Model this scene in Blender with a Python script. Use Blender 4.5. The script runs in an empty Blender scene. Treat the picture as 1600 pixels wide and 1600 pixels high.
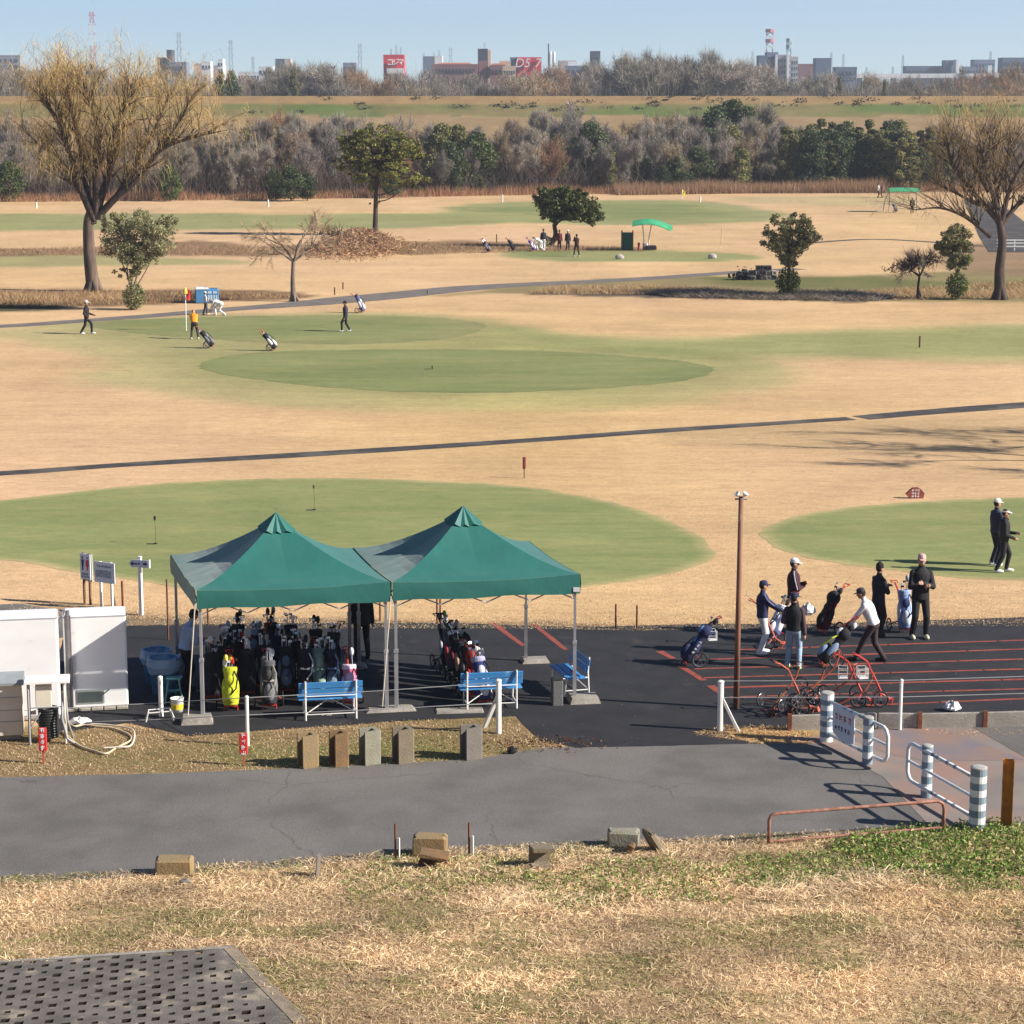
import bpy, math, random
import numpy as np
from mathutils import Vector, Matrix, Euler
R = math.radians
random.seed(7); RNG = np.random.default_rng(7)
scene = bpy.context.scene
COL = scene.collection
# ------------------------------------------------ camera
FPX, HC, YH = 3500.0, 12.0, 150.0
PITCH = math.atan((800 - YH) / FPX)
cam_d = bpy.data.cameras.new("camera"); cam = bpy.data.objects.new("camera", cam_d); COL.objects.link(cam)
cam_d.sensor_width = 36; cam_d.lens = 36 * FPX / 1600; cam_d.clip_start = 0.5; cam_d.clip_end = 20000
cam.location = (0, 0, HC); cam.rotation_euler = (math.pi / 2 - PITCH, 0, 0)
scene.camera = cam
# ------------------------------------------------ world + sun
SUN_EL, SUN_AZ = R(30), R(13)      # sun to the right (+X) and a little behind the camera
sv = Vector((math.cos(SUN_EL) * math.cos(SUN_AZ), -math.cos(SUN_EL) * math.sin(SUN_AZ), math.sin(SUN_EL)))
world = bpy.data.worlds.new("World"); scene.world = world; world.use_nodes = True
wn = world.node_tree.nodes; bgn = wn["Background"]
sky = wn.new("ShaderNodeTexSky"); sky.sky_type = 'NISHITA'; sky.sun_disc = False
sky.sun_elevation = SUN_EL; sky.sun_rotation = math.atan2(sv.x, sv.y)
sky.air_density = 0.58; sky.dust_density = 0.0; sky.ozone_density = 3.5
world.node_tree.links.new(sky.outputs[0], bgn.inputs[0]); bgn.inputs[1].default_value = 0.069
sun_d = bpy.data.lights.new("sun", 'SUN'); sun = bpy.data.objects.new("sun", sun_d); COL.objects.link(sun)
sun_d.energy = 5.0; sun_d.angle = R(0.53); sun_d.color = (1.0, 0.93, 0.82)
sun.rotation_euler = sv.to_track_quat('Z', 'Y').to_euler(); sun.location = (60, -20, 60)
scene.view_settings.view_transform = 'Standard'; scene.view_settings.look = 'None'
scene.view_settings.exposure = 0.96; scene.view_settings.gamma = 1.0
scene.view_settings.use_curve_mapping = False
scene.cycles.max_bounces = 6; scene.cycles.transparent_max_bounces = 8

# ------------------------------------------------ helpers
def G(px, py, z=0.0):
    x = (px - 800) / FPX; y = (800 - py) / FPX
    d = (x, math.cos(PITCH) + y * math.sin(PITCH), -math.sin(PITCH) + y * math.cos(PITCH))
    t = (z - HC) / d[2]
    return Vector((d[0] * t, d[1] * t, z))
def GH(px, py):
    p = G(px, py)
    for _ in range(6): p = G(px, py, hz(p.x, p.y))
    return p
def AT(px, py, Y):
    x = (px - 800) / FPX; y = (800 - py) / FPX
    d = (x, math.cos(PITCH) + y * math.sin(PITCH), -math.sin(PITCH) + y * math.cos(PITCH))
    t = Y / d[1]
    return Vector((d[0] * t, Y, HC + d[2] * t))

def tag(o, label=None, cat=None, group=None, kind=None):
    if label: o["label"] = label
    if cat: o["category"] = cat
    if group: o["group"] = group
    if kind: o["kind"] = kind
    return o
def empty(name, loc, rz=0.0, label=None, cat=None, group=None):
    o = bpy.data.objects.new(name, None); COL.objects.link(o)
    o.location = loc; o.rotation_euler = (0, 0, rz); o.empty_display_size = 0.2
    return tag(o, label, cat, group)
def kids(o): return [c for c in bpy.data.objects if c.parent == o]
def copy_tree(o, parent=None, loc=None, rz=None, label=None, sc=None):
    c = o.copy(); COL.objects.link(c); c.parent = parent
    if loc is not None: c.location = loc
    if rz is not None: c.rotation_euler = (0, 0, rz)
    if sc is not None: c.scale = sc if hasattr(sc, '__len__') else (sc, sc, sc)
    if label: c["label"] = label
    for ch in kids(o): copy_tree(ch, c)
    return c

class MB:
    """collects simple shapes into one mesh"""
    def __init__(s): s.v = []; s.f = []; s.m = []; s.cur = 0
    def add(s, vs, fs):
        n = len(s.v); s.v.extend([tuple(v) for v in vs]); s.f.extend([tuple(i + n for i in f) for f in fs])
        s.m.extend([s.cur] * len(fs))
    def box(s, c, size, rot=None, taper=1.0):
        hx, hy, hz = size[0] / 2, size[1] / 2, size[2] / 2
        vs = [Vector((x * hx * (taper if z > 0 else 1), y * hy * (taper if z > 0 else 1), z * hz)) for z in (-1, 1) for y in (-1, 1) for x in (-1, 1)]
        if rot is not None:
            M = rot if isinstance(rot, Matrix) else Euler(rot).to_matrix()
            vs = [M @ v for v in vs]
        c = Vector(c)
        s.add([v + c for v in vs], [(0, 2, 3, 1), (4, 5, 7, 6), (0, 1, 5, 4), (2, 6, 7, 3), (0, 4, 6, 2), (1, 3, 7, 5)])
    def bbox(s, c, size, b=0.02, rot=None):
        """box with bevelled vertical edges + chamfered top"""
        hx, hy, hz = size[0] / 2, size[1] / 2, size[2] / 2
        def ring(z, i):
            return [(-hx + b + i, -hy + i, z), (hx - b - i, -hy + i, z), (hx - i, -hy + b + i, z), (hx - i, hy - b - i, z), (hx - b - i, hy - i, z), (-hx + b + i, hy - i, z), (-hx + i, hy - b - i, z), (-hx + i, -hy + b + i, z)]
        rs = [ring(-hz, 0), ring(hz - b, 0), ring(hz, b)]
        vs = [Vector(v) for r in rs for v in r]
        if rot is not None:
            M = rot if isinstance(rot, Matrix) else Euler(rot).to_matrix()
            vs = [M @ v for v in vs]
        c = Vector(c); fs = []
        for k in range(2):
            for i in range(8): fs.append((k * 8 + i, k * 8 + (i + 1) % 8, k * 8 + 8 + (i + 1) % 8, k * 8 + 8 + i))
        fs.append(tuple(range(16, 24))); fs.append(tuple(reversed(range(8))))
        s.add([v + c for v in vs], fs)
    def cyl(s, p0, p1, r0, r1=None, n=10, cap=True):
        r1 = r0 if r1 is None else r1
        p0, p1 = Vector(p0), Vector(p1); d = (p1 - p0)
        if d.length < 1e-6: return
        d.normalize(); a = d.orthogonal().normalized(); b = d.cross(a)
        vs = []
        for p, r in ((p0, r0), (p1, r1)):
            for i in range(n):
                t = 2 * math.pi * i / n; vs.append(p + a * (math.cos(t) * r) + b * (math.sin(t) * r))
        fs = [(i, (i + 1) % n, n + (i + 1) % n, n + i) for i in range(n)]
        if cap: fs += [tuple(reversed(range(n))), tuple(range(n, 2 * n))]
        s.add(vs, fs)
    def tube(s, pts, r, n=8, closed=False, cap=True):
        pts = [Vector(p) for p in pts]; m = len(pts)
        rr = r if hasattr(r, '__len__') else [r] * m
        vs = []; a = None
        for k in range(m):
            if closed: d = pts[(k + 1) % m] - pts[k - 1]
            else: d = pts[min(k + 1, m - 1)] - pts[max(k - 1, 0)]
            if d.length < 1e-9: d = Vector((0, 0, 1))
            d.normalize()
            if a is None: a = d.orthogonal().normalized()
            a = (a - d * a.dot(d)); a = a.normalized() if a.length > 1e-5 else d.orthogonal().normalized()
            b = d.cross(a)
            for i in range(n):
                t = 2 * math.pi * i / n; vs.append(pts[k] + a * (math.cos(t) * rr[k]) + b * (math.sin(t) * rr[k]))
        fs = []
        for k in range(m if closed else m - 1):
            k2 = (k + 1) % m
            for i in range(n): fs.append((k * n + i, k * n + (i + 1) % n, k2 * n + (i + 1) % n, k2 * n + i))
        if not closed and cap: fs += [tuple(reversed(range(n))), tuple(range((m - 1) * n, m * n))]
        s.add(vs, fs)
    def lathe(s, prof, c=(0, 0, 0), n=16, sx=1, sy=1, rot=None):
        c = Vector(c); vs = []
        M = None if rot is None else (rot if isinstance(rot, Matrix) else Euler(rot).to_matrix())
        for (r, z) in prof:
            for i in range(n):
                t = 2 * math.pi * i / n; v = Vector((math.cos(t) * r * sx, math.sin(t) * r * sy, z))
                if M: v = M @ v
                vs.append(v + c)
        fs = []
        for k in range(len(prof) - 1):
            for i in range(n): fs.append((k * n + i, k * n + (i + 1) % n, (k + 1) * n + (i + 1) % n, (k + 1) * n + i))
        if prof[0][0] > 1e-4: fs.append(tuple(reversed(range(n))))
        if prof[-1][0] > 1e-4: fs.append(tuple(range((len(prof) - 1) * n, len(prof) * n)))
        s.add(vs, fs)
    def ball(s, c, r, n=10, m=6, rot=None):
        rx, ry, rz = r if hasattr(r, '__len__') else (r, r, r)
        prof = [(max(math.sin(math.pi * k / m), 1e-5), -math.cos(math.pi * k / m)) for k in range(m + 1)]
        c = Vector(c); vs = []
        M = None if rot is None else (rot if isinstance(rot, Matrix) else Euler(rot).to_matrix())
        for (q, z) in prof:
            for i in range(n):
                t = 2 * math.pi * i / n; v = Vector((math.cos(t) * q * rx, math.sin(t) * q * ry, z * rz))
                if M: v = M @ v
                vs.append(v + c)
        fs = []
        for k in range(m):
            for i in range(n): fs.append((k * n + i, k * n + (i + 1) % n, (k + 1) * n + (i + 1) % n, (k + 1) * n + i))
        s.add(vs, fs)
    def prism(s, poly, p0, ax, ay, depth):
        """extrude 2D poly (in axes ax, ay at p0) by vector depth"""
        p0, ax, ay, dp = Vector(p0), Vector(ax), Vector(ay), Vector(depth)
        n = len(poly); vs = [p0 + ax * a + ay * b for a, b in poly]; vs += [v + dp for v in vs]
        fs = [tuple(range(n)), tuple(reversed(range(n, 2 * n)))] + [(i, (i + 1) % n, n + (i + 1) % n, n + i)[::-1] for i in range(n)]
        s.add(vs, fs)
    def quad(s, a, b, c, d): s.add([a, b, c, d], [(0, 1, 2, 3)])
    def mesh(s, name, mats, smooth=False):
        me = bpy.data.meshes.new(name); me.from_pydata(s.v, [], s.f)
        for m in (mats if isinstance(mats, (list, tuple)) else [mats]): me.materials.append(m)
        if max(s.m, default=0) > 0: me.polygons.foreach_set("material_index", s.m)
        if smooth: me.polygons.foreach_set("use_smooth", [True] * len(me.polygons))
        me.update(); return me
    def build(s, name, mats, parent=None, smooth=False, loc=None, rz=None):
        o = bpy.data.objects.new(name, s.mesh(name, mats, smooth)); COL.objects.link(o)
        if parent is not None: o.parent = parent
        if loc is not None: o.location = loc
        if rz is not None: o.rotation_euler = (0, 0, rz)
        return o
def obj_from(name, me, parent=None, loc=None, rot=None):
    o = bpy.data.objects.new(name, me); COL.objects.link(o)
    if parent is not None: o.parent = parent
    if loc is not None: o.location = loc
    if rot is not None: o.rotation_euler = rot
    return o
def np_mesh(name, verts, faces, mat, smooth=False, colors=None):
    """verts (N,3), faces (M,k) all same k"""
    verts = np.asarray(verts, dtype=np.float32); faces = np.asarray(faces, dtype=np.int32)
    me = bpy.data.meshes.new(name); k = faces.shape[1]
    me.vertices.add(len(verts)); me.vertices.foreach_set("co", verts.ravel())
    me.loops.add(faces.size); me.loops.foreach_set("vertex_index", faces.ravel())
    me.polygons.add(len(faces)); me.polygons.foreach_set("loop_start", np.arange(0, faces.size, k, dtype=np.int32))
    if smooth: me.polygons.foreach_set("use_smooth", np.ones(len(faces), dtype=bool))
    if colors is not None:
        at = me.color_attributes.new("col", 'FLOAT_COLOR', 'POINT')
        c4 = np.ones((len(verts), 4), dtype=np.float32); c4[:, :3] = colors; at.data.foreach_set("color", c4.ravel())
    for m in (mat if isinstance(mat, (list, tuple)) else [mat]): me.materials.append(m)
    me.update(calc_edges=True); me.validate(); return me

# ------------------------------------------------ materials
def srgb(r, g, b):
    return tuple(((c / 255) / 12.92 if c / 255 <= 0.04045 else ((c / 255 + 0.055) / 1.055) ** 2.4) for c in (r, g, b))
def mat(name, rgb, rough=0.7, rgb2=None, scale=3.0, bump=0.0, bscale=None, metal=0.0, spec=0.35, detail=4, lo=0.35, hi=0.65, coord='Object', stretch=None, attr=None, transl=0.0, rgb3=None, scale3=0.5, lo3=.5, hi3=.6):
    m = bpy.data.materials.new(name); m.use_nodes = True; nt = m.node_tree; N = nt.nodes; L = nt.links
    bs = N["Principled BSDF"]; bs.inputs["Roughness"].default_value = rough; bs.inputs["Metallic"].default_value = metal
    bs.inputs["Specular IOR Level"].default_value = spec
    rgb2 = rgb2 or tuple(c * 0.78 for c in rgb)
    tc = N.new("ShaderNodeTexCoord"); mp = N.new("ShaderNodeMapping"); L.new(tc.outputs[coord], mp.inputs[0])
    if stretch: mp.inputs["Scale"].default_value = stretch
    no = N.new("ShaderNodeTexNoise"); no.inputs["Scale"].default_value = scale; no.inputs["Detail"].default_value = detail
    L.new(mp.outputs[0], no.inputs[0])
    rp = N.new("ShaderNodeValToRGB"); rp.color_ramp.elements[0].position = lo; rp.color_ramp.elements[1].position = hi
    rp.color_ramp.elements[0].color = (*rgb2, 1); rp.color_ramp.elements[1].color = (*rgb, 1); L.new(no.outputs[0], rp.inputs[0])
    out = rp.outputs[0]
    if rgb3:
        n3 = N.new("ShaderNodeTexNoise"); n3.inputs["Scale"].default_value = scale3; n3.inputs["Detail"].default_value = 6; L.new(mp.outputs[0], n3.inputs[0])
        r3 = N.new("ShaderNodeMapRange"); r3.inputs[1].default_value = lo3; r3.inputs[2].default_value = hi3; L.new(n3.outputs[0], r3.inputs[0])
        mx = N.new("ShaderNodeMix"); mx.data_type = 'RGBA'; L.new(r3.outputs[0], mx.inputs[0]); L.new(out, mx.inputs[6]); mx.inputs[7].default_value = (*rgb3, 1); out = mx.outputs[2]
    if attr:
        va = N.new("ShaderNodeVertexColor"); va.layer_name = attr
        mx = N.new("ShaderNodeMix"); mx.data_type = 'RGBA'; mx.blend_type = 'MULTIPLY'; mx.inputs[0].default_value = 1
        L.new(out, mx.inputs[6]); L.new(va.outputs[0], mx.inputs[7]); out = mx.outputs[2]
    L.new(out, bs.inputs["Base Color"])
    if bump:
        nb = N.new("ShaderNodeTexNoise"); nb.inputs["Scale"].default_value = bscale or scale * 4; nb.inputs["Detail"].default_value = 4; L.new(mp.outputs[0], nb.inputs[0])
        bp = N.new("ShaderNodeBump"); bp.inputs["Strength"].default_value = min(bump, 1); bp.inputs["Distance"].default_value = 0.02; L.new(nb.outputs[0], bp.inputs["Height"]); L.new(bp.outputs[0], bs.inputs["Normal"])
    if transl:
        tr = N.new("ShaderNodeBsdfTranslucent"); L.new(out, tr.inputs[0]); ms = N.new("ShaderNodeMixShader"); ms.inputs[0].default_value = transl
        L.new(bs.outputs[0], ms.inputs[1]); L.new(tr.outputs[0], ms.inputs[2]); L.new(ms.outputs[0], N["Material Output"].inputs[0])
    return m

def pip(P, poly):
    """signed distance (negative inside) of points P (N,2) to closed polygon"""
    poly = np.asarray(poly, dtype=float); n = len(poly); d = np.full(len(P), 1e18); inside = np.zeros(len(P), bool)
    for i in range(n):
        a = poly[i]; b = poly[(i + 1) % n]; e = b - a; w = P - a
        t = np.clip((w @ e) / max(e @ e, 1e-12), 0, 1); q = w - np.outer(t, e); d = np.minimum(d, (q ** 2).sum(1))
        c = ((a[1] <= P[:, 1]) != (b[1] <= P[:, 1]))
        with np.errstate(divide='ignore', invalid='ignore'):
            xx = a[0] + (P[:, 1] - a[1]) * e[0] / (e[1] if e[1] != 0 else 1e-12)
        inside ^= c & (P[:, 0] < xx)
    d = np.sqrt(d); return np.where(inside, -d, d)
def vnoise(x, y, seed=0):
    xi = np.floor(x).astype(np.int64); yi = np.floor(y).astype(np.int64); fx = x - xi; fy = y - yi
    fx = fx * fx * (3 - 2 * fx); fy = fy * fy * (3 - 2 * fy)
    def h(a, b):
        n = (a * 374761393 + b * 668265263 + seed * 974634777) & 0xffffffff
        n = ((n ^ (n >> 13)) * 1274126177) & 0xffffffff
        return ((n ^ (n >> 16)) & 0xffff) / 65535.0
    return (h(xi, yi) * (1 - fx) + h(xi + 1, yi) * fx) * (1 - fy) + (h(xi, yi + 1) * (1 - fx) + h(xi + 1, yi + 1) * fx) * fy
def fbm(x, y, seed=0, o=4):
    s = 0; a = 0.5
    for i in range(o): s = s + a * vnoise(x * 2 ** i, y * 2 ** i, seed + i * 17); a *= 0.5
    return s / (1 - 0.5 ** o)
def smooth_closed(pts, n=12):
    """Catmull-Rom closed"""
    out = []; m = len(pts)
    for i in range(m):
        p0, p1, p2, p3 = [np.array(pts[(i + k - 1) % m], float) for k in range(4)]
        for j in range(n):
            t = j / n; out.append(0.5 * ((2 * p1) + (-p0 + p2) * t + (2 * p0 - 5 * p1 + 4 * p2 - p3) * t * t + (-p0 + 3 * p1 - 3 * p2 + p3) * t ** 3))
    return out
def smooth_open(pts, n=8):
    pts = [np.array(p, float) for p in pts]; pts = [2 * pts[0] - pts[1]] + pts + [2 * pts[-1] - pts[-2]]; out = []
    for i in range(1, len(pts) - 2):
        p0, p1, p2, p3 = pts[i - 1:i + 3]
        for j in range(n):
            t = j / n; out.append(0.5 * ((2 * p1) + (-p0 + p2) * t + (2 * p0 - 5 * p1 + 4 * p2 - p3) * t * t + (-p0 + 3 * p1 - 3 * p2 + p3) * t ** 3))
    out.append(pts[-2]); return out
def WP(pl): return [tuple(G(x, y)[:2]) for x, y in pl]
def WPH(pl): return [tuple(GH(x, y)[:2]) if y > 1290 else tuple(G(x, y)[:2]) for x, y in pl]
# ------------------------------------------------ ground heights
ROADLOW = WP([(-400, 1395), (0, 1373), (250, 1360), (450, 1345), (640, 1330), (940, 1316), (1200, 1306), (1400, 1297), (1600, 1290), (2200, 1265)])
rlx = np.array([p[0] for p in ROADLOW]); rly = np.array([p[1] for p in ROADLOW])
def MOUND(x, y):
    """height of the course surface beyond 105 m (numpy)"""
    h = np.zeros_like(x)
    c = G(560, 400); r2 = ((x - c[0] + .4) / 2.7) ** 2 + ((y - c[1] - 9) / 9) ** 2
    h += 1.2 * np.exp(-r2 * 1.3)
    return h
def HT(x, y):
    x = np.asarray(x, float); y = np.asarray(y, float)
    edge = np.interp(x, rlx, rly)
    d = np.maximum(0, edge - 0.25 - y)
    h = np.where(y > 24, 0.10 * d, 0.10 * np.maximum(0, edge - .25 - 24) + (24 - y) * 0.36)
    h = np.minimum(h, 10.2)
    h += np.where(d > 0, np.minimum(d, 1) * 0.10 * (fbm(x * 0.9, y * 0.9, 3) - 0.4), 0) * (y < 60)
    h = np.where(y > 105, h + MOUND(x, y), h)
    # ditches and banks seen as brown strips
    # levee
    lev = np.interp(y, [462, 486, 494, 503, 509, 532, 560], [0, 7.3, 7.3, 12.0, 12.0, 0, 0]) 
    h = np.where(y > 455, h + lev + (fbm(x * .08, y * .3, 9) - .5) * 0.35 * ((y > 462) & (y < 500)), h)
    return h
def hz(x, y): return float(HT(np.array([x]), np.array([y]))[0])

# ------------------------------------------------ ground sheet with its own colours (dry turf, green fairway, weeds, soil)
ys_px = np.concatenate([np.arange(2600, 1640, -60), np.arange(1640, 156, -2.6)])
Yr = np.array([G(800, p)[1] for p in ys_px]); 
Yr = np.concatenate([[-120, -60, -20, -5, 4, 10], Yr[Yr > 14], np.linspace(Yr.max() + 2, 560, 60) if Yr.max() < 500 else []])
Yr = np.unique(np.concatenate([Yr[Yr < 455], np.linspace(455, 540, 80), np.array([560, 620, 700, 850, 1100, 1500, 2200, 3500, 6000, 9000])]))
us = np.concatenate([np.linspace(-3, -0.36, 12), np.linspace(-0.32, -0.245, 6), np.linspace(-0.24, 0.24, 430), np.linspace(0.245, 0.32, 6), np.linspace(0.36, 3, 12)])
YY, UU = np.meshgrid(Yr, us, indexing='ij'); XX = UU * np.maximum(np.abs(YY), 22)
gx, gy = XX.ravel(), YY.ravel(); P2 = np.stack([gx, gy], 1); gz = HT(gx, gy)
_ls = (gy < 32) & (gy > 18); _d = pip(P2[_ls], np.array(WPH([(-160, 1516), (352, 1486), (478, 1614), (620, 1760), (-160, 1760)]))); gz[np.where(_ls)[0][_d < -.14]] -= .3
col = np.zeros((len(gx), 3))
TAN = np.array([0.67, 0.450, 0.250]); TAN2 = np.array([0.54, 0.358, 0.196])
GRN = np.array([0.215, 0.235, 0.094]); GRL = np.array([0.290, 0.285, 0.125]); OLV = np.array([0.425, 0.355, 0.172])
BRN = np.array([0.20, 0.122, 0.066]); DRK = np.array([0.085, 0.06, 0.04])
n1 = fbm(gx * .11, gy * .055, 1); n2 = fbm(gx * .7, gy * .22, 5); n3 = fbm(gx * 2.2, gy * 2.2, 8)
col[:] = TAN2 + (TAN - TAN2) * np.clip(0.25 + 1.1 * (n1 - .3) + 0.6 * (n2 - .5), 0, 1)[:, None]
def layer(px, c, soft=0.5, amp=0.6, fr=0.6, op=1.0, smooth=True, seed=11):
    global col
    poly = [tuple(p) for p in (smooth_closed(WP(px), 5) if smooth else WP(px))]
    pa = np.array(poly); lo = pa.min(0) - 8 - soft * 2; hi = pa.max(0) + 8 + soft * 2
    idx = np.where((gx > lo[0]) & (gx < hi[0]) & (gy > lo[1]) & (gy < hi[1]))[0]
    if len(idx) == 0: return
    d = pip(P2[idx], pa); x, y = gx[idx], gy[idx]
    d = d + (fbm(x * fr, y * fr, seed) - .5) * 2 * amp
    w = np.clip(0.5 - d / (2 * soft), 0, 1); w = w * w * (3 - 2 * w) * op
    cc = np.asarray(c)[None, :] * (0.90 + 0.2 * fbm(x * .35, y * .12, seed + 3))[:, None]
    col[idx] = col[idx] * (1 - w)[:, None] + cc * w[:, None]
# far fairway strips
layer([(-200, 338), (200, 334), (500, 335), (730, 332), (830, 338), (780, 349), (600, 357), (200, 359), (-200, 361)], GRL, 1.5, 2, .2)
layer([(700, 330), (730, 320), (900, 313), (1100, 314), (1200, 330), (1240, 336), (1170, 347), (950, 352), (780, 345)], GRL, 1.5, 1.5, .2)
layer([(1130, 309), (1300, 306), (1420, 308), (1420, 320), (1300, 322), (1150, 316)], OLV, 1.2, 1.5, .2, .7)
layer([(-200, 399), (130, 398), (290, 404), (400, 408), (300, 414), (-200, 418)], GRL, 1, 1.0, .3, .8)
layer([(780, 395), (880, 391), (1000, 391), (1130, 395), (1195, 403), (1130, 408), (950, 409), (830, 406)], GRL, .6, .6, .4)
layer([(800, 392), (860, 390), (900, 397), (850, 401), (810, 398)], GRN, .4, .3, .4)
# brown banks / ditches
layer([(-200, 386), (130, 388), (300, 376), (400, 384), (520, 382), (640, 377), (740, 376), (830, 382), (980, 386), (1000, 392), (800, 391), (640, 399), (400, 400), (120, 399), (-200, 401)], BRN, .8, 1.2, .3, .85)
layer([(-200, 452), (100, 452), (240, 452), (380, 452), (470, 458), (500, 462), (430, 470), (300, 473), (130, 480), (-200, 484)], BRN, .5, .9, .5, .95)
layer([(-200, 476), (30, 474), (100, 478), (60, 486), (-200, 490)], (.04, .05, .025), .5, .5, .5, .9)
layer([(680, 462), (800, 448), (950, 436), (1130, 432), (1350, 430), (1600, 420), (1700, 430), (1700, 470), (1400, 471), (1100, 466), (900, 459), (780, 458)], np.array([.23, .19, .085]), .8, 1.0, .4, .9)
layer([(1090, 430), (1200, 433), (1350, 432), (1480, 440), (1700, 437), (1700, 452), (1480, 452), (1300, 452), (1120, 444)], np.array([.13, .145, .045]), 1.2, 1.2, .3, .8)
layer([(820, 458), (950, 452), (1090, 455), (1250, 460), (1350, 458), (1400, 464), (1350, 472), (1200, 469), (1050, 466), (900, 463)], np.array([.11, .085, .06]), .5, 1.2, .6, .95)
layer([(1480, 384), (1700, 380), (1700, 430), (1560, 428), (1480, 418)], np.array([.23, .15, .09]), 1.5, 1.2, .3, .8)
# weeds/reeds ground at the tree line
layer([(-400, 290), (400, 295), (700, 293), (1000, 300), (1300, 302), (1700, 298), (2000, 250), (2000, 200), (-400, 200)], np.array([.16, .10, .055]), 3, 3, .2, 1, False)
# soft fairway around the middle green
layer([(-200, 512), (0, 512), (140, 500), (300, 493), (600, 489), (760, 500), (900, 520), (1100, 526), (1300, 515), (1700, 506), (1700, 563), (1400, 562), (1245, 560), (1225, 592), (1150, 618), (1000, 635), (700, 643), (450, 636), (260, 615), (140, 590), (150, 560), (0, 530), (-200, 540)], OLV, 1.6, 1.2, .35, 1)
layer([(120, 506), (300, 494), (600, 491), (760, 500), (860, 520), (1000, 536), (1160, 556), (1190, 575), (1100, 598), (900, 616), (650, 620), (430, 608), (300, 590), (250, 565), (230, 545), (150, 525)], np.array([.32, .295, .135]), 1.8, 1.3, .3, .85)
layer([(790, 512), (900, 528), (1100, 532), (1300, 520), (1700, 512), (1700, 556), (1400, 556), (1200, 553), (1060, 556), (900, 545), (820, 530)], GRL, 1.4, 1.3, .3, .9)
layer([(700, 530), (860, 540), (1000, 540), (1180, 552), (1120, 560), (900, 550)], GRN * 1.05, 1.2, 1.0, .3, .5)
# scrappy soil around the pad and strip of rough grass next to the road
layer([(-300, 1125), (200, 1135), (560, 1128), (800, 1120), (860, 1165), (740, 1190), (400, 1205), (-300, 1222)], np.array([.27, .19, .095]), .25, .3, 1.5)
layer([(330, 1180), (480, 1165), (620, 1150), (700, 1165), (720, 1185), (560, 1190), (400, 1197)], np.array([.15, .17, .05]), .4, .6, 1.5, .6)
layer([(1080, 1130), (1260, 1120), (1700, 1110), (1700, 1145), (1280, 1165), (1120, 1150)], np.array([.36, .25, .12]), .2, .3, 1.5)
layer([(-300, 958), (100, 950), (140, 944), (220, 960), (600, 968), (950, 975), (950, 985), (-300, 990)], np.array([.2, .145, .09]), .25, .3, 1.2, .9)
# painted tree shadow: darker band tinted into the turf on the right
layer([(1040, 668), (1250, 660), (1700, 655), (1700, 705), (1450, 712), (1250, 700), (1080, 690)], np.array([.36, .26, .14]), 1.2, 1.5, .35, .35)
# foreground bank: mixed straw, soil and green
fg = gy < np.interp(gx, rlx, rly)
fgm = 0.5 + 0.5 * np.tanh((fbm(gx * .5, gy * .5, 21) - .5) * 5)
straw = np.array([.60, .42, .235]); soil = np.array([.34, .23, .13]); grs = np.array([.11, .135, .035])
fc = soil + (straw - soil) * np.clip(fgm, 0, 1)[:, None]
gmask = np.clip((fbm(gx * .8, gy * .8, 33) - .60) * 5, 0, .4)[:, None]; fc = fc * (1 - gmask) + grs * gmask
col[fg] = fc[fg]
# dormant turf: faint streaks, worn patches and scattered divots
tf = (gy > 44) & (gy < 330)
st = fbm(gx * .18, gy * .55, 71); st2 = fbm(gx * .6, gy * 2.2, 72); dv = fbm(gx * 1.4, gy * 2.6, 73); bigp = fbm(gx * .05, gy * .035, 74)
mm = (0.90 + .20 * st) * (.95 + .10 * st2) * np.where(dv > .72, .93, 1.0)
tint = np.stack([1 + .05 * (bigp - .5), 1 + .10 * (bigp - .5) * 0 + .0 * bigp, 1 + .28 * (bigp - .5)], 1)
col[tf] = (col * mm[:, None] * tint)[tf]
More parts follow.
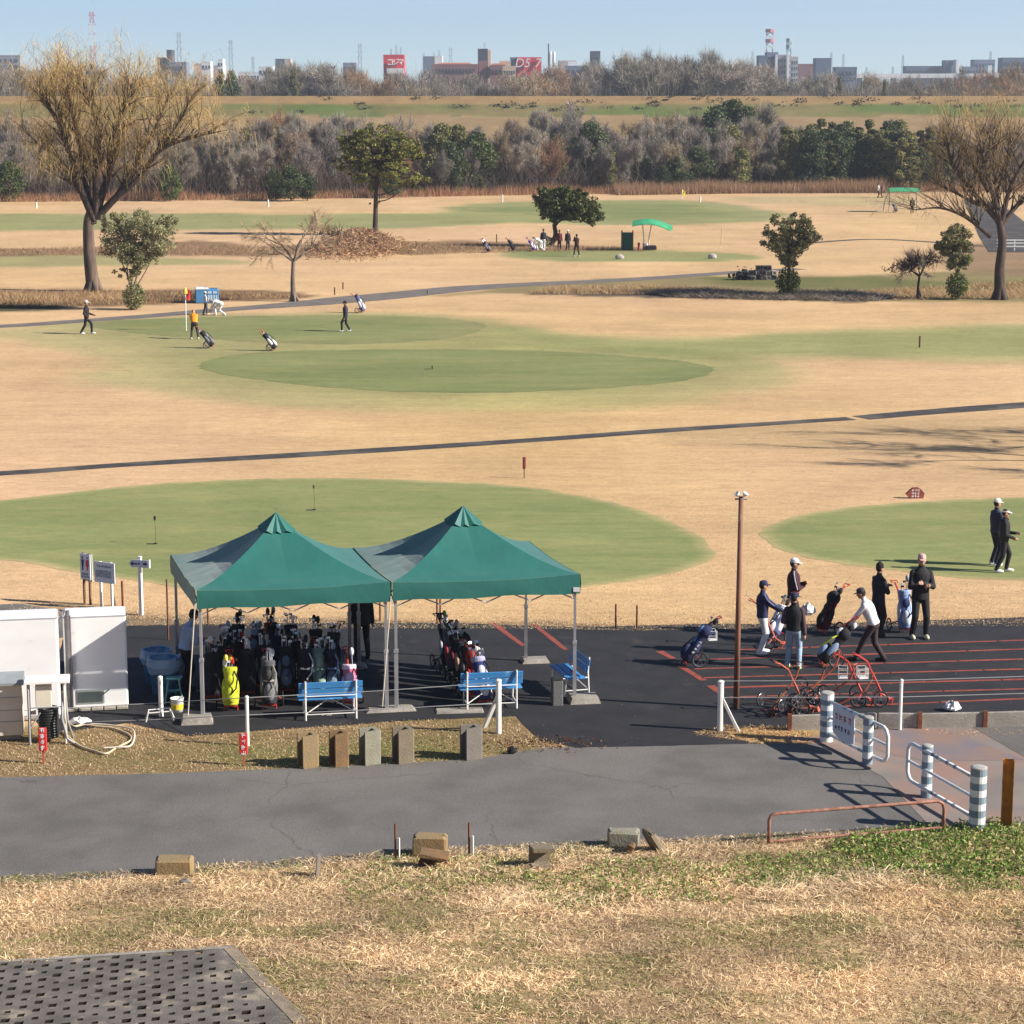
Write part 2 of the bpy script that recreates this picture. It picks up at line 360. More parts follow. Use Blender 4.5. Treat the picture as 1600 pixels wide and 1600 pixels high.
# levee colours
lv = (gy > 458) & (gy < 545)
t1 = fbm(gx * .05, gy * .2, 41); t2 = fbm(gx * .3, gy * .5, 42)
base = np.where((gz > 10.3)[:, None], np.array([.30, .195, .09]), np.array([.115, .150, .040]) + (np.array([.20, .165, .07]) - np.array([.115, .150, .040])) * np.clip((t1 - .46) * 5 + (gx < 20) * .15, 0, 1)[:, None])
base = np.where(((gz < 7.7) & (gy < 499))[:, None], np.array([.30, .205, .105]), base)
col[lv] = (base * (0.8 + .4 * t2)[:, None])[lv]
col[gy > 545] = np.array([.14, .11, .07])
ni, nj = YY.shape
ii = (np.arange(ni - 1)[:, None] * nj + np.arange(nj - 1)[None, :]).ravel()
gf = np.stack([ii, ii + 1, ii + nj + 1, ii + nj], 1)
def turf_material(name, base=None, speckle=.35, mott=0):
    m = bpy.data.materials.new(name); m.use_nodes = True; nt = m.node_tree; N = nt.nodes; L = nt.links
    bs = N["Principled BSDF"]; bs.inputs["Roughness"].default_value = 0.95; bs.inputs["Specular IOR Level"].default_value = 0.1
    tc = N.new("ShaderNodeTexCoord")
    va = N.new("ShaderNodeVertexColor"); va.layer_name = "col"
    def noise(sc, st, det=5):
        mp = N.new("ShaderNodeMapping"); mp.inputs["Scale"].default_value = st; L.new(tc.outputs["Object"], mp.inputs[0])
        n = N.new("ShaderNodeTexNoise"); n.inputs["Scale"].default_value = sc; n.inputs["Detail"].default_value = det; n.inputs["Roughness"].default_value = .62; L.new(mp.outputs[0], n.inputs[0]); return n.outputs[0]
    def rng(o, a, b, c, d):
        r = N.new("ShaderNodeMapRange"); r.inputs[1].default_value = a; r.inputs[2].default_value = b; r.inputs[3].default_value = c; r.inputs[4].default_value = d; L.new(o, r.inputs[0]); return r.outputs[0]
    def mul(a, b):
        x = N.new("ShaderNodeMix"); x.data_type = 'RGBA'; x.blend_type = 'MULTIPLY'; x.inputs[0].default_value = 1; L.new(a, x.inputs[6]); L.new(b, x.inputs[7]); return x.outputs[2]
    c = va.outputs[0]
    c = mul(c, rng(noise(1.1, (.35, 1.6, 1)), .3, .7, 1 - speckle * .28, 1 + speckle * .16))
    c = mul(c, rng(noise(11, (.6, 1, 1)), .3, .7, 1 - speckle * .55, 1 + speckle * .3))
    c = mul(c, rng(noise(24, (.8, 1, 1), 4), .32, .68, 1 - speckle * .5, 1 + speckle * .35))
    c = mul(c, rng(noise(4.2, (.45, 1, 1), 6), .34, .66, 1 - speckle * .42, 1 + speckle * .16))
    c = mul(c, rng(noise(.09, (1, 2.2, 1), 3), .35, .65, .93, 1.05))
    if mott:
        for sc_, st_, aa in ((.55, (.5, 1.6, 1), 1.0), (2.6, (.6, 1.5, 1), .8), (.12, (1, 1.5, 1), .8)):
            rp = N.new("ShaderNodeValToRGB"); rp.color_ramp.elements[0].position = .36; rp.color_ramp.elements[1].position = .64; k = mott * aa
            rp.color_ramp.elements[0].color = (1 - k * .9, 1 - k * .55, 1 - k * .7, 1); rp.color_ramp.elements[1].color = (1 + k * .8, 1 + k * .4, 1 + k * .6, 1); L.new(noise(sc_, st_), rp.inputs[0]); c = mul(c, rp.outputs[0])
    L.new(c, bs.inputs["Base Color"])
    bp = N.new("ShaderNodeBump"); bp.inputs["Strength"].default_value = .35; bp.inputs["Distance"].default_value = .015; L.new(noise(18, (1, 1, 1)), bp.inputs["Height"]); L.new(bp.outputs[0], bs.inputs["Normal"])
    return m
M_turf = turf_material("dry_turf")
M_green = turf_material("mown_green", speckle=.22, mott=.13)
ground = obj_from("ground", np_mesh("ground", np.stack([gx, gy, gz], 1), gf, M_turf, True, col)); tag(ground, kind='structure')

def sheet(name, px, m, z=0.004, smooth=6, colors=None, edge_amp=0.0, rings=None, c0=None, c1=None):
    """thin sheet on the ground; with rings the outer band fades from c0 to c1"""
    poly = [np.array(p[:2]) for p in (smooth_closed(WP(px), smooth) if smooth else [np.array(p) for p in WP(px)])]
    if edge_amp:
        fine = []
        for i in range(len(poly)):
            a, b = poly[i], poly[(i + 1) % len(poly)]; k = max(1, int(np.linalg.norm(b - a) / 0.25))
            for j in range(k): fine.append(a + (b - a) * j / k)
        poly = fine
        pa = np.array(poly); cen = pa.mean(0); nrm = pa - cen; nrm /= np.linalg.norm(nrm, axis=1)[:, None]
        s = (fbm(pa[:, 0] * 1.3, pa[:, 1] * 1.3, 55) - .5) * 2 * edge_amp + (fbm(pa[:, 0] * 5, pa[:, 1] * 5, 56) - .5) * edge_amp
        poly = list(pa + nrm * s[:, None])
    pa = np.array(poly); n = len(pa)
    if rings is None:
        o = MB(); o.add([(p[0], p[1], z) for p in pa], [tuple(range(n))]); ob = o.build(name, m)
    else:
        cen = pa.mean(0); v = pa - cen; ln = np.linalg.norm(v, axis=1)[:, None]
        offs = [0] + list(rings); vs = []; cs = []
        for k, of in enumerate(offs):
            q = cen + v * np.maximum(1 - of / ln, 0.3 if k < len(offs) - 1 else .3)
            vs.append(np.column_stack([q, np.full(n, z)])); t = min(k / 2.0, 1); cs.append(np.tile(np.array(c0) * (1 - t) + np.array(c1) * t, (n, 1)))
        vs.append(np.column_stack([cen[None, :], [[z]]])); cs.append(np.array(c1)[None, :])
        V = np.concatenate(vs); C = np.concatenate(cs); C = C * (0.92 + .16 * fbm(V[:, 0] * .25, V[:, 1] * .12, 3))[:, None]
        F = []
        for k in range(len(offs) - 1):
            for i in range(n): F.append((k * n + i, k * n + (i + 1) % n, (k + 1) * n + (i + 1) % n, (k + 1) * n + i))
        K = (len(offs) - 1) * n
        tri = [(K + i, K + (i + 1) % n, len(V) - 1) for i in range(n)]
        me = bpy.data.meshes.new(name); me.from_pydata([tuple(map(float, p)) for p in V], [], F + tri)
        at = me.color_attributes.new("col", 'FLOAT_COLOR', 'POINT'); c4 = np.ones((len(V), 4), dtype=np.float32); c4[:, :3] = C; at.data.foreach_set("color", c4.ravel())
        me.materials.append(m); ob = obj_from(name, me)
    # face up
    me = ob.data
    if me.polygons[0].normal.z < 0: me.flip_normals()
    return tag(ob, kind='structure')
RG = (.22, .5, 3.0)
sheet("putting_green", [(-320, 830), (-150, 800), (0, 783), (150, 765), (300, 752), (480, 747), (650, 750), (800, 759), (900, 773), (1000, 797), (1070, 825), (1108, 850), (1112, 868), (1092, 884), (1040, 898), (960, 912), (860, 922), (700, 928), (500, 930), (330, 924), (200, 905), (100, 890), (0, 875), (-200, 860)], M_green, .005, 4, edge_amp=.18, rings=RG, c0=OLV, c1=GRN * 1.12)
sheet("putting_green", [(1186, 835), (1205, 820), (1250, 805), (1350, 790), (1470, 781), (1600, 777), (1750, 780), (1900, 800), (1980, 840), (1900, 880), (1750, 905), (1600, 908), (1500, 903), (1400, 892), (1300, 880), (1230, 862), (1198, 848)], M_green, .005, 4, edge_amp=.2, rings=RG, c0=OLV, c1=GRN * 1.12)
sheet("putting_green", [(312, 572), (345, 558), (420, 550), (520, 547), (700, 546), (860, 549), (1000, 558), (1090, 568), (1115, 578), (1085, 592), (1000, 602), (850, 611), (700, 614), (550, 608), (430, 597), (350, 585)], M_green, .007, 4, edge_amp=.25, rings=(.5, 1.6, 5), c0=GRN * .96, c1=GRN * 1.0)
sheet("putting_green", [(132, 508), (180, 501), (300, 496), (450, 493), (600, 493), (700, 498), (760, 508), (740, 520), (690, 530), (560, 538), (420, 535), (300, 528), (200, 519)], M_green, .0055, 4, edge_amp=.3, rings=(1.2, 4.0, 5.5), c0=GRL * .85, c1=GRN * 1.0)
sheet("putting_green", [(725, 326), (800, 321), (950, 318), (1080, 318), (1110, 324), (1170, 334), (1100, 342), (950, 346), (870, 342), (830, 334), (760, 331)], M_green, .02, 4, edge_amp=.5, rings=(1.5, 4, 8), c0=GRL, c1=GRN)
# ------------------------------------------------ asphalt
M_road = mat("weathered_asphalt", (.140, .131, .124), .92, (.108, .101, .096), 1.1, .35, 60, rgb3=(.165, .153, .142), scale3=.35, lo3=.45, hi3=.75, coord='Object')
M_pad = mat("black_asphalt", (.023, .0225, .027), .85, (.015, .015, .018), 1.6, .4, 70, rgb3=(.05, .048, .047), scale3=1.3, lo3=.6, hi3=.8)
M_pathf = mat("cart_path_asphalt", (.060, .052, .050), .9, (.035, .032, .032), 2.0, .3, 30, rgb3=(.09, .08, .07), scale3=.5)
M_conc = mat("old_concrete", (.34, .31, .27), .9, (.22, .20, .175), 2.2, .3, 30)
M_concd = mat("mossy_concrete", (.25, .225, .19), .95, (.13, .115, .09), 5, .5, 30, rgb3=(.24, .14, .05), scale3=3, lo3=.5, hi3=.62)
M_redroad = mat("worn_red_surfacing", (.235, .20, .175), .85, (.18, .155, .145), .9, .25, 50, rgb3=(.27, .165, .135), scale3=.6, lo3=.45, hi3=.65)
M_redline = mat("worn_red_paint", (.31, .068, .045), .75, (.20, .05, .038), 6, .2, 40, rgb3=(.08, .05, .045), scale3=4, lo3=.60, hi3=.7)
def add_cracks(m, scale=.45, wid=.012, dark=.45):
    nt = m.node_tree; N = nt.nodes; L = nt.links; bs = N["Principled BSDF"]; src = bs.inputs["Base Color"].links[0].from_socket
    tc = N.new("ShaderNodeTexCoord"); nz = N.new("ShaderNodeTexNoise"); nz.inputs["Scale"].default_value = 1.7; nz.inputs["Detail"].default_value = 5; L.new(tc.outputs["Object"], nz.inputs[0])
    mxv = N.new("ShaderNodeMix"); mxv.data_type = 'VECTOR'; mxv.inputs[0].default_value = .35; L.new(tc.outputs["Object"], mxv.inputs[4]); L.new(nz.outputs["Color"], mxv.inputs[5])
    vo = N.new("ShaderNodeTexVoronoi"); vo.feature = 'DISTANCE_TO_EDGE'; vo.inputs["Scale"].default_value = scale; L.new(mxv.outputs[1], vo.inputs["Vector"])
    mr = N.new("ShaderNodeMapRange"); mr.inputs[1].default_value = 0; mr.inputs[2].default_value = wid; mr.inputs[3].default_value = 1; mr.inputs[4].default_value = 0; L.new(vo.outputs["Distance"], mr.inputs[0])
    n2 = N.new("ShaderNodeTexNoise"); n2.inputs["Scale"].default_value = .35; n2.inputs["Detail"].default_value = 3; L.new(tc.outputs["Object"], n2.inputs[0]); m2 = N.new("ShaderNodeMapRange"); m2.inputs[1].default_value = .50; m2.inputs[2].default_value = .58; m2.inputs[4].default_value = dark; L.new(n2.outputs[0], m2.inputs[0])
    mu = N.new("ShaderNodeMath"); mu.operation = 'MULTIPLY'; L.new(mr.outputs[0], mu.inputs[0]); L.new(m2.outputs[0], mu.inputs[1])
    sp = N.new("ShaderNodeTexNoise"); sp.inputs["Scale"].default_value = 28; sp.inputs["Detail"].default_value = 3; L.new(tc.outputs["Object"], sp.inputs[0]); sr = N.new("ShaderNodeMapRange"); sr.inputs[1].default_value = .3; sr.inputs[2].default_value = .7; sr.inputs[3].default_value = .80; sr.inputs[4].default_value = 1.18; L.new(sp.outputs[0], sr.inputs[0])
    mm = N.new("ShaderNodeMix"); mm.data_type = 'RGBA'; mm.blend_type = 'MULTIPLY'; mm.inputs[0].default_value = 1; L.new(src, mm.inputs[6]); L.new(sr.outputs[0], mm.inputs[7])
    fx = N.new("ShaderNodeMix"); fx.data_type = 'RGBA'; L.new(mu.outputs[0], fx.inputs[0]); L.new(mm.outputs[2], fx.inputs[6]); fx.inputs[7].default_value = (.035, .032, .03, 1); L.new(fx.outputs[2], bs.inputs["Base Color"])
add_cracks(M_road, .42, .007, .45); add_cracks(M_pad, .5, .006, .0); add_cracks(M_conc, 1.2, .006, .3)
sheet("road", [(-500, 1232), (0, 1215), (200, 1210), (400, 1203), (560, 1196), (740, 1187), (850, 1168), (1000, 1163), (1180, 1159), (1290, 1163), (1395, 1200), (1440, 1245), (1520, 1300), (1560, 1310), (1200, 1319), (940, 1330), (640, 1345), (450, 1361), (250, 1376), (0, 1389), (-500, 1420)], M_road, .006, 0, edge_amp=.06)
sheet("road", [(1180, 1152), (1300, 1150), (1400, 1138), (1700, 1130), (2100, 1115), (2100, 1290), (1600, 1310), (1480, 1320), (1380, 1215), (1290, 1165)], M_redroad, .010, 0)
sheet("road_patch", [(1300, 1143), (1470, 1137), (1600, 1188), (1450, 1191), (1390, 1180)], mat("red_brown_surfacing", (.24, .16, .13), .8, (.17, .15, .17), 1.3, .2, 50), .014, 0)
sheet("road_patch", [(1520, 1137), (1800, 1128), (1900, 1200), (1640, 1206)], M_road, .014, 0)
pad_px = [(170, 1000), (200, 978), (420, 974), (700, 974), (900, 980), (1100, 975), (1250, 976), (1600, 965), (1900, 955), (1950, 1118), (1600, 1122), (1240, 1136), (1130, 1140), (1150, 1155), (1185, 1162), (1050, 1166), (900, 1169), (845, 1158), (805, 1120), (640, 1126), (560, 1132), (430, 1140), (300, 1150), (200, 1130), (60, 1150), (60, 1080), (100, 1000)]
sheet("parking_pad", pad_px, M_pad, .009, 0, edge_amp=.07)
sheet("parking_pad", [(-400, 985), (-100, 950), (30, 943), (110, 955), (200, 968), (200, 985), (60, 1000), (-400, 1020)], M_road, .007, 0, edge_amp=.1)
def strip(name, line, wpx=None, wm=1.0, m=None, z=.006):
    P = [np.array(p[:2]) for p in smooth_open(WP(line), 6)]; vs = []; n = len(P)
    W = wm if hasattr(wm, '__len__') else [wm] * n
    if len(W) != n: W = np.interp(np.linspace(0, 1, n), np.linspace(0, 1, len(W)), W)
    for i, p in enumerate(P):
        d = P[min(i + 1, n - 1)] - P[max(i - 1, 0)]; d = d / np.linalg.norm(d); nn = np.array([-d[1], d[0]])
        j = (random.random() - .5) * .04 * W[i]
        for s in (1, -1): q = p + nn * s * (W[i] / 2 + j); vs.append((q[0], q[1], z))
    o = MB(); o.add(vs, [(2 * i + 1, 2 * i + 3, 2 * i + 2, 2 * i) for i in range(n - 1)]); ob = o.build(name, m)
    if ob.data.polygons[0].normal.z < 0: ob.data.flip_normals()
    return tag(ob, kind='structure')
strip("cart_path", [(-400, 762), (0, 740), (200, 726), (500, 709), (800, 690), (1050, 672), (1330, 654)], None, [1.0, .9, .85, 1.0, .9, .9, .8], M_pathf, .008)
strip("cart_path", [(1345, 653), (1450, 644), (1600, 633), (2000, 605)], None, [1.1, 1.3, 1.5], M_pathf, .008)
strip("cart_path", [(-400, 530), (0, 510), (120, 502), (230, 494), (350, 484), (470, 475), (600, 463), (760, 448), (980, 437), (1160, 425), (1250, 420)], None, [1.4, 1.6, 1.6, 1.8, 2.2, 3.6, 3.2, 2.2, 1.9, 1.5], mat("grey_path", (.17, .145, .125), .9, (.12, .105, .095), 1, .2), .010)
strip("cart_path", [(1210, 385), (1300, 377), (1370, 374), (1450, 378), (1540, 385)], None, .9, M_pathf, .012)
sheet("bunker_road", [(1505, 312), (1540, 312), (1580, 330), (1640, 380), (1640, 395), (1545, 394), (1530, 370)], M_pathf, .02, 0, edge_amp=.3)
# red painted lines on the pad
def line_px(a, b, w, nm="painted_line", z=.013, m=None):
    A, B = G(*a), G(*b); d = (B - A); L = d.length; d.normalize(); n = Vector((-d.y, d.x, 0)) * w / 2
    o = MB(); k = max(2, int(L / .5)); vs = []
    for i in range(k + 1):
        p = A + d * (L * i / k); w1 = 1 + random.uniform(-.16, .16); vs += [p + n * w1, p - n * w1]
    o.add([(v.x, v.y, z) for v in vs], [(2 * i + 1, 2 * i + 3, 2 * i + 2, 2 * i) for i in range(k)])
    ob = o.build(nm, m or M_redline)
    if ob.data.polygons[0].normal.z < 0: ob.data.flip_normals()
    return tag(ob, kind='structure')
line_px((770, 974), (818, 1010), .13); line_px((834, 976), (884, 1016), .13)
line_px((1030, 1018), (1052, 1030), .16); line_px((1064, 1042), (1100, 1064), .16); line_px((1110, 1072), (1128, 1084), .16)
for (x0, y0, x1, y1) in [(1150, 1016, 1750, 996), (1110, 1031, 1750, 1010), (1085, 1046, 1750, 1026), (1096, 1060, 1750, 1042), (1130, 1075, 1750, 1058), (1140, 1090, 1750, 1073), (1190, 1110, 1750, 1086)]:
    xs = x0
    while xs < x1 - 30:
        xe = min(x1, xs + random.uniform(90, 190)); t0 = (xs - x0) / (x1 - x0); t1_ = (xe - 3 - x0) / (x1 - x0)
        line_px((xs, y0 + (y1 - y0) * t0), (xe - 3, y0 + (y1 - y0) * t1_), random.uniform(.085, .125)); xs = xe
# ------------------------------------------------ materials for objects
def sm(name, rgb, rough=.6, **k): return mat(name, rgb, rough, tuple(c * .82 for c in rgb), k.pop('scale', 4), **k)
M_canvas = mat("green_canvas", (.011, .122, .103), .6, (.009, .106, .090), 1.3, .9, 2.2, spec=.5, transl=0)
M_canvas.node_tree.nodes['Principled BSDF'].inputs['Sheen Weight'].default_value = .22; M_canvas.node_tree.nodes['Principled BSDF'].inputs['Sheen Roughness'].default_value = .4
M_canvas_d = mat("green_canvas_seam", (.012, .12, .095), .7, None, 3)
M_steel = mat("galvanised_steel", (.42, .42, .43), .45, (.30, .30, .31), 5, metal=.6)
M_grey = sm("grey_painted_metal", (.33, .33, .34), .5)
M_white = mat("white_paint", (.80, .79, .76), .55, (.70, .68, .63), 2.5, rgb3=(.5, .42, .32), scale3=4, lo3=.68, hi3=.8)
M_whiteb = mat("white_sheet_metal", (.80, .80, .80), .4, (.74, .74, .74), 1.2, rgb3=(.55, .52, .47), scale3=2.2, lo3=.66, hi3=.85, stretch=(1, 1, 2.5))
M_cream = mat("cream_enamel", (.68, .62, .52), .5, (.60, .54, .45), 2)
M_blue = mat("blue_bench_paint", (.055, .26, .60), .45, (.05, .22, .50), 3, rgb3=(.22, .40, .55), scale3=5, lo3=.6, hi3=.72)
M_rust = mat("rusty_steel", (.22, .075, .035), .85, (.13, .045, .025), 7, .3, 40)
M_rustpipe = mat("rusty_pipe", (.36, .18, .13), .75, (.20, .085, .06), 9, .3, 40)
M_redp = mat("red_painted_steel", (.55, .045, .03), .5, (.42, .04, .03), 6)
M_orp = mat("faded_orange_red_paint", (.52, .12, .07), .65, (.36, .09, .055), 6, rgb3=(.22, .09, .05), scale3=6, lo3=.58, hi3=.7)
M_sign = mat("white_sign_board", (.62, .66, .72), .5, (.56, .60, .66), 3)
M_navy = sm("navy_lettering", (.02, .03, .12)); M_black = sm("black_rubber", (.018, .018, .02), .75)
M_blackf = mat("black_fabric", (.022, .022, .026), .85, (.013, .013, .016), 9, .3, 60)
M_redl = sm("red_lettering", (.5, .05, .08)); M_whl = sm("white_lettering", (.85, .83, .82))
M_chrome = sm("club_steel", (.5, .5, .52), .3, metal=.9); M_dark = sm("near_black", (.03, .03, .03))  # M_dark: plain near-black for bin lid, grille handle and eyes
M_bin = mat("blue_plastic", (.10, .26, .46), .4, (.08, .22, .40), 3); M_bag = mat("thin_polythene", (.45, .62, .75), .3, (.38, .54, .68), 6, transl=.3)
M_red = sm("red_plastic", (.62, .03, .03)); M_yel = sm("yellow_plastic", (.75, .55, .05))
M_wood = mat("weathered_wood", (.20, .12, .07), .9, (.11, .065, .04), 6, .3, 20, stretch=(1, 1, .2))

def glyphs(o, p0, ax, ay, rows, cols, h, w, depth, seed=1, gap=.25):
    """unreadable little characters made of short strokes"""
    rr = random.Random(seed); ax, ay, dp = Vector(ax), Vector(ay), Vector(depth)
    for r in range(rows):
        for c in range(cols):
            ox, oy = c * w * (1 + gap), -r * h * (1 + gap * 1.6)
            for k in range(3):
                y = rr.uniform(.05, .85) * h; x0 = rr.uniform(0, .3) * w; x1 = rr.uniform(.7, 1) * w
                o.prism([(ox + x0, oy + y), (ox + x1, oy + y), (ox + x1, oy + y + h * .13), (ox + x0, oy + y + h * .13)], p0, ax, ay, dp * 1.0)
            for k in range(2):
                x = rr.uniform(.1, .85) * w
                o.prism([(ox + x, oy), (ox + x + w * .13, oy), (ox + x + w * .13, oy + h), (ox + x, oy + h)], p0, ax, ay, dp * 1.35)
_fontcache = {}
def text_obj(body, size, m, parent, loc, rot, name="lettering", depth=.004, sx=1.0):
    cu = bpy.data.curves.new("t", 'FONT'); cu.body = body; cu.size = size; cu.extrude = depth; cu.align_x = 'CENTER'; cu.align_y = 'CENTER'
    t = bpy.data.objects.new("t", cu); COL.objects.link(t); dg = bpy.context.evaluated_depsgraph_get()
    me = bpy.data.meshes.new_from_object(t.evaluated_get(dg)); bpy.data.objects.remove(t); bpy.data.curves.remove(cu)
    me.materials.clear(); me.materials.append(m)
    o = obj_from(name, me, parent, loc, rot); o.scale = (sx, 1, 1); return o

# ------------------------------------------------ tents
TW = (G(905, 1097) - G(312, 1128)); TD = Vector((-1.0, 3.4, 0))
T0 = G(312, 1128)
def tent(name, a, w, d, label, shade_lbl=None, tagp=False):
    root = empty(name, a, 0, label, "canopy tent", "green pop-up canopies on the pad")
    w = Vector(w); d = Vector(d); ZT, ZB = 2.63, 2.25; PK = 3.66
    def P(s, t, z): return w * s + d * t + Vector((0, 0, z))
    N = 18; o = MB(); vs = []
    # roof: curved pyramid, four hips; profile sags between eave and peak
    def zf(s, t):
        r = max(abs(s - .5), abs(t - .5)) * 2
        r2 = max(r, .0); z = ZT + (PK - ZT) * (1 - r2) ** 1.5 * (1.0)
        q = min(abs(s - .5), abs(t - .5)) * 2 / max(r, .05)     # sag of the panel between hips
        return z - .05 * (1 - q) * math.sin(math.pi * min(r, 1)) - (.05 * math.sin(math.pi * (q * .5 + .5)) * (r > .98))
    # one mesh per roof panel side + valance
    o = MB(); idx = {}
    for i in range(N + 1):
        for j in range(N + 1):
            # warp grid so that lines follow the hips
            s, t = i / N, j / N; idx[i, j] = len(o.v); v = P(s, t, zf(s, t)); o.v.append(tuple(v))
    for i in range(N):
        for j in range(N):
            a_, b_, c_, d_ = idx[i, j], idx[i + 1, j], idx[i + 1, j + 1], idx[i, j + 1]
            if (i < N / 2) == (j < N / 2): o.f += [(a_, b_, c_), (a_, c_, d_)]
            else: o.f += [(a_, b_, d_), (b_, c_, d_)]
            o.m += [0, 0]
    roof = o.build("roof_canvas", M_canvas, root, smooth=False)
    # vent cap with pleats near the peak
    cp = MB(); c = P(.5, .5, 0); n = 24; k = .17
    ring = []
    for i in range(n):
        ang = 2 * math.pi * (i + .5) / n; cx, cy = math.cos(ang), math.sin(ang); mxx = max(abs(cx), abs(cy)); s = .5 + cx / mxx * k * .5 * 1.05; t = .5 + cy / mxx * k * .5 * 1.05
        ring.append(P(s, t, zf(s, t) + (.07 if i % 2 else .015)))
    top = P(.5, .5, PK + .12)
    cp.add([top] + ring, [(0, 1 + i, 1 + (i + 1) % n) for i in range(n)]); cp.build("vent_cap", M_canvas, root)
    # valance: four wavy strips
    for (p0, p1, nm) in (((0, 0), (1, 0), 0), ((1, 0), (1, 1), 1), ((1, 1), (0, 1), 2), ((0, 1), (0, 0), 3)):
        o = MB(); vs = []; K = 24; out = (P(*p0, 0) + P(*p1, 0)) / 2 - P(.5, .5, 0); out.normalize()
        for i in range(K + 1):
            s = p0[0] + (p1[0] - p0[0]) * i / K; t = p0[1] + (p1[1] - p0[1]) * i / K
            wv = math.sin(i * .55 + nm) * .008
            zz = zf(s, t); vs += [P(s, t, zz) + out * .012, P(s, t, (zz + ZB) / 2) + out * (.022 + wv), P(s, t, ZB - .0 + .015 * math.sin(i * .5)) + out * (.012 - wv)]
        fs = []
        for i in range(K):
            for q in range(2): a0 = i * 3 + q; fs.append((a0, a0 + 1, a0 + 4, a0 + 3))
        o.add(vs, fs); o.build("valance", M_canvas, root, smooth=True)
    for (s, t) in ((0, 0), (1, 0), (1, 1), (0, 1)):
        o = MB(); ins = .02; p = P(s + (ins if s == 0 else -ins), t + (ins if t == 0 else -ins), 0)
        o.box(p + Vector((0, 0, .62)), (.07, .07, 1.2)); o.box(p + Vector((0, 0, 1.72)), (.05, .05, 1.75)); o.box(p + Vector((0, 0, 1.22)), (.085, .085, .07)); o.box(p + Vector((0, 0, .016)), (.16, .16, .02))
        o.build("pole", M_grey if t == 0 else M_steel, root)
    o = MB()
    for (p0, p1) in (((.02, .02), (.98, .02)), ((.98, .02), (.98, .98)), ((.98, .98), (.02, .98)), ((.02, .98), (.02, .02))):
        for k in range(4):
            a1 = [p0[q] + (p1[q] - p0[q]) * k / 4 for q in (0, 1)]; b1 = [p0[q] + (p1[q] - p0[q]) * (k + 1) / 4 for q in (0, 1)]
            z0, z1 = (2.5, 2.12) if k % 2 == 0 else (2.12, 2.5)
            o.cyl(P(*a1, z0), P(*b1, z1), .014, n=5); o.cyl(P(*a1, z1), P(*b1, z0), .014, n=5)
    o.build("truss", M_steel, root)
    if tagp:
        o = MB(); o.box(P(.985, 0, 2.33) + Vector((-.01, -.04, 0)), (.13, .01, .09)); o.build("tag", M_whl, root)
    # guy strap
    o = MB(); o.cyl(P(0, 0, 2.35) + Vector((-.03, -.02, 0)), P(0, 0, .12) + Vector((-.22, -.05, 0)), .012, n=5); o.build("strap", M_cream, root)
    return root
W1 = TW * .497
tent("canopy_tent", T0, W1, TD, "left green canopy tent, over the crowd of golf bags")
tent("canopy_tent", T0 + TW * .503, W1, TD, "right green canopy tent, with a white tag on its valance corner", tagp=True)
def pad_block(px, py, sx, sy, h, rz, label, m=None, taper=.86):
    r = G(px, py); o = MB(); n = len(o.v)
    o.box((0, 0, h / 2), (sx, sy, h), taper=taper); ob = o.build("concrete_weight", m or M_conc, loc=r + Vector((0, 0, .009)), rz=rz)
    tag(ob, label, "concrete block", "concrete pads at the tent poles"); return ob
pad_block(308, 1129, .62, .42, .13, R(8), "thick pale block under the front left pole of the left tent")
pad_block(610, 1110, 1.0, .36, .06, R(10), "long flat slab under the paired middle poles of the tents")
pad_block(912, 1096, .62, .5, .12, R(8), "thick pale block at the front right pole of the right tent")
pad_block(836, 1034, .6, .42, .07, R(8), "pale slab under the back right pole of the right tent")
pad_block(718, 1112, .95, .33, .03, R(6), "broken flat slab under the front feet of the middle bench", taper=.95)
pad_block(502, 1117, .4, .2, .03, R(6), "small pale slab under the left blue bench", taper=.95)
pad_block(548, 1043, .7, .4, .06, R(8), "slab under the paired back poles of the tents")

# ------------------------------------------------ benches
def bench(loc, rz, label, L=1.25):
    r = empty("bench", loc, rz, label, "bench", "blue benches with white metal frames")
    # front of the bench faces +y (away from camera); backrest at y=0
    for (y, z, nm, rx) in ((.10, .40, "seat_slat", 0), (.24, .405, "seat_slat", 0), (.38, .40, "seat_slat", 0)):
        o = MB(); o.bbox((0, 0, 0), (L, .125, .028), .006); ob = o.build(nm, M_blue, r, loc=(0, y, z))
    for z, y in ((.56, .0), (.70, -.035)):
        o = MB(); o.bbox((0, 0, 0), (L, .02, .125), .006); ob = o.build("back_slat", M_blue, r, loc=(0, y, z)); ob.rotation_euler = (R(12), 0, 0)
    for s in (-1, 1):
        x = s * (L / 2 - .13); o = MB()
        o.tube([(x, -.07, .005), (x, -.055, .32), (x, -.045, .5), (x, -.075, .79)], .018, 6); o.build("rear_leg", M_white, r)
        o = MB(); o.tube([(x, .46, .005), (x, .42, .30), (x, .40, .372), (x, -.04, .372)], .017, 6); o.build("front_leg", M_white, r)
        o = MB(); o.cyl((x, -.066, .12), (x, .44, .12), .012, n=6); o.cyl((x, -.05, .13), (0, .2, .372), .010, n=6); o.build("brace", M_white, r)
    o = MB(); o.cyl((-L / 2 + .13, -.06, .12), (L / 2 - .13, -.06, .12), .011, n=6); o.cyl((-L / 2 + .13, -.058, .485), (L / 2 - .13, -.058, .485), .010, n=6); o.build("rail", M_white, r)
    return r
bl = G(488, 1127)
bench(G(517, 1124) + Vector((0, 0, .01)), R(10), "blue bench in front of the left tent, beside the yellow golf bag")
bench(G(768, 1108) + Vector((0, 0, .01)), R(9), "blue bench behind the propped white post, front of the right tent")
bench(G(905, 1085) + Vector((0, .35, .01)), R(106), "blue bench seen end-on between the poles of the right tent", 1.2)
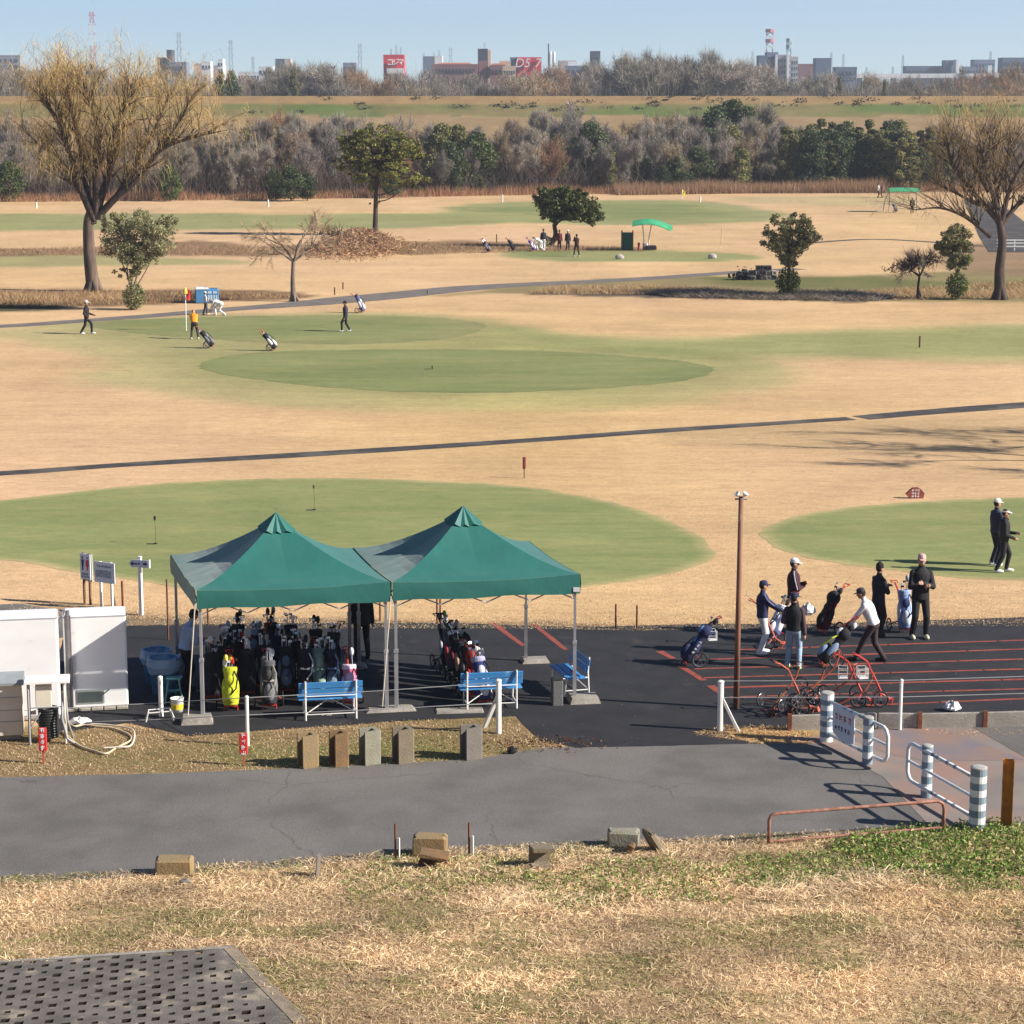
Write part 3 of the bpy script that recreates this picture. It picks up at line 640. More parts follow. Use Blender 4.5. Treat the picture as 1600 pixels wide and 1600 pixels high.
# ash bin
r = empty("litter_bin", G(870, 1101), R(10), "grey speckled square litter bin at the end of the turned bench", "litter bin")
o = MB(); o.bbox((0, 0, .27), (.21, .24, .52), .015); o.build("body", mat("grey_aggregate", (.16, .16, .155), .8, (.09, .09, .09), 40, .3, 60), r)
o = MB(); o.box((0, 0, .54), (.22, .25, .022)); o.box((0, 0, .555), (.14, .16, .01)); o.build("lid", M_dark, r)

# ------------------------------------------------ white boxes on the left
UX = Vector((.985, .17, 0)); VY = Vector((-.17, .985, 0)); ANG = math.atan2(UX.y, UX.x)
def white_box(px0, px1, pyb, pyt, dep, label, base_h=.06, grille=False):
    a = G(px0, pyb); r = empty("storage_box", a, 0, label, "storage box", "white metal storage boxes")
    # width until the ray through px1 along UX
    lo_, hi_ = .2, 8
    for _ in range(40):
        mid = (lo_ + hi_) / 2; q = a + UX * mid
        f = q.y * math.cos(PITCH) - (q.z - HC) * math.sin(PITCH)
        if 800 + FPX * q.x / f < px1: lo_ = mid
        else: hi_ = mid
    Wd = lo_; H = AT(px0, pyt, a.y)[2]
    r.rotation_euler = (0, 0, ANG)
    o = MB(); o.bbox((Wd / 2, dep / 2, (H + base_h) / 2), (Wd, dep, H - base_h), .035); o.build("body", M_whiteb, r)
    o = MB(); o.box((Wd / 2, dep / 2, H - .03), (Wd + .012, dep + .012, .022)); o.build("roof_seam", sm("grey_sealant", (.45, .45, .47)), r)
    for k in range(5):
        o = MB(); o.bbox((0, 0, 0), (Wd / 5 - .02, .16, base_h - .01), .01); o.build("block", M_conc, r, loc=(Wd * (k + .5) / 5, -.06 + random.uniform(-.015, .015), base_h / 2 + .02))
    if grille:
        o = MB(); g0 = Wd * .19; g1 = Wd * .62; z0, z1 = base_h + .08, base_h + .36
        o.box(((g0 + g1) / 2, -.008, (z0 + z1) / 2), (g1 - g0, .02, z1 - z0)); o.build("grille_frame", sm("grille_grey", (.25, .28, .27)), r)
        for k in range(13):
            o = MB(); o.box((0, 0, 0), (.013, .012, z1 - z0 - .07)); o.build("grille_bar", sm("bar_grey", (.12, .14, .14)), r, loc=(g0 + .04 + (g1 - g0 - .08) * k / 12, -.026, (z0 + z1) / 2))
        o = MB(); o.cyl((g1 - .02, -.03, z1 - .1), (g1 + .1, -.06, z1), .012, n=6); o.build("handle", M_dark, r)
        o = MB(); o.box((.085, -.006, H - .22), (.11, .014, .11)); o.build("vent", sm("vent_grey", (.22, .22, .24)), r)
    return r, Wd, H
white_box(-160, 95, 1133, 973, .75, "white metal storage box cut off by the left edge of the picture")
white_box(103, 201, 1111, 963, .75, "white metal storage box with a barred grille near its foot", grille=True)
# rain pipe in the gap
o = MB(); o.cyl((0, 0, 0), (0, 0, 2.05), .045, n=8); o.box((0, 0, 1.0), (.12, .05, 1.9)); ob = o.build("service_duct", mat("brown_duct", (.17, .15, .15), .6, (.10, .09, .1), 3), loc=G(99, 1128) + Vector((0, .75, 0)))
tag(ob, "narrow brown duct standing in the gap between the white boxes", "duct")
# cream cabinet
r = empty("cabinet", G(-20, 1160), ANG, "cream metal cabinet with a grey lid at the left edge", "cabinet")
o = MB(); o.bbox((.12, .3, .62), (1.1, .55, 1.02), .015); o.build("body", M_cream, r)
o = MB(); o.box((.12, .28, 1.15), (1.18, .66, .05), (R(6), 0, 0)); o.build("lid", sm("grey_lid", (.30, .33, .35)), r)
o = MB(); o.box((.12, .3, .06), (1.0, .45, .1)); o.build("plinth", M_conc, r)
o = MB()
for z in (.38, .6, .85): o.box((.12, .022, z), (1.06, .012, .012))
o.build("seam", M_grey, r)
o = MB(); o.box((.86, .1, .52), (.12, .06, .08)); o.build("drawer_rail", M_whl, r)
# stand with corrugated hose
r = empty("utility_stand", G(75, 1163), ANG, "metal stand with a meter box over black corrugated pipe", "utility stand")
for x in (-.33, .33):
    for y in (0, .35):
        o = MB(); o.cyl((x, y, 0), (x, y, 1.18), .022, n=8); o.build("leg", M_cream if x > 0 else M_grey, r)
o = MB(); o.bbox((0.02, .16, 1.22), (.84, .5, .05), .01); o.build("top", M_white, r)
o = MB(); o.bbox((-.05, .12, .93), (.30, .22, .40), .012); o.build("meter_box", M_cream, r)
o = MB(); o.cyl((-.33, 0, .72), (.33, 0, .72), .016, n=6); o.cyl((-.33, 0, .30), (-.12, 0, .62), .014, n=6); o.build("crossbar", M_grey, r)
o = MB()
for k in range(11): o.tube([(math.cos(t) * .17 + .02, math.sin(t) * .17 + .2, .12 + k * .052) for t in [2 * math.pi * i / 16 for i in range(16)]], .03, 6, closed=True)
o.build("corrugated_pipe", mat("black_corrugated", (.035, .04, .04), .35, (.02, .02, .02), 5), r, smooth=True)
o = MB(); o.tube([(.30, .06, 1.0), (.28, -.06, .5), (.36, -.08, .12), (.5, -.12, .03)], .025, 6); o.tube([(.36, .06, .9), (.38, -.02, .45), (.47, -.02, .1)], .02, 6); o.build("drain_hose", M_grey, r, smooth=True)
# hose on the ground and crumpled white sheet
pts = [(104, 1128), (115, 1137), (130, 1135), (150, 1137), (175, 1140), (200, 1149), (205, 1158), (192, 1166), (180, 1172), (165, 1180), (145, 1175), (125, 1168), (108, 1155), (98, 1145)]
o = MB(); o.tube([(p[0], p[1], .03) for p in smooth_open([tuple(G(*q)[:2]) for q in pts], 5)], .022, 6); ob = o.build("garden_hose", mat("cream_hose", (.62, .52, .36), .5, (.5, .4, .26), 9), smooth=True); tag(ob, "pale hose looping over the dry grass by the white box", "hose")
pts = [(138, 1135), (170, 1137), (205, 1143), (210, 1156), (203, 1170), (180, 1172), (160, 1173)]
o = MB(); o.tube([(p[0], p[1], .055) for p in smooth_open([tuple(G(*q)[:2]) for q in pts], 5)], .018, 6); ob = o.build("garden_hose", M_cream, smooth=True); tag(ob, "second thinner hose lying over the looping pale hose", "hose")
def crumple(name, loc, size, m, label, cat, seed=1):
    rr = random.Random(seed); o = MB(); o.ball((0, 0, size[2] * .5), (size[0] / 2, size[1] / 2, size[2] / 2), 14, 8)
    o.v = [(x * (1 + rr.uniform(-.22, .22)), y * (1 + rr.uniform(-.22, .22)), max(.004, z * (1 + rr.uniform(-.3, .3)))) for x, y, z in o.v]
    return tag(o.build(name, m, loc=loc), label, cat)
crumple("plastic_sheet", G(126, 1131), (.42, .3, .12), M_whl, "crumpled white plastic sheet beside the hose", "plastic sheet", 3)
crumple("plastic_bag", G(1487, 1111), (.33, .25, .17), M_whl, "crumpled white plastic bag on the pad near the kerb", "plastic bag", 4)
# ------------------------------------------------ wire fence posts, wires, red signs
def post(px, pyb, pyt, rad, label, m=M_white, cat="post", grp="white posts of the wire fence", brace=None, name="fence_post"):
    a = G(px, pyb); H = AT(px, pyt, a.y)[2]; r = empty(name, a, 0, label, cat, grp)
    o = MB(); o.cyl((0, 0, -.02), (0, 0, H - .02), rad, n=10); o.lathe([(rad * 1.12, H - .02), (rad * 1.12, H - .005), (rad * .6, H + .012), (0.0001, H + .015)], n=10); o.build("post", m, r)
    if brace:
        b = G(*brace) - a; o = MB(); o.box(b / 2 + Vector((0, 0, H * .36)), (.075, .05, (b + Vector((0, 0, -H * .72))).length), (Vector((0, 0, H * .72)) - b).to_track_quat('Z', 'Y').to_matrix()); o.build("brace", m, r)
    return r
post(252, 1120, 1057, .045, "short white fence post beside the bins")
post(387, 1165, 1088, .034, "thin white fence post beside the small red sign")
post(779, 1146, 1062, .055, "white fence post propped by a brace, left of the entrance", brace=(757, 1137))
post(1125, 1142, 1064, .06, "white fence post propped by a brace, right of the entrance", brace=(1154, 1143))
post(1406, 1141, 1062, .034, "thin white fence post behind the barrier with the notice")
def wire(pts, rad, label, n=12, name="fence_wire", m=M_grey, grp="fence wires"):
    o = MB(); P = [AT(x, y, d) for x, y, d in pts]; o.tube(P, rad, 4); return tag(o.build(name, m), label, "wire", grp)
y1 = G(387, 1165)[1]; y0 = G(252, 1120)[1]; y2 = G(779, 1146)[1]
wire([(-30, 1114, y0 - .5), (252, 1098, y0), (387, 1090, y1), (600, 1079, (y1 + y2) / 2), (779, 1066, y2)], .008, "upper wire left of the entrance")
wire([(-30, 1134, y0 - .5), (252, 1124, y0 - .3), (387, 1117, y1), (600, 1108, (y1 + y2) / 2), (779, 1098, y2)], .008, "lower wire left of the entrance")
y3 = G(1125, 1142)[1]; y4 = G(1406, 1141)[1]
wire([(1125, 1064, y3), (1406, 1063, y4), (1750, 1052, y4 + .8)], .008, "upper wire right of the entrance")
wire([(1125, 1090, y3), (1406, 1089, y4), (1750, 1079, y4 + .8)], .008, "lower wire right of the entrance")
def red_sign(px, pyb, pyt, label):
    a = G(px, pyb); H = AT(px, pyt, a.y)[2]; r = empty("warning_stake", a, R(4), label, "warning sign", "small red signs on stakes")
    o = MB(); o.box((0, .01, H * .25), (.035, .025, H * .5)); o.build("stake", M_orp, r)
    o = MB(); o.bbox((0, 0, H * .68), (.15, .05, H * .64), .01); o.build("board", M_red, r)
    o = MB(); glyphs(o, (-.045, -.026, H * .88), (1, 0, 0), (0, 0, 1), 4, 1, .085, .085, (0, -.004, 0), seed=px, gap=.2); o.build("lettering", M_whl, r)
red_sign(68, 1193, 1137, "small red sign on a stake with white characters, in front of the utility stand")
red_sign(381, 1196, 1146, "small red sign on a stake with white characters, by the thin fence post")
# bins, step, bucket, rack
def bin_(px, py, d, h, label):
    r = empty("rubbish_bin", G(px, py), 0, label, "rubbish bin", "blue bins beside the left tent")
    o = MB(); o.lathe([(d * .38, 0), (d * .48, h * .96), (d * .5, h), (d * .46, h * 1.0), (d * .44, h * .5), (.001, h * .45)], n=20); o.build("tub", M_bin, r, smooth=True)
    o = MB(); rr = random.Random(px)
    o.lathe([(d * .50, h * .62), (d * .56, h * .80), (d * .52, h * 1.01), (d * .47, h * 1.02), (d * .44, h * .8)], n=20); o.v = [(x * (1 + rr.uniform(-.03, .03)), y * (1 + rr.uniform(-.03, .03)), z + rr.uniform(-.02, .02)) for x, y, z in o.v]; o.build("liner_bag", M_bag, r)
    o = MB(); o.tube([(math.cos(t) * d * .5, math.sin(t) * d * .5, h * .97) for t in [2 * math.pi * i / 20 for i in range(20)]], .015, 5, closed=True); o.build("rim_band", M_navy, r)
bin_(246, 1068, .62, .72, "blue rubbish bin with a liner, further from the camera")
bin_(257, 1083, .64, .75, "blue rubbish bin with a liner, nearer to the camera")
r = empty("step_stool", G(272, 1098), R(10), "small pale green step stool behind the bucket", "step stool")
for x in (-.12, .12):
    o = MB(); o.cyl((x * 1.5, -.1, 0), (x * .8, 0, .5), .016, n=6); o.build("leg", sm("mint_paint", (.15, .38, .36)), r)
    o = MB(); o.cyl((x * 1.5, .18, 0), (x * .8, .05, .5), .016, n=6); o.build("leg", sm("mint_paint2", (.15, .38, .36)), r)
o = MB(); o.box((0, .02, .51), (.3, .22, .03)); o.box((0, -.04, .27), (.26, .12, .02)); o.build("tread", sm("mint_paint3", (.15, .38, .36)), r)
r = empty("bucket", G(277, 1112), 0, "white bucket with a yellow label under the stool", "bucket")
o = MB(); o.lathe([(.11, 0), (.13, .27), (.138, .28), (.125, .28), (.10, .05), (.001, .05)], n=16); o.build("pail", M_whl, r, smooth=True)
o = MB(); o.lathe([(.1195, .06), (.128, .17)], n=16); o.build("label_band", M_yel, r)
r = empty("wire_rack", G(250, 1128), R(8), "low white pipe rack lying beside the fence post", "rack")
o = MB(); o.tube([(-.27, 0, 0), (-.22, .02, .18), (.2, .02, .2), (.27, 0, 0)], .014, 6); o.tube([(-.27, .25, 0), (-.22, .25, .18), (.2, .25, .2), (.27, .25, 0)], .014, 6); o.cyl((-.22, .02, .18), (-.22, .25, .18), .012, n=6); o.cyl((.2, .02, .2), (.2, .25, .2), .012, n=6); o.build("frame", M_white, r)
# ------------------------------------------------ sign boards behind the boxes
r = empty("toilet_sign", G(137, 944), R(-36), "blue-white toilet sign with two figures on brown legs", "sign")
Y = G(137, 944)[1]; H = AT(137, 864, Y)[2]
for x in (-.10, .10):
    o = MB(); o.box((x, 0, H * .5), (.045, .045, H)); o.build("leg", M_wood, r)
o = MB(); o.box((0, -.03, H - .33), (.34, .02, .62)); o.build("board", M_sign, r)
o = MB(); o.box((.0, .03, H - .36), (.34, .012, .68)); o.build("back_board", M_white, r)
for x, m in ((-.08, M_navy), (.08, M_redl)):
    o = MB(); o.ball((x, -.045, H - .11), (.028, .006, .028), 8, 6); o.prism([(x - .045, H - .16), (x + .045, H - .16), (x + .05 if m is M_redl else x + .03, H - .32), (x + .018, H - .32), (x + .018, H - .42), (x - .018, H - .42), (x - .018, H - .32), (x - .05 if m is M_redl else x - .03, H - .32)], (0, -.042, 0), (1, 0, 0), (0, 0, 1), (0, -.006, 0)); o.build("figure", m, r)
o = MB(); glyphs(o, (-.13, -.041, H - .53), (1, 0, 0), (0, 0, 1), 2, 4, .05, .05, (0, -.004, 0), seed=5); o.build("lettering", M_navy, r)
r = empty("notice_board", G(167, 950), R(-30), "wide tilted pale blue notice board on white legs", "sign")
Y = G(167, 950)[1]; H = AT(167, 878, Y)[2]
for x, m in ((-.16, M_white), (.17, M_white)):
    o = MB(); o.box((x, 0, H * .5), (.05, .05, H)); o.build("leg", m, r)
o = MB(); o.cyl((.0, .3, 0), (.0, .12, H * .8), .03, n=6); o.build("prop", M_wood, r)
o = MB(); o.box((0, -.04, H - .25), (.62, .02, .50)); o.build("board", M_sign, r)
o = MB(); glyphs(o, (-.22, -.051, H - .13), (1, 0, 0), (0, 0, 1), 1, 7, .05, .05, (0, -.003, 0), seed=8); glyphs(o, (-.27, -.051, H - .23), (1, 0, 0), (0, 0, 1), 5, 14, .025, .028, (0, -.003, 0), seed=9); o.build("lettering", M_navy, r)
r = empty("direction_sign", G(221, 961), R(-14), "white post with a two-way arrow board behind the left tent", "sign")
Y = G(221, 961)[1]; H = AT(221, 869, Y)[2]
o = MB(); o.bbox((0, 0, H / 2), (.085, .085, H), .01); o.build("post", M_white, r)
o = MB(); o.prism([(-.24, .0), (-.19, .09), (.22, .09), (.24, 0), (.22, -.09), (-.19, -.09)], (0, -.045, H - .17), (1, 0, 0), (0, 0, 1), (0, -.015, 0)); o.box((.25, -.02, H - .17), (.018, .07, .2)); o.build("arrow_board", M_sign, r)
o = MB()
for s in (-1, 1): o.prism([(s * .215, 0), (s * .15, .05), (s * .15, .02), (s * .1, .02), (s * .1, -.02), (s * .15, -.02), (s * .15, -.05)][::s], (0, -.0605, H - .17), (1, 0, 0), (0, 0, 1), (0, -.004, 0))
glyphs(o, (-.10, -.0605, H - .2), (1, 0, 0), (0, 0, 1), 1, 2, .06, .06, (0, -.004, 0), seed=3); o.build("lettering", M_navy, r)
def stake(px, pyb, pyt, m, label, rad=.02, cat="stake", grp=None, name="stake", lean=0):
    a = G(px, pyb); H = AT(px, pyt, a.y)[2]; o = MB(); o.cyl((0, 0, 0), (lean, 0, H), rad, n=6)
    a.z = hz(a.x, a.y); return tag(o.build(name, m, loc=a), label, cat, grp)
ob = stake(192, 951, 908, M_rust, "dark rusty stake between the notice board and the arrow sign", .03)
for (x, b, t, l) in ((263, 1000, 905, 0), (325, 977, 945, 0), (594, 970, 938, 0), (683, 975, 936, 0), (688, 975, 936, 0), (962, 982, 944, 0), (995, 984, 946, .03)):
    stake(x, b, t, M_rust, "rusty stake beyond the pad, " + {263: "tall one beside the left tent's back corner", 325: "seen under the left canopy", 594: "seen under the canopies near the middle poles", 683: "left of a close pair behind the diagonal bags", 688: "right of a close pair behind the diagonal bags", 962: "upright one right of the tents", 995: "leaning one right of the tents"}[x], .022, grp="rusty stakes along the far edge of the pad")
# ------------------------------------------------ row of upright concrete blocks
bm = [M_concd, M_concd, M_conc, M_concd, M_concd]
cols_ = [mat("ochre_stained_block", (.27, .18, .085), .95, (.22, .17, .10), 5, .5, 30), mat("brown_stained_block", (.21, .115, .05), .95, (.13, .09, .05), 5, .5, 30), mat("grey_lichen_block", (.25, .245, .195), .95, (.22, .20, .15), 5, .5, 30), mat("grey_brown_block", (.19, .155, .11), .95, (.16, .13, .09), 5, .5, 30), mat("plain_grey_block", (.18, .16, .14), .95, (.16, .14, .12), 5, .5, 30)]
lbl = ["ochre stained concrete block, leftmost of the upright row", "dark brown stained block, second in the upright row", "pale grey upright block in the middle of the row", "grey-brown upright block, fourth in the row", "plain grey upright block standing apart at the right of the row"]
for i, (x0, x1, yb, yt) in enumerate([(463, 499, 1200, 1148), (514, 545, 1198, 1145), (560, 596, 1195, 1141), (612, 648, 1193, 1139), (718, 755, 1187, 1136)]):
    a = G((x0 + x1) / 2, yb); H = AT(x0, yt, a.y)[2] * .97; sc = FPX / (a.y * 1.03); w = (x1 - x0) / sc * .76
    o = MB(); ch = .075
    poly = [(-w / 2, -.16), (w / 2 - .03, -.16), (w / 2, -.13), (w / 2, .16), (-w / 2, .16), (-w / 2, .11), (w * .22, .08), (w * .22, -.08), (-w / 2, -.11)]
    o.prism(poly, (0, 0, 0), (1, 0, 0), (0, 1, 0), (0, 0, H)); ob = o.build("concrete_block", cols_[i], loc=a + Vector((0, .12, 0)), rz=R(27 + random.uniform(-2, 2)))
    tag(ob, lbl[i], "concrete block", "upright concrete blocks beside the road")
# tumbled blocks on the near side of the road
def tumbled(px, py, size, rot, label, m, z=0, hollow=False):
    a = GH(px, py); rr = random.Random(px); o = MB()
    if hollow:
        L, D, H = size[0], size[1] / 2, size[2] / 2; o.prism([(-D, -H), (D, -H), (D, H), (-D, H), (-D, H * .6), (D * .6, H * .5), (D * .6, -H * .5), (-D, -H * .6)], (-L / 2, 0, 0), (0, 1, 0), (0, 0, 1), (L, 0, 0))
    else: o.bbox((0, 0, 0), size, .035)
    o.v = [(x + rr.uniform(-.012, .012), y + rr.uniform(-.012, .012), zz + rr.uniform(-.012, .012)) for x, y, zz in o.v]
    ob = o.build("concrete_block", m, loc=a + Vector((0, 0, z))); ob.rotation_euler = rot
    tag(ob, label, "concrete block", "fallen concrete blocks on the near verge")
tumbled(273, 1366, (.58, .30, .30), (0, 0, R(3)), "mossy block lying on the verge at the left", cols_[0], .13)
tumbled(672, 1336, (.55, .28, .28), (0, 0, R(-4)), "yellowish block lying behind a broken one between the thin stakes", cols_[0], .20)
tumbled(676, 1354, (.44, .26, .27), (R(8), R(10), R(-5)), "broken dark block leaning against the yellowish one", cols_[1], .10, True)
tumbled(846, 1354, (.34, .30, .36), (R(-5), R(4), R(14)), "square block with a dark hollow side, alone in the weeds", cols_[3], .15, True)
tumbled(974, 1322, (.52, .28, .27), (0, 0, R(-3)), "pale flat-topped block near the tilted slab", cols_[2], .15)
tumbled(1021, 1330, (.12, .34, .46), (0, R(-32), R(25)), "dark thin slab tilted on its edge", cols_[3], .16)
tumbled(985, 1334, (.12, .22, .24), (0, R(25), R(-10)), "small tilted slab at the foot of the flat-topped block", cols_[1], .07)
tumbled(497, 1368, (.05, .12, .40), (0, R(6), 0), "thin weathered stub sticking out of the straw", cols_[4], .15)
tumbled(290, 1381, (.16, .12, .12), (0, 0, R(20)), "small broken lump below the mossy block", cols_[4], .03)
for (x, b, t) in ((618, 1345, 1287), (733, 1340, 1285)):
    a = G(x, b); a.z = hz(a.x, a.y); H = AT(x, t, a.y)[2] - a.z
    r = empty("marker_stake", a, 0, "thin rusty stake with a white sleeve, %s" % ("left of the yellowish block" if x < 700 else "right of the yellowish block"), "stake", "sleeved stakes on the near verge")
    o = MB(); o.cyl((0, 0, 0), (0, 0, H), .018, n=6); o.build("rod", M_rust, r)
    o = MB(); o.cyl((.06, -.02, 0), (.06, -.02, H * .62), .016, n=6); o.build("sleeve", M_white, r)
crumple("plastic_scrap", G(800, 1178), (.18, .12, .13), M_blackf, "dark lump of rubbish at the road edge", "litter", 8)
# ------------------------------------------------ light pole
a = G(1150, 1107); r = empty("lamp_pole", a, 0, "tall thin brown light pole with two floodlights", "lamp post"); H = AT(1158, 776, a.y)[2]
tx = AT(1158, 776, a.y)[0] - a.x
o = MB(); o.tube([(0, 0, 0), (tx * .5, 0, H * .5), (tx, 0, H)], [.062, .055, .048], 10); o.build("pole", mat("brown_pole", (.26, .12, .07), .7, (.15, .075, .05), 5, rgb3=(.45, .38, .3), scale3=3, lo3=.6, hi3=.7, stretch=(1, 1, .3)), r, smooth=True)
o = MB(); o.cyl((tx - .12, 0, H - .05), (tx + .12, 0, H - .05), .02, n=6); o.build("crossarm", M_grey, r)
for s in (-1, 1):
    o = MB(); o.lathe([(.02, -.05), (.05, .0), (.058, .03), (.05, .035), (.001, .03)], (tx + s * .075, -.02, H + .05), 12, rot=(R(35), 0, R(s * 60))); o.build("floodlight", M_whl, r)
    # ------------------------------------------------ kerb wall of planks between rusty posts
pts_w = [(1233, 1141), (1300, 1139), (1370, 1137), (1436, 1138), (1538, 1136), (1650, 1133), (1760, 1130), (1870, 1127)]
r = empty("retaining_kerb", G(1233, 1141), 0, "low concrete plank kerb held by rusty posts beside the pad", "kerb wall"); b0 = G(1233, 1141)
for i in range(len(pts_w) - 1):
    A, B = G(*pts_w[i]) - b0, G(*pts_w[i + 1]) - b0; d = B - A; o = MB(); o.bbox((0, 0, .15), (d.length - .03, .07, .30), .012)
    o.build("plank", M_conc, r, loc=(A + B) / 2, rz=math.atan2(d.y, d.x))
for i, q in enumerate(pts_w):
    if i in (0, 3, 4, 5, 6, 7):
        A = G(*q) - b0; o = MB(); o.box((A.x, A.y - .05, .17), (.08, .06, .34)); o.build("post", M_rust, r)
# ------------------------------------------------ road barriers
M_band_g = mat("grey_band", (.20, .27, .33), .5, (.17, .23, .28), 4); M_barw = mat("barrier_white", (.72, .74, .74), .45, (.62, .64, .65), 3, rgb3=(.40, .38, .36), scale3=6, lo3=.62, hi3=.75); M_cap = mat("dirty_cap", (.42, .42, .40), .7, (.30, .29, .27), 8)
def banded_post(parent, p, rad, H, nb, inv=0, zb=0):
    o = MB(); o.cur = 0; n = 18
    for k in range(nb):
        z0 = H * k / nb; z1 = H * (k + 1) / nb; o.cur = (k + inv) % 2; rr = rad * (1.015 if o.cur else 1.0)
        o.cyl(p + Vector((0, 0, z0)), p + Vector((0, 0, z1)), rr, n=n, cap=False)
    o.cur = 2; o.lathe([(rad * 1.03, H), (rad * 1.03, H + .02), (rad * .8, H + .035), (.0001, H + .04)], p, n)
    o.build("post", [M_barw, M_band_g, M_cap], parent, smooth=False)
def barrier(big, mid, end, Hs, rads, label, rail_fr, inv=0):
    """big,mid,end ground pixels; rails run big->end with a rounded end loop"""
    A, B, C = G(*big), G(*mid), G(*end); r = empty("road_barrier", A, 0, label, "barrier", "white and grey striped road barriers")
    B = B - A; C = C - A; banded_post(r, Vector((0, 0, 0)), rads[0], Hs[0], 9, inv); banded_post(r, B, rads[1], Hs[1], 7, 1)
    d = C.normalized(); e = C - d * .16
    for f in rail_fr[:1] + rail_fr[-1:]: pass
    zt, zm, zb = rail_fr
    side = Vector((d.y, -d.x, 0)) * .0
    o = MB(); o.tube([d * rads[0] * .9 + Vector((0, 0, zt)), e + Vector((0, 0, zt)), e + d * .09 + Vector((0, 0, zt - .035)), C + Vector((0, 0, zt - .14)), C + Vector((0, 0, zb + .14)), e + d * .09 + Vector((0, 0, zb + .035)), e + Vector((0, 0, zb)), d * rads[0] * .9 + Vector((0, 0, zb))], .034, 8); o.build("loop_rail", M_barw, r, smooth=True)
    o = MB(); o.cyl(d * rads[0] * .9 + Vector((0, 0, zm)), C + Vector((0, 0, zm)), .028, n=8); o.build("middle_rail", M_barw, r)
    rr = random.Random(3)
    for f in [rr.uniform(.1, .92) for _ in range(5)]:
        for z in (zt, zb): o = MB(); p = d * (C.length * f); o.cyl(p + Vector((0, 0, z)), p + d * .09 + Vector((0, 0, z)), .0355, n=8, cap=False); o.build("worn_band", M_band_g, r)
    return r, d, C
# barrier 1: back-left big post (1291,1156), mid post (1355,1195), loop end (1384,1203)
b1, d1, C1 = barrier((1291, 1158), (1355, 1194), (1386, 1206), (.93, .87), (.125, .095), "striped road barrier carrying a hanging notice", (.80, .49, .16))
b2, d2, C2 = barrier((1526, 1296), (1447, 1246), (1417, 1232), (1.06, .92), (.135, .095), "striped road barrier nearest the orange steel post", (.86, .52, .18), 1)
# notice on barrier 1
n1_ = Vector((d1.y, -d1.x, 0)); n1_ = -n1_ if n1_.y > 0 else n1_
sg = empty("hanging_notice", b1.location + d1 * .30 + n1_ * .045, 0, "pale blue notice with red and blue characters tied to the barrier rails", "sign")
Ln = C1.length; w_ = Ln * .36
o = MB(); o.prism([(0, .30), (.0, .80), (w_, .80), (w_, .24), (w_ * .75, .18), (w_ * .35, .18)], (0, 0, 0), d1, (0, 0, 1), n1_ * .012); o.build("board", M_sign, sg)
o = MB(); glyphs(o, n1_ * .0125 + d1 * w_ * .1 + Vector((0, 0, .56)), d1, (0, 0, 1), 1, 4, w_ * .16, w_ * .16, n1_ * .003, seed=2); o.build("red_lettering", M_redl, sg)
o = MB(); glyphs(o, n1_ * .0125 + d1 * w_ * .1 + Vector((0, 0, .36)), d1, (0, 0, 1), 1, 5, w_ * .12, w_ * .12, n1_ * .003, seed=12); o.build("blue_lettering", M_navy, sg)
# orange H-beam
a = G(1572, 1296); H = AT(1572, 1186, a.y)[2]; o = MB()
o.box((-.085, 0, H / 2), (.018, .14, H)); o.box((.085, 0, H / 2), (.018, .14, H)); o.box((0, .01, H / 2), (.155, .014, H))
ob = o.build("steel_beam_post", mat("orange_rusty_paint", (.52, .23, .03), .6, (.34, .13, .03), 4, rgb3=(.12, .05, .03), scale3=7, lo3=.6, hi3=.68), loc=a, rz=R(-14)); tag(ob, "upright orange painted steel beam with rusty edges", "steel post")
# rusty arch rail
A = G(1201, 1322); B = G(1474, 1300); A.z = 0; H = AT(1205, 1272, A.y)[2]
d = (B - A); o = MB(); pts = [Vector((0, 0, -.05)), Vector((0, 0, H - .1)), d.normalized() * .03 + Vector((0, 0, H - .03)), d.normalized() * .1 + Vector((0, 0, H)), d - d.normalized() * .12 + Vector((0, 0, H + .0)), d - d.normalized() * .03 + Vector((0, 0, H - .05)), d + Vector((0, 0, H - .14)), d + Vector((0, 0, -.05))]
r = empty("pipe_rail", A, 0, "low rusty brown pipe rail at the edge of the road", "pipe rail")
o.tube(pts, .03, 8); o.build("hoop", M_rustpipe, r, smooth=True)
o = MB(); o.cyl(Vector((0, 0, .08)), d + Vector((0, 0, .08)), .022, n=8); o.build("lower_bar", M_rustpipe, r)
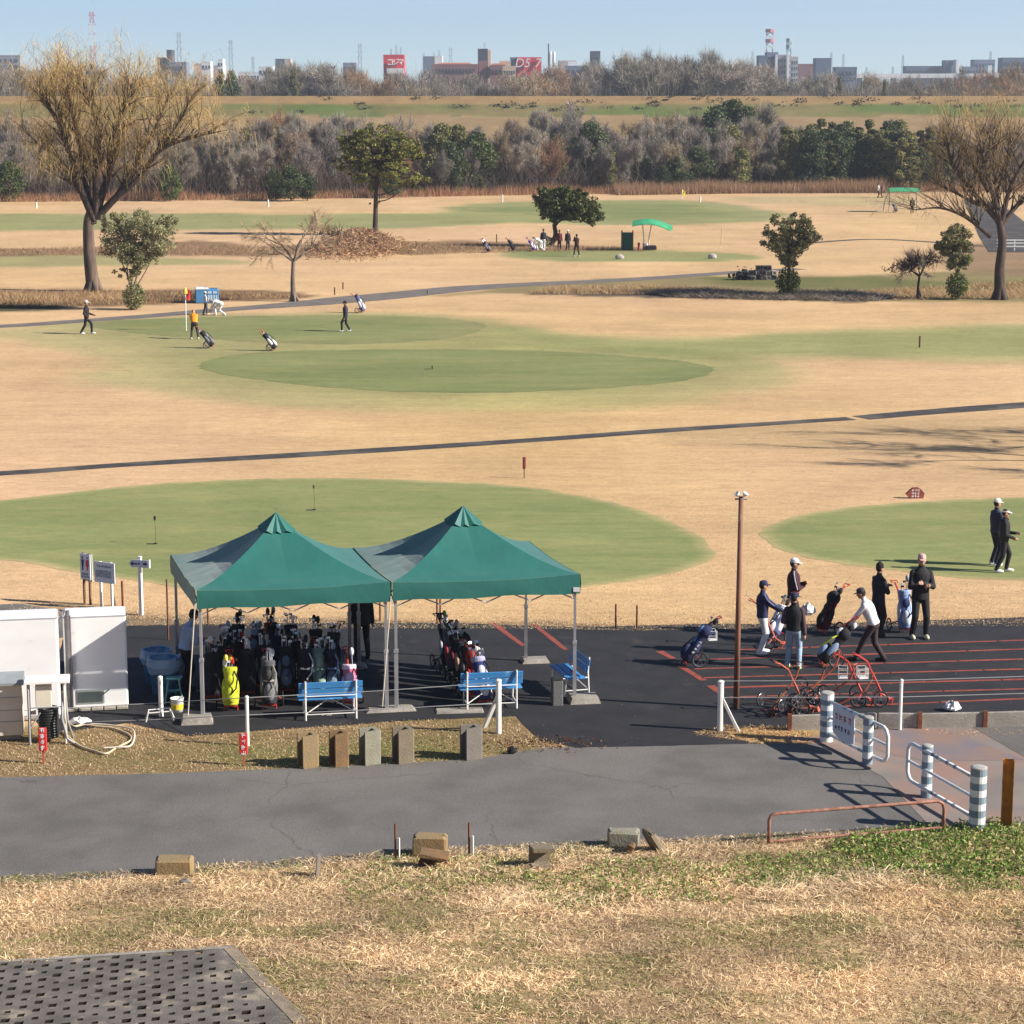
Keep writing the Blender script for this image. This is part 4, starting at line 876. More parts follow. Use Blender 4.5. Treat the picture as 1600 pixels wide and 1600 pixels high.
# ------------------------------------------------ people
SKIN = mat("skin", (.42, .24, .16), .55, (.36, .19, .12), 5)
_mc = {}
def cloth(rgb):
    k = tuple(round(c, 3) for c in rgb)
    if k not in _mc: _mc[k] = mat("cloth", rgb, .85, tuple(c * .75 for c in rgb), 6, .25, 25)
    return _mc[k]
BLK = (.016, .016, .020); NAVY = (.025, .03, .085); WHT = (.78, .77, .76); GRY = (.22, .23, .26); JEAN = (.32, .42, .52); CHAR = (.05, .045, .05)
def capsule(o, a, b, ra, rb, n=10):
    o.cyl(a, b, ra, rb, n); o.ball(a, ra, n, 6); o.ball(b, rb, n, 6)
def remeshed(o, voxel, name, m, parent, it=2):
    tmp = o.build("tmp", m); md = tmp.modifiers.new("r", 'REMESH'); md.mode = 'VOXEL'; md.voxel_size = voxel; md.use_smooth_shade = True
    if it: s_ = tmp.modifiers.new("s", 'SMOOTH'); s_.factor = .5; s_.iterations = it
    dg = bpy.context.evaluated_depsgraph_get(); me = bpy.data.meshes.new_from_object(tmp.evaluated_get(dg)); me.materials.clear(); me.materials.append(m)
    me.polygons.foreach_set("use_smooth", [True] * len(me.polygons)); old = tmp.data
    bpy.data.objects.remove(tmp); bpy.data.meshes.remove(old)
    return obj_from(name, me, parent)
def ik(a, b, l1, l2, pole):
    d = b - a; L = min(d.length, (l1 + l2) * .999); u = d.normalized(); x = (l1 * l1 - l2 * l2 + L * L) / (2 * L); h = math.sqrt(max(l1 * l1 - x * x, 0)); p = Vector(pole); p = (p - u * p.dot(u)).normalized()
    return a + u * x + p * h, a + u * L
def person(px, pyb, pyt, face, label, top=BLK, legs=BLK, shoe=WHT, hat=('cap', BLK), lean=0, side=0, handL=(-.24, .04, .78), handR=(.24, .04, .78), footL=(-.1, 0, 0), footR=(.1, 0, 0), hip=(0, 0, 0), headyaw=0, headpitch=0, stripe=None, sleeve=None, coat=0.0, detail=1, height=None, group=None, zg=0.0, vest=None):
    a = G(px, pyb, zg); H = height or (AT(px, pyt, a.y)[2] - zg); s = H / 1.74
    r = empty("person", a, R(face), label, "person", group)
    V = lambda t: Vector(t) * s
    hipc = V((hip[0], hip[1], .91 + hip[2])); M = Matrix.Rotation(R(-lean), 3, 'X') @ Matrix.Rotation(R(side), 3, 'Y')
    up = lambda x, y, z: hipc + M @ (V((x, y, z)))       # torso space, z from hip
    sh = [up(-.168, 0, .432), up(.168, 0, .432)]; hands = [V(handL), V(handR)]
    neck = up(0, .0, .56); HM = M @ Matrix.Rotation(R(headyaw), 3, 'Z') @ Matrix.Rotation(R(-headpitch), 3, 'X')
    hc = neck + M @ V((0, .015, .13)); hd = lambda x, y, z: hc + HM @ V((x, y, z))
    feet = [V(footL), V(footR)]; ank = [f + V((0, -.03, .085)) for f in feet]; hipj = [hipc + V((-.085, 0, -.02)), hipc + V((.085, 0, -.02))]
    vox = .014 if detail else .026
    # --- skin body
    o = MB(); o.ball(hd(0, 0, 0), (.072 * s, .090 * s, .110 * s), 14, 10, HM); o.ball(hd(0, .03, -.06), (.052 * s, .055 * s, .052 * s), 10, 6, HM)
    if detail:
        capsule(o, hd(0, .085, .012), hd(0, .103, -.022), .010 * s, .015 * s, 6)
        for q in (-1, 1): o.ball(hd(q * .074, -.005, -.01), (.014 * s, .022 * s, .032 * s), 8, 6, HM)
        capsule(o, hd(-.018, .082, -.055), hd(.018, .082, -.055), .009 * s, .009 * s, 6)
    capsule(o, hd(0, -.015, -.06), up(0, 0, .48), .052 * s, .06 * s)
    capsule(o, up(0, 0, .45), hipc, .10 * s, .10 * s)
    el = []
    for q in (0, 1):
        sg = -1 if q == 0 else 1; e, hnd = ik(sh[q], hands[q], .29 * s, .27 * s, (sg * 1.0, -.3, -.9) if abs((handL, handR)[q][0]) < .02 else (sg * .3, -.5, -1.0)); el.append((e, hnd))
        capsule(o, sh[q], e, .042 * s, .034 * s, 8); capsule(o, e, hnd, .033 * s, .023 * s, 8)
        d = (hnd - e).normalized(); n = Vector((sg, 0, 0)) - d * d.x * sg; n = n.normalized() if n.length > .1 else Vector((0, 1, 0)); t = d.cross(n).normalized()
        palm = hnd + d * .045 * s; o.ball(palm, (.022 * s, .042 * s, .050 * s), 8, 6, Matrix((n, t, d)).transposed())
        for k in range(4):
            f0 = hnd + d * .082 * s + t * (k - 1.5) * .021 * s; L = (.034, .04, .038, .028)[k] * s; f1 = f0 + (d * .9 - n * .25 * sg * 0 - n * .3).normalized() * L; f2 = f1 + (d * .35 - n * .8).normalized() * L * .8
            capsule(o, f0 - d * .02 * s, f1, .0105 * s, .0095 * s, 6); capsule(o, f1, f2, .0095 * s, .008 * s, 6)
        th = hnd + d * .03 * s + t * .038 * s; capsule(o, th, th + (d * .7 + t * .6).normalized() * .05 * s, .012 * s, .009 * s, 6)
        k_, an = ik(hipj[q], ank[q], .43 * s, .41 * s, (0, 1, 0)); capsule(o, hipj[q], k_, .06 * s, .045 * s, 8); capsule(o, k_, an, .043 * s, .032 * s, 8); feet[q] = feet[q]
        capsule(o, an - V((0, 0, .03)), feet[q] + V((0, .1, .04)), .033 * s, .028 * s, 8)
    body = remeshed(o, vox if not detail else .0115, "body", SKIN, r, 1)
    if detail:
        for q in (-1, 1):
            e_ = MB(); e_.ball(hd(q * .028, .083, .012), .0085 * s, 6, 4); e_.build("eye", M_dark, r)
    # --- trousers
    o = MB(); o.lathe([(.10 * s, -.14 * s), (.155 * s, -.08 * s), (.165 * s, .02 * s), (.145 * s, .12 * s), (.09 * s, .13 * s)], hipc, 14, 1, .72, M)
    for q in (0, 1):
        k_, an = ik(hipj[q], ank[q], .43 * s, .41 * s, (0, 1, 0)); capsule(o, hipj[q] - V((0, 0, .02)), k_, .094 * s, .072 * s, 10); capsule(o, k_, an + V((0, 0, .0)), .072 * s, .056 * s, 10)
    remeshed(o, .016 if detail else .028, "trousers", cloth(legs), r, 2)
    # --- jacket
    o = MB(); o.lathe([(.10 * s, (-.05 - coat) * s), (.178 * s + coat * .1, (-.04 - coat) * s), (.172 * s, .10 * s), (.196 * s, .26 * s), (.200 * s, .35 * s), (.178 * s, .435 * s), (.125 * s, .495 * s), (.075 * s, .545 * s), (.055 * s, .575 * s)], hipc, 16, 1, .74, M)
    slv = MB() if sleeve else o
    for q in (0, 1):
        e, hnd = el[q]; capsule(slv, sh[q], e, .066 * s, .060 * s, 10); capsule(slv, e, hnd - (hnd - e).normalized() * .005, .058 * s, .045 * s, 10); o.ball(sh[q], .062 * s, 10, 6)
    o.lathe([(.062 * s, .53 * s), (.068 * s, .60 * s)], hipc, 12, 1, .9, M)
    remeshed(o, .016 if detail else .028, "jacket", cloth(top), r, 2)
    if sleeve: remeshed(slv, .016, "sleeves", cloth(sleeve), r, 2)
    if stripe:
        for q in (0, 1):
            e, hnd = el[q]; o = MB(); pp = [up((-.16, .16)[q], .0, .558), sh[q] + V(((-.05, .05)[q], 0, .055)), sh[q] + (e - sh[q]) * .3 + V(((-.066, .066)[q], 0, .0)), e + V(((-.056, .056)[q], -.01, 0))]
            o.tube(pp, .014 * s, 6); o.build("stripe", cloth(stripe), r)
    # --- shoes
    for q in (0, 1):
        o = MB(); c = feet[q] + V((0, .045, .045)); o.ball(c, (.052 * s, .135 * s, .05 * s), 12, 8); o.ball(feet[q] + V((0, -.04, .065)), (.045 * s, .06 * s, .06 * s), 10, 6)
        o.v = [(x, y, max(z, feet[q].z + .006)) for x, y, z in o.v]; o.build("shoe", cloth(shoe), r, smooth=True)
    # --- hair + hat
    hk, hcx = hat
    if hk != 'bald':
        o = MB(); o.ball(hd(0, -.016, .016), (.079 * s, .090 * s, .104 * s), 14, 10, HM); 
        inv = HM.transposed(); o.v = [v if ((inv @ (Vector(v) - hc)).y < .035 * s or (inv @ (Vector(v) - hc)).z > .055 * s) and (inv @ (Vector(v) - hc)).z > -.075 * s else tuple(hc + (Vector(v) - hc) * .8) for v in o.v]
        o.build("hair", cloth((.018, .014, .012)), r, smooth=True)
    if hk in ('cap', 'visor'):
        o = MB()
        if hk == 'cap': o.lathe([(.090 * s, .0), (.093 * s, .035 * s), (.080 * s, .078 * s), (.045 * s, .098 * s), (.001, .104 * s)], hd(0, -.004, .030), 16, .88, 1.06, HM)
        else: o.lathe([(.092 * s, .01 * s), (.094 * s, .045 * s), (.088 * s, .046 * s), (.087 * s, .01 * s)], hd(0, -.004, .030), 16, .88, 1.06, HM)
        o.prism([(-.065 * s, .06 * s), (-.055 * s, .14 * s), (-.02 * s, .165 * s), (.02 * s, .165 * s), (.055 * s, .14 * s), (.065 * s, .06 * s)], hd(0, 0, .038), HM @ Vector((1, 0, 0)), HM @ Vector((0, 1, -.18)), HM @ Vector((0, 0, .012 * s)))
        o.build("cap" if hk == 'cap' else "sun_visor", cloth(hcx), r, smooth=False)
    elif hk == 'beanie':
        o = MB(); o.lathe([(.088 * s, -.01 * s), (.093 * s, .02 * s), (.090 * s, .07 * s), (.06 * s, .115 * s), (.018 * s, .15 * s), (.001, .155 * s)], hd(0, -.006, .02), 16, .9, 1.05, HM); o.build("beanie", cloth(hcx), r, smooth=True)
    elif hk == 'hat':
        o = MB(); o.lathe([(.15 * s, .01 * s), (.09 * s, .03 * s), (.088 * s, .08 * s), (.05 * s, .105 * s), (.001, .108 * s)], hd(0, 0, .03), 16, 1, 1, HM); o.build("hat", cloth(hcx), r, smooth=True)
    return r
FR_ = -90  # facing right in the picture
HOLD = dict(handL=(-.16, .34, 1.02), handR=(.14, .34, 1.02))
CROSS = dict(handL=(.0, .25, 1.17), handR=(.0, .23, 1.12))
person(1190, 1022, 906, FR_ + 8, "golfer in a navy cap, navy jumper and white trousers facing right, left of the group", NAVY, WHT, WHT, ('cap', NAVY), handL=(-.12, .42, .98), handR=(.12, .46, 1.02), footL=(-.12, .05, 0), footR=(.12, -.06, 0), stripe=(.2, .22, .4))
person(1238, 992, 871, FR_ - 5, "golfer in a white cap and dark striped jacket facing right, behind the others", (.05, .015, .022), BLK, BLK, ('cap', WHT), stripe=(.45, .47, .55), **CROSS)
person(1239, 1044, 925, -18, "golfer in jeans seen from behind, black waistcoat over grey-red sleeves", BLK, JEAN, (.62, .66, .35), ('cap', (.02, .03, .08)), sleeve=(.085, .05, .055), handL=(-.22, .20, .98), handR=(.25, .02, .76), footL=(-.13, .0, 0), footR=(.15, -.06, 0), headyaw=-30)
person(1356, 1034, 912, 68, "golfer in a white shirt and dark trousers bending towards a golf bag", WHT, (.045, .028, .032), BLK, ('cap', (.05, .04, .06)), lean=24, handL=(-.16, .44, .78), handR=(.3, .05, .72), footL=(-.1, .28, 0), footR=(.11, -.30, 0), hip=(0, -.10, -.03), headpitch=-10)
person(1371, 994, 879, FR_ + 28, "golfer in a black beanie and long black coat standing behind the white shirt", (.018, .02, .03), (.03, .014, .02), BLK, ('beanie', (.015, .01, .012)), coat=.12, **CROSS)
person(1436, 998, 864, 182, "tall person in black with a pale cap facing the camera, arms folded", (.02, .018, .02), BLK, (.55, .52, .38), ('cap', (.62, .40, .36)), footL=(-.14, 0, 0), footR=(.14, 0, 0), coat=.06, **CROSS)
person(1554, 884, 778, FR_ + 20, "golfer in a white cap standing on the right green, partly hidden behind another", (.025, .03, .06), (.016, .018, .03), WHT, ('cap', WHT), **CROSS)
person(1567, 894, 794, FR_ - 8, "golfer in black with a white sun visor on the right green", BLK, BLK, WHT, ('visor', WHT), footL=(-.1, .12, 0), footR=(.1, -.16, 0), handL=(-.1, .3, 1.05), handR=(.12, .25, .95))
person(291, 1078, 900, -60, "person in a pale blue shirt bending under the left tent beside the bins", (.36, .46, .62), BLK, BLK, ('cap', BLK), height=1.72, lean=16, handL=(-.1, .42, 1.0), handR=(.14, .42, .98))
person(566, 1030, 900, 10, "person in black trousers behind the left tent, upper body hidden by the canopy", BLK, BLK, BLK, ('cap', BLK), height=1.76, coat=.1, footL=(-.12, 0, 0), footR=(.13, .05, 0))
g2 = "golfers on the middle green"
person(136, 522, 468, FR_, "golfer in black with a white cap walking at the left edge of the middle green", (.025, .015, .02), BLK, WHT, ('cap', WHT), footL=(-.09, .26, 0), footR=(.09, -.26, 0), hip=(0, 0, -.03), handL=(-.22, .3, .95), handR=(.22, .1, .85), group=g2)
person(540, 518, 469, FR_ + 180, "golfer all in dark clothes walking left across the middle green", (.02, .02, .04), BLK, WHT, ('cap', BLK), footL=(-.09, .22, 0), footR=(.09, -.2, 0), hip=(0, 0, -.02), group=g2)
person(304, 530, 478, 12, "golfer in an orange jumper bending to putt by the flag", (.75, .28, .02), (.06, .04, .045), WHT, ('bald', BLK), height=1.68, lean=38, handL=(-.02, .38, .66), handR=(.04, .38, .62), footL=(-.16, 0, 0), footR=(.2, 0, 0), hip=(0, -.1, -.02), group=g2)
person(321, 492, 455, FR_ + 30, "golfer in a white shirt standing by the blue container", (.55, .57, .62), (.08, .08, .10), (.6, .5, .4), ('cap', WHT), footL=(-.1, .2, 0), footR=(.1, -.2, 0), group=g2)
person(341, 493, 465, 75, "golfer in white crouching beside the blue container", WHT, WHT, WHT, ('bald', BLK), height=1.6, lean=75, handL=(-.1, .5, .3), handR=(.1, .5, .3), footL=(-.1, .15, 0), footR=(.1, -.35, 0), hip=(0, -.2, -.18), group=g2)
g3 = "golfers by the far tee"
person(849, 391, 367, 5, "golfer in a dark top and white trousers under the round tree", (.025, .02, .04), WHT, WHT, ('cap', BLK), height=1.7, detail=0, group=g3)
person(842, 392, 374, 80, "golfer in white bending low beside the round tree", WHT, WHT, WHT, ('cap', WHT), height=1.65, lean=60, handL=(-.1, .5, .45), handR=(.1, .5, .45), footL=(-.1, .1, 0), footR=(.1, -.4, 0), hip=(0, -.15, -.15), detail=0, group=g3)
person(874, 391, 369, 0, "golfer in maroon just right of the round tree's trunk", (.12, .015, .03), (.08, .01, .03), BLK, ('cap', BLK), height=1.62, detail=0, group=g3)
person(887, 391, 369, 190, "golfer with a white hat between two dark figures on the far tee", (.03, .01, .02), BLK, BLK, ('hat', WHT), height=1.62, detail=0, group=g3)
person(901, 401, 367, 20, "golfer in black swinging a club on the far tee", (.035, .01, .02), BLK, WHT, ('cap', BLK), height=1.72, detail=0, footL=(-.2, .05, 0), footR=(.2, -.05, 0), handL=(-.1, .25, 1.45), handR=(-.05, .25, 1.5), group=g3)
g4 = "people on the farthest hole"
person(1372, 309, 288, FR_, "person in a white top and dark red trousers by the far reeds", WHT, (.09, .01, .01), BLK, ('cap', BLK), height=1.72, detail=0, group=g4)
person(1378, 309, 287, 90, "person in grey-brown beside the one in white by the far reeds", (.10, .07, .09), (.1, .08, .08), BLK, ('cap', BLK), height=1.75, detail=0, group=g4)
person(1425, 333, 312, 0, "person in black with a white cap under the far green canopy", (.02, .012, .014), (.03, .02, .02), BLK, ('cap', WHT), height=1.72, detail=0, group=g4)

# ------------------------------------------------ golf trolleys and bags
def trolley(loc, rz, label, m=M_redp, basket=False, wr=.15, name="golf_trolley", lay=None, handle=True, group="pull trolleys"):
    r = empty(name, loc, rz, label, "golf trolley", group)
    if lay: r.rotation_euler = (lay[0], lay[1], rz)
    o = MB(); o.tube([(-.13, -.06, .02), (-.13, -.08, .10), (.13, -.08, .10), (.13, -.06, .02)], .018, 6); o.tube([(0, -.08, .09), (0, .10, .20), (0, .30, .62)], .024, 6)
    o.cyl((-.27, .20, wr), (0, .12, .26), .016, n=6); o.cyl((.27, .20, wr), (0, .12, .26), .012, n=6); o.cyl((-.27, .20, wr), (.27, .20, wr), .010, n=6)
    o.box((0, -.07, .10), (.22, .10, .02)); o.build("frame", m, r)
    if handle:
        o = MB(); o.tube([(0, .30, .62), (0, .42, .88), (0, .62, 1.02)], .020, 6); o.tube([(-.06, .62, 1.02), (-.08, .70, 1.05), (.08, .70, 1.05), (.06, .62, 1.02)], .013, 6); o.build("handle", m, r)
    for s in (-1, 1):
        o = MB(); n = 20; R0 = wr - .016
        o.tube([(s * .28, .20 + math.cos(t) * R0, wr + math.sin(t) * R0) for t in [2 * math.pi * i / n for i in range(n)]], .016, 6, closed=True); w = o.build("wheel", M_black, r, smooth=True)
        o = MB(); o.tube([(s * .28, .20 + math.cos(t) * (R0 - .022), wr + math.sin(t) * (R0 - .022)) for t in [2 * math.pi * i / n for i in range(n)]], .007, 4, closed=True)
        for k in range(6): t = math.pi * k / 3; o.cyl((s * .28, .20, wr), (s * .28, .20 + math.cos(t) * (R0 - .02), wr + math.sin(t) * (R0 - .02)), .005, n=4, cap=False)
        o.cyl((s * .26, .20, wr), (s * .30, .20, wr), .022, n=8); o.build("rim", M_chrome, w)
    if basket:
        o = MB(); z0, z1 = .56, .76
        for z in (z0, (z0 + z1) / 2, z1):
            o.tube([(-.13, .42, z), (.13, .42, z), (.14, .60, z), (-.14, .60, z)], .006, 4, closed=True)
        for k in range(7):
            x = -.13 + .26 * k / 6; o.cyl((x, .42, z0), (x, .42, z1), .004, n=4, cap=False); o.cyl((x, .60, z0), (x, .60, z1), .004, n=4, cap=False)
        o.box((0, .51, z0 + .005), (.25, .17, .006)); o.build("basket", M_white, r)
    return r
def golf_bag(loc, rz, label, body=BLK, hood=None, pocket=None, pocket2=None, clubs=8, tilt=24, L=.84, cover=None, stripe=None, mirror=1, group="golf bags", logo=None, rnd=None, dome=False):
    rr = random.Random(rnd if rnd is not None else int(abs(loc[0]) * 977 + abs(loc[1]) * 131))
    r = empty("golf_bag", loc, rz, label, "golf bag", group)
    base = Vector((0, -.07, .115)); ax = Vector((0, math.sin(R(tilt)), math.cos(R(tilt)))); fw = Vector((0, -ax.z, ax.y)); sx = Vector((1, 0, 0))
    Rm = Matrix((sx, -fw, ax)).transposed(); hood = hood or body; pocket = pocket or body; pocket2 = pocket2 or pocket
    o = MB(); o.lathe([(.13, 0), (.150, .03), (.170, L * .22), (.158, L * .38), (.120, L * .62), (.128, L * .85), (.138, L), (.10, L)], base, 16, 1, .92, Rm); o.build("body", cloth(body), r, smooth=True)
    o = MB(); o.lathe([(.140, L * .90), (.143, L * 1.0), (.126, L * 1.03), (.122, L * .98)], base, 16, 1, .92, Rm); o.build("collar", cloth(hood), r)
    o = MB(); o.lathe([(.121, 0), (.131, .0), (.133, .06)], base, 16, 1, .92, Rm); o.build("base_ring", M_redp if rr.random() < .3 else M_black, r)
    c = base + ax * L * .28 + fw * .13; o = MB(); o.ball(c, (.11, .085, L * .22), 12, 8, Rm); o.build("pocket", cloth(pocket), r, smooth=True)
    c = base + ax * L * .68 + fw * .10; o = MB(); o.ball(c, (.088, .055, L * .14), 12, 8, Rm); o.build("pocket", cloth(pocket2), r, smooth=True)
    for s in (-1, 1):
        c = base + ax * L * .42 + sx * s * .125; o = MB(); o.ball(c, (.05, .085, L * .30), 10, 8, Rm); o.build("side_pocket", cloth(pocket), r, smooth=True)
    o = MB(); o.tube([base + ax * L * .92 + fw * .10 + sx * .08, base + ax * L * .72 + fw * .18 + sx * .14, base + ax * L * .45 + fw * .22 + sx * .10, base + ax * L * .30 + fw * .215 - sx * .0], .016, 5); o.build("strap", cloth(stripe or BLK), r)
    if stripe:
        o = MB(); o.lathe([(.134, L * .50), (.131, L * .58)], base, 16, 1, .93, Rm); o.build("band", cloth(stripe), r)
    if logo:
        o = MB()
        for s in (-1, 1):
            glyphs(o, base + ax * L * .30 + sx * s * .178 + fw * .03, -ax if 0 else ax, -fw, 1, 4, .05, .07, sx * s * .004, seed=4)
        o.build("lettering", cloth(logo), r)
    if dome:
        o = MB(); o.ball(base + ax * L * 1.02 + fw * .01, (.165, .16, .17), 14, 8, Rm); o.build("rain_hood", cloth(hood), r, smooth=True)
        c = base + ax * L * 1.02 + fw * .10 + sx * .06; o = MB(); o.ball(c, (.05, .09, .10), 10, 6, Rm); o.build("hood_panel", cloth(pocket2), r, smooth=True)
    for k in range(clubs):
        q = 2 * math.pi * k / max(clubs, 1) + rr.random(); p = base + ax * L * (1.08 if dome else .96) + sx * math.cos(q) * .075 + (-fw) * math.sin(q) * .065; hgt = rr.uniform(.10, .30); tip = p + ax * hgt + sx * rr.uniform(-.03, .03) + fw * rr.uniform(-.03, .03)
        o = MB(); o.cyl(p - ax * .1, tip, .006, n=5); 
        if cover and k < len(cover):
            o2 = MB(); o2.ball(tip + ax * .02, (.045, .055, .085), 10, 6, Rm); cb = o.build("club", M_chrome, r); o2.build("head_cover", cloth(cover[k]), cb, smooth=True)
        else:
            d = sx * rr.choice((-1, 1)) * .8 + fw * rr.uniform(-1, 1); d.normalize(); o.box(tip + d * .03, (.075, .02, .045), Matrix((d, ax.cross(d), ax)).transposed()); o.build("club", M_chrome if rr.random() < .6 else M_black, r)
    return r
def cart_bag(px, py, rz, label, lt="trolley", basket=False, m=M_redp, zg=.01, wr=.15, **k):
    p = G(px, py); p.z = zg
    trolley(p, R(rz), "trolley under the " + lt, m, basket, wr, group="pull trolleys")
    golf_bag(p, R(rz), label, **k)
YEL = (.50, .54, .03); LB = (.30, .42, .58)
cart_bag(361, 1110, 8, "bright yellow-green golf bag in front of the left tent", "bright yellow-green bag", body=YEL, hood=YEL, pocket=YEL, clubs=6, cover=[(.55, .02, .02), (.8, .45, .05), WHT, (.75, .6, .1)], tilt=12, L=.74)
cart_bag(421, 1108, 10, "charcoal golf bag with grey hood right of the yellow bag", "charcoal bag with grey hood", body=(.03, .03, .032), hood=(.09, .09, .10), pocket=(.16, .16, .17), pocket2=(.05, .05, .05), cover=[WHT, BLK], tilt=12, stripe=(.3, .28, .25))
cart_bag(333, 1094, 10, "black golf bag with blue-white club covers behind the front left pole", "black bag nearest the left pole", body=BLK, cover=[LB, WHT, BLK], tilt=12)
cart_bag(388, 1088, 5, "plain black golf bag between the yellow and the charcoal bags", "plain black bag in the second row", body=BLK, clubs=8, tilt=12)
cart_bag(398, 1062, -20, "black golf bag with a tall blue-grey hood, back row of the left tent", "bag with the tall blue-grey hood", body=BLK, hood=LB, clubs=4, cover=[(.28, .35, .45), (.28, .35, .45), (.3, .36, .45)], tilt=14, L=.92, pocket2=LB)
cart_bag(357, 1066, 15, "black golf bag with pale straps, back row behind the yellow bag", "black bag behind the yellow bag", body=(.02, .02, .025), cover=[BLK, LB, WHT], tilt=12, stripe=LB)
cart_bag(448, 1084, 8, "black golf bag with light blue pockets right of the charcoal bag", "black bag with light blue pockets", body=BLK, pocket=(.10, .16, .24), cover=[BLK, BLK], tilt=12)
cart_bag(478, 1088, 12, "black golf bag with white band beside the sage green bag", "black bag with a white band", body=BLK, stripe=WHT, logo=WHT, cover=[BLK, (.2, .2, .2)], tilt=12)
cart_bag(500, 1087, 14, "sage green golf bag behind the left blue bench", "sage green bag", body=(.20, .32, .26), hood=(.16, .25, .22), pocket=(.30, .42, .34), cover=[GRY, (.12, .2, .2)], tilt=14)
cart_bag(455, 1052, 0, "tall black golf bag with many irons at the back of the left tent", "tall black bag with many irons", body=BLK, clubs=9, tilt=10, L=.9)
cart_bag(495, 1055, 10, "black golf bag at the back of the left tent beside the tall one", "black bag beside the tall one", body=(.02, .02, .02), clubs=8, cover=[BLK, BLK], tilt=12)
cart_bag(520, 1060, -12, "black golf bag with a raised trolley basket, right end of the left tent", "black bag with a raised basket", basket=True, body=BLK, clubs=6, tilt=14)
cart_bag(547, 1104, 10, "pink and white patterned golf bag behind the end of the left bench", "pink patterned bag", body=(.55, .16, .26), hood=(.7, .55, .65), pocket=(.5, .45, .72), pocket2=(.75, .5, .62), clubs=2, tilt=12, L=.72, stripe=(.5, .03, .05), cover=[WHT])
for i, (x, y, lb, c1, c2) in enumerate([(342, 1078, "dark bag with a grey cover squeezed behind the yellow bag's left side", BLK, GRY), (374, 1074, "black bag with a red cover behind the yellow bag", (.03, .02, .02), (.4, .03, .03)), (412, 1080, "black bag with pale covers right behind the charcoal bag", BLK, (.5, .5, .48)), (432, 1068, "dark blue bag in the third row of the left tent", (.02, .03, .06), BLK), (466, 1070, "black bag with green covers in the third row of the left tent", BLK, (.05, .2, .14)), (518, 1086, "dark navy bag right of the sage green bag", (.02, .02, .05), LB), (372, 1050, "slim black bag at the very back left of the left tent", BLK, BLK), (425, 1048, "slim dark bag at the very back middle of the left tent", (.03, .03, .03), GRY)]):
    cart_bag(x, y, (-14, 12, 4, -8, 18, 10, 0, 14)[i], lb, lb.split(" in the ")[0].split(" at the ")[0], m=M_black, body=c1, pocket=tuple(v * .5 for v in c2), pocket2=c1, clubs=8, cover=[c2, BLK, c1], tilt=(10, 18, 12, 20, 14, 12, 16, 10)[i], L=(.78, .8, .82, .86, .78, .8, .88, .9)[i], stripe=c2 if i % 2 else None)
g_ = [(700, 1045, dict(body=BLK, hood=(.1, .1, .12), pocket=(.5, .52, .55), cover=[(.7, .6, .62), (.4, .6, .15), GRY]), "black and white golf bag with a pale cover, farthest in the diagonal row"),
      (709, 1054, dict(body=(.09, .10, .16), pocket=(.35, .04, .07), cover=[(.7, .3, .3), BLK, (.3, .5, .2)]), "navy golf bag with a red pocket, second in the diagonal row"),
      (718, 1063, dict(body=BLK, pocket=(.16, .02, .03), cover=[(.6, .45, .5), BLK]), "black golf bag with a dark red pocket, third in the diagonal row"),
      (726, 1072, dict(body=(.02, .02, .02), pocket=(.5, .33, .25), cover=[WHT, BLK, BLK]), "black golf bag with a tan pocket, middle of the diagonal row"),
      (735, 1082, dict(body=BLK, pocket=(.10, .10, .11), pocket2=(.20, .22, .22), cover=[BLK, BLK]), "black golf bag with grey straps near the front of the diagonal row", ),
      (744, 1091, dict(body=(.28, .02, .02), pocket=(.45, .03, .03), pocket2=(.35, .02, .02), cover=[(.6, .45, .05), BLK]), "dark red golf bag, last but one in the diagonal row"),
      (754, 1101, dict(body=(.025, .04, .16), hood=(.35, .35, .5), pocket=(.55, .55, .62), cover=[(.7, .55, .55), WHT]), "navy and white golf bag, nearest in the diagonal row")]
for x, y, kw, lb in g_: cart_bag(x, y, 22, lb, lb.split(",")[0], m=M_black if y < 1090 else M_redp, tilt=22, **kw)
cart_bag(1075, 1040, FR_ + 6, "navy golf bag with pale lettering, alone left of the light pole", "navy bag with pale lettering", body=NAVY, hood=(.02, .03, .09), pocket=(.03, .04, .11), pocket2=(.10, .22, .45), clubs=4, cover=[BLK], tilt=36, basket=True, logo=WHT, dome=True, L=.74, wr=.18)
cart_bag(1208, 1004, FR_ + 40, "blue and white golf bag held by the golfer in white trousers", "blue and white bag", body=(.10, .12, .28), pocket=(.6, .6, .65), hood=WHT, cover=[BLK, (.5, .5, .6)], tilt=30, L=.75)
cart_bag(1287, 990, FR_ + 35, "black and dark red golf bag with raised irons, behind the white shirt", "black and dark red bag", body=(.07, .006, .012), hood=BLK, pocket=BLK, pocket2=BLK, clubs=6, cover=[BLK, BLK], tilt=28, L=.74, dome=True)
cart_bag(1288, 1040, FR_ + 4, "black, white and yellow golf bag leaning over red wheels", "black, white and yellow bag", body=BLK, hood=BLK, pocket=(.24, .32, .50), pocket2=WHT, clubs=3, cover=[BLK, WHT, BLK], stripe=(.55, .6, .03), tilt=40, dome=True, L=.72, wr=.18)
cart_bag(1412, 988, 12, "pale blue golf bag standing between the two figures in black", "pale blue bag", body=(.22, .32, .62), hood=(.3, .4, .65), pocket=(.6, .65, .75), pocket2=(.03, .04, .14), clubs=4, tilt=8, cover=[(.4, .42, .45)])
crumple("plastic_bag", G(1262, 990) + Vector((0, 0, .42)), (.32, .22, .26), M_whl, "white carrier bag hanging on the blue and white bag's trolley", "plastic bag", 5)
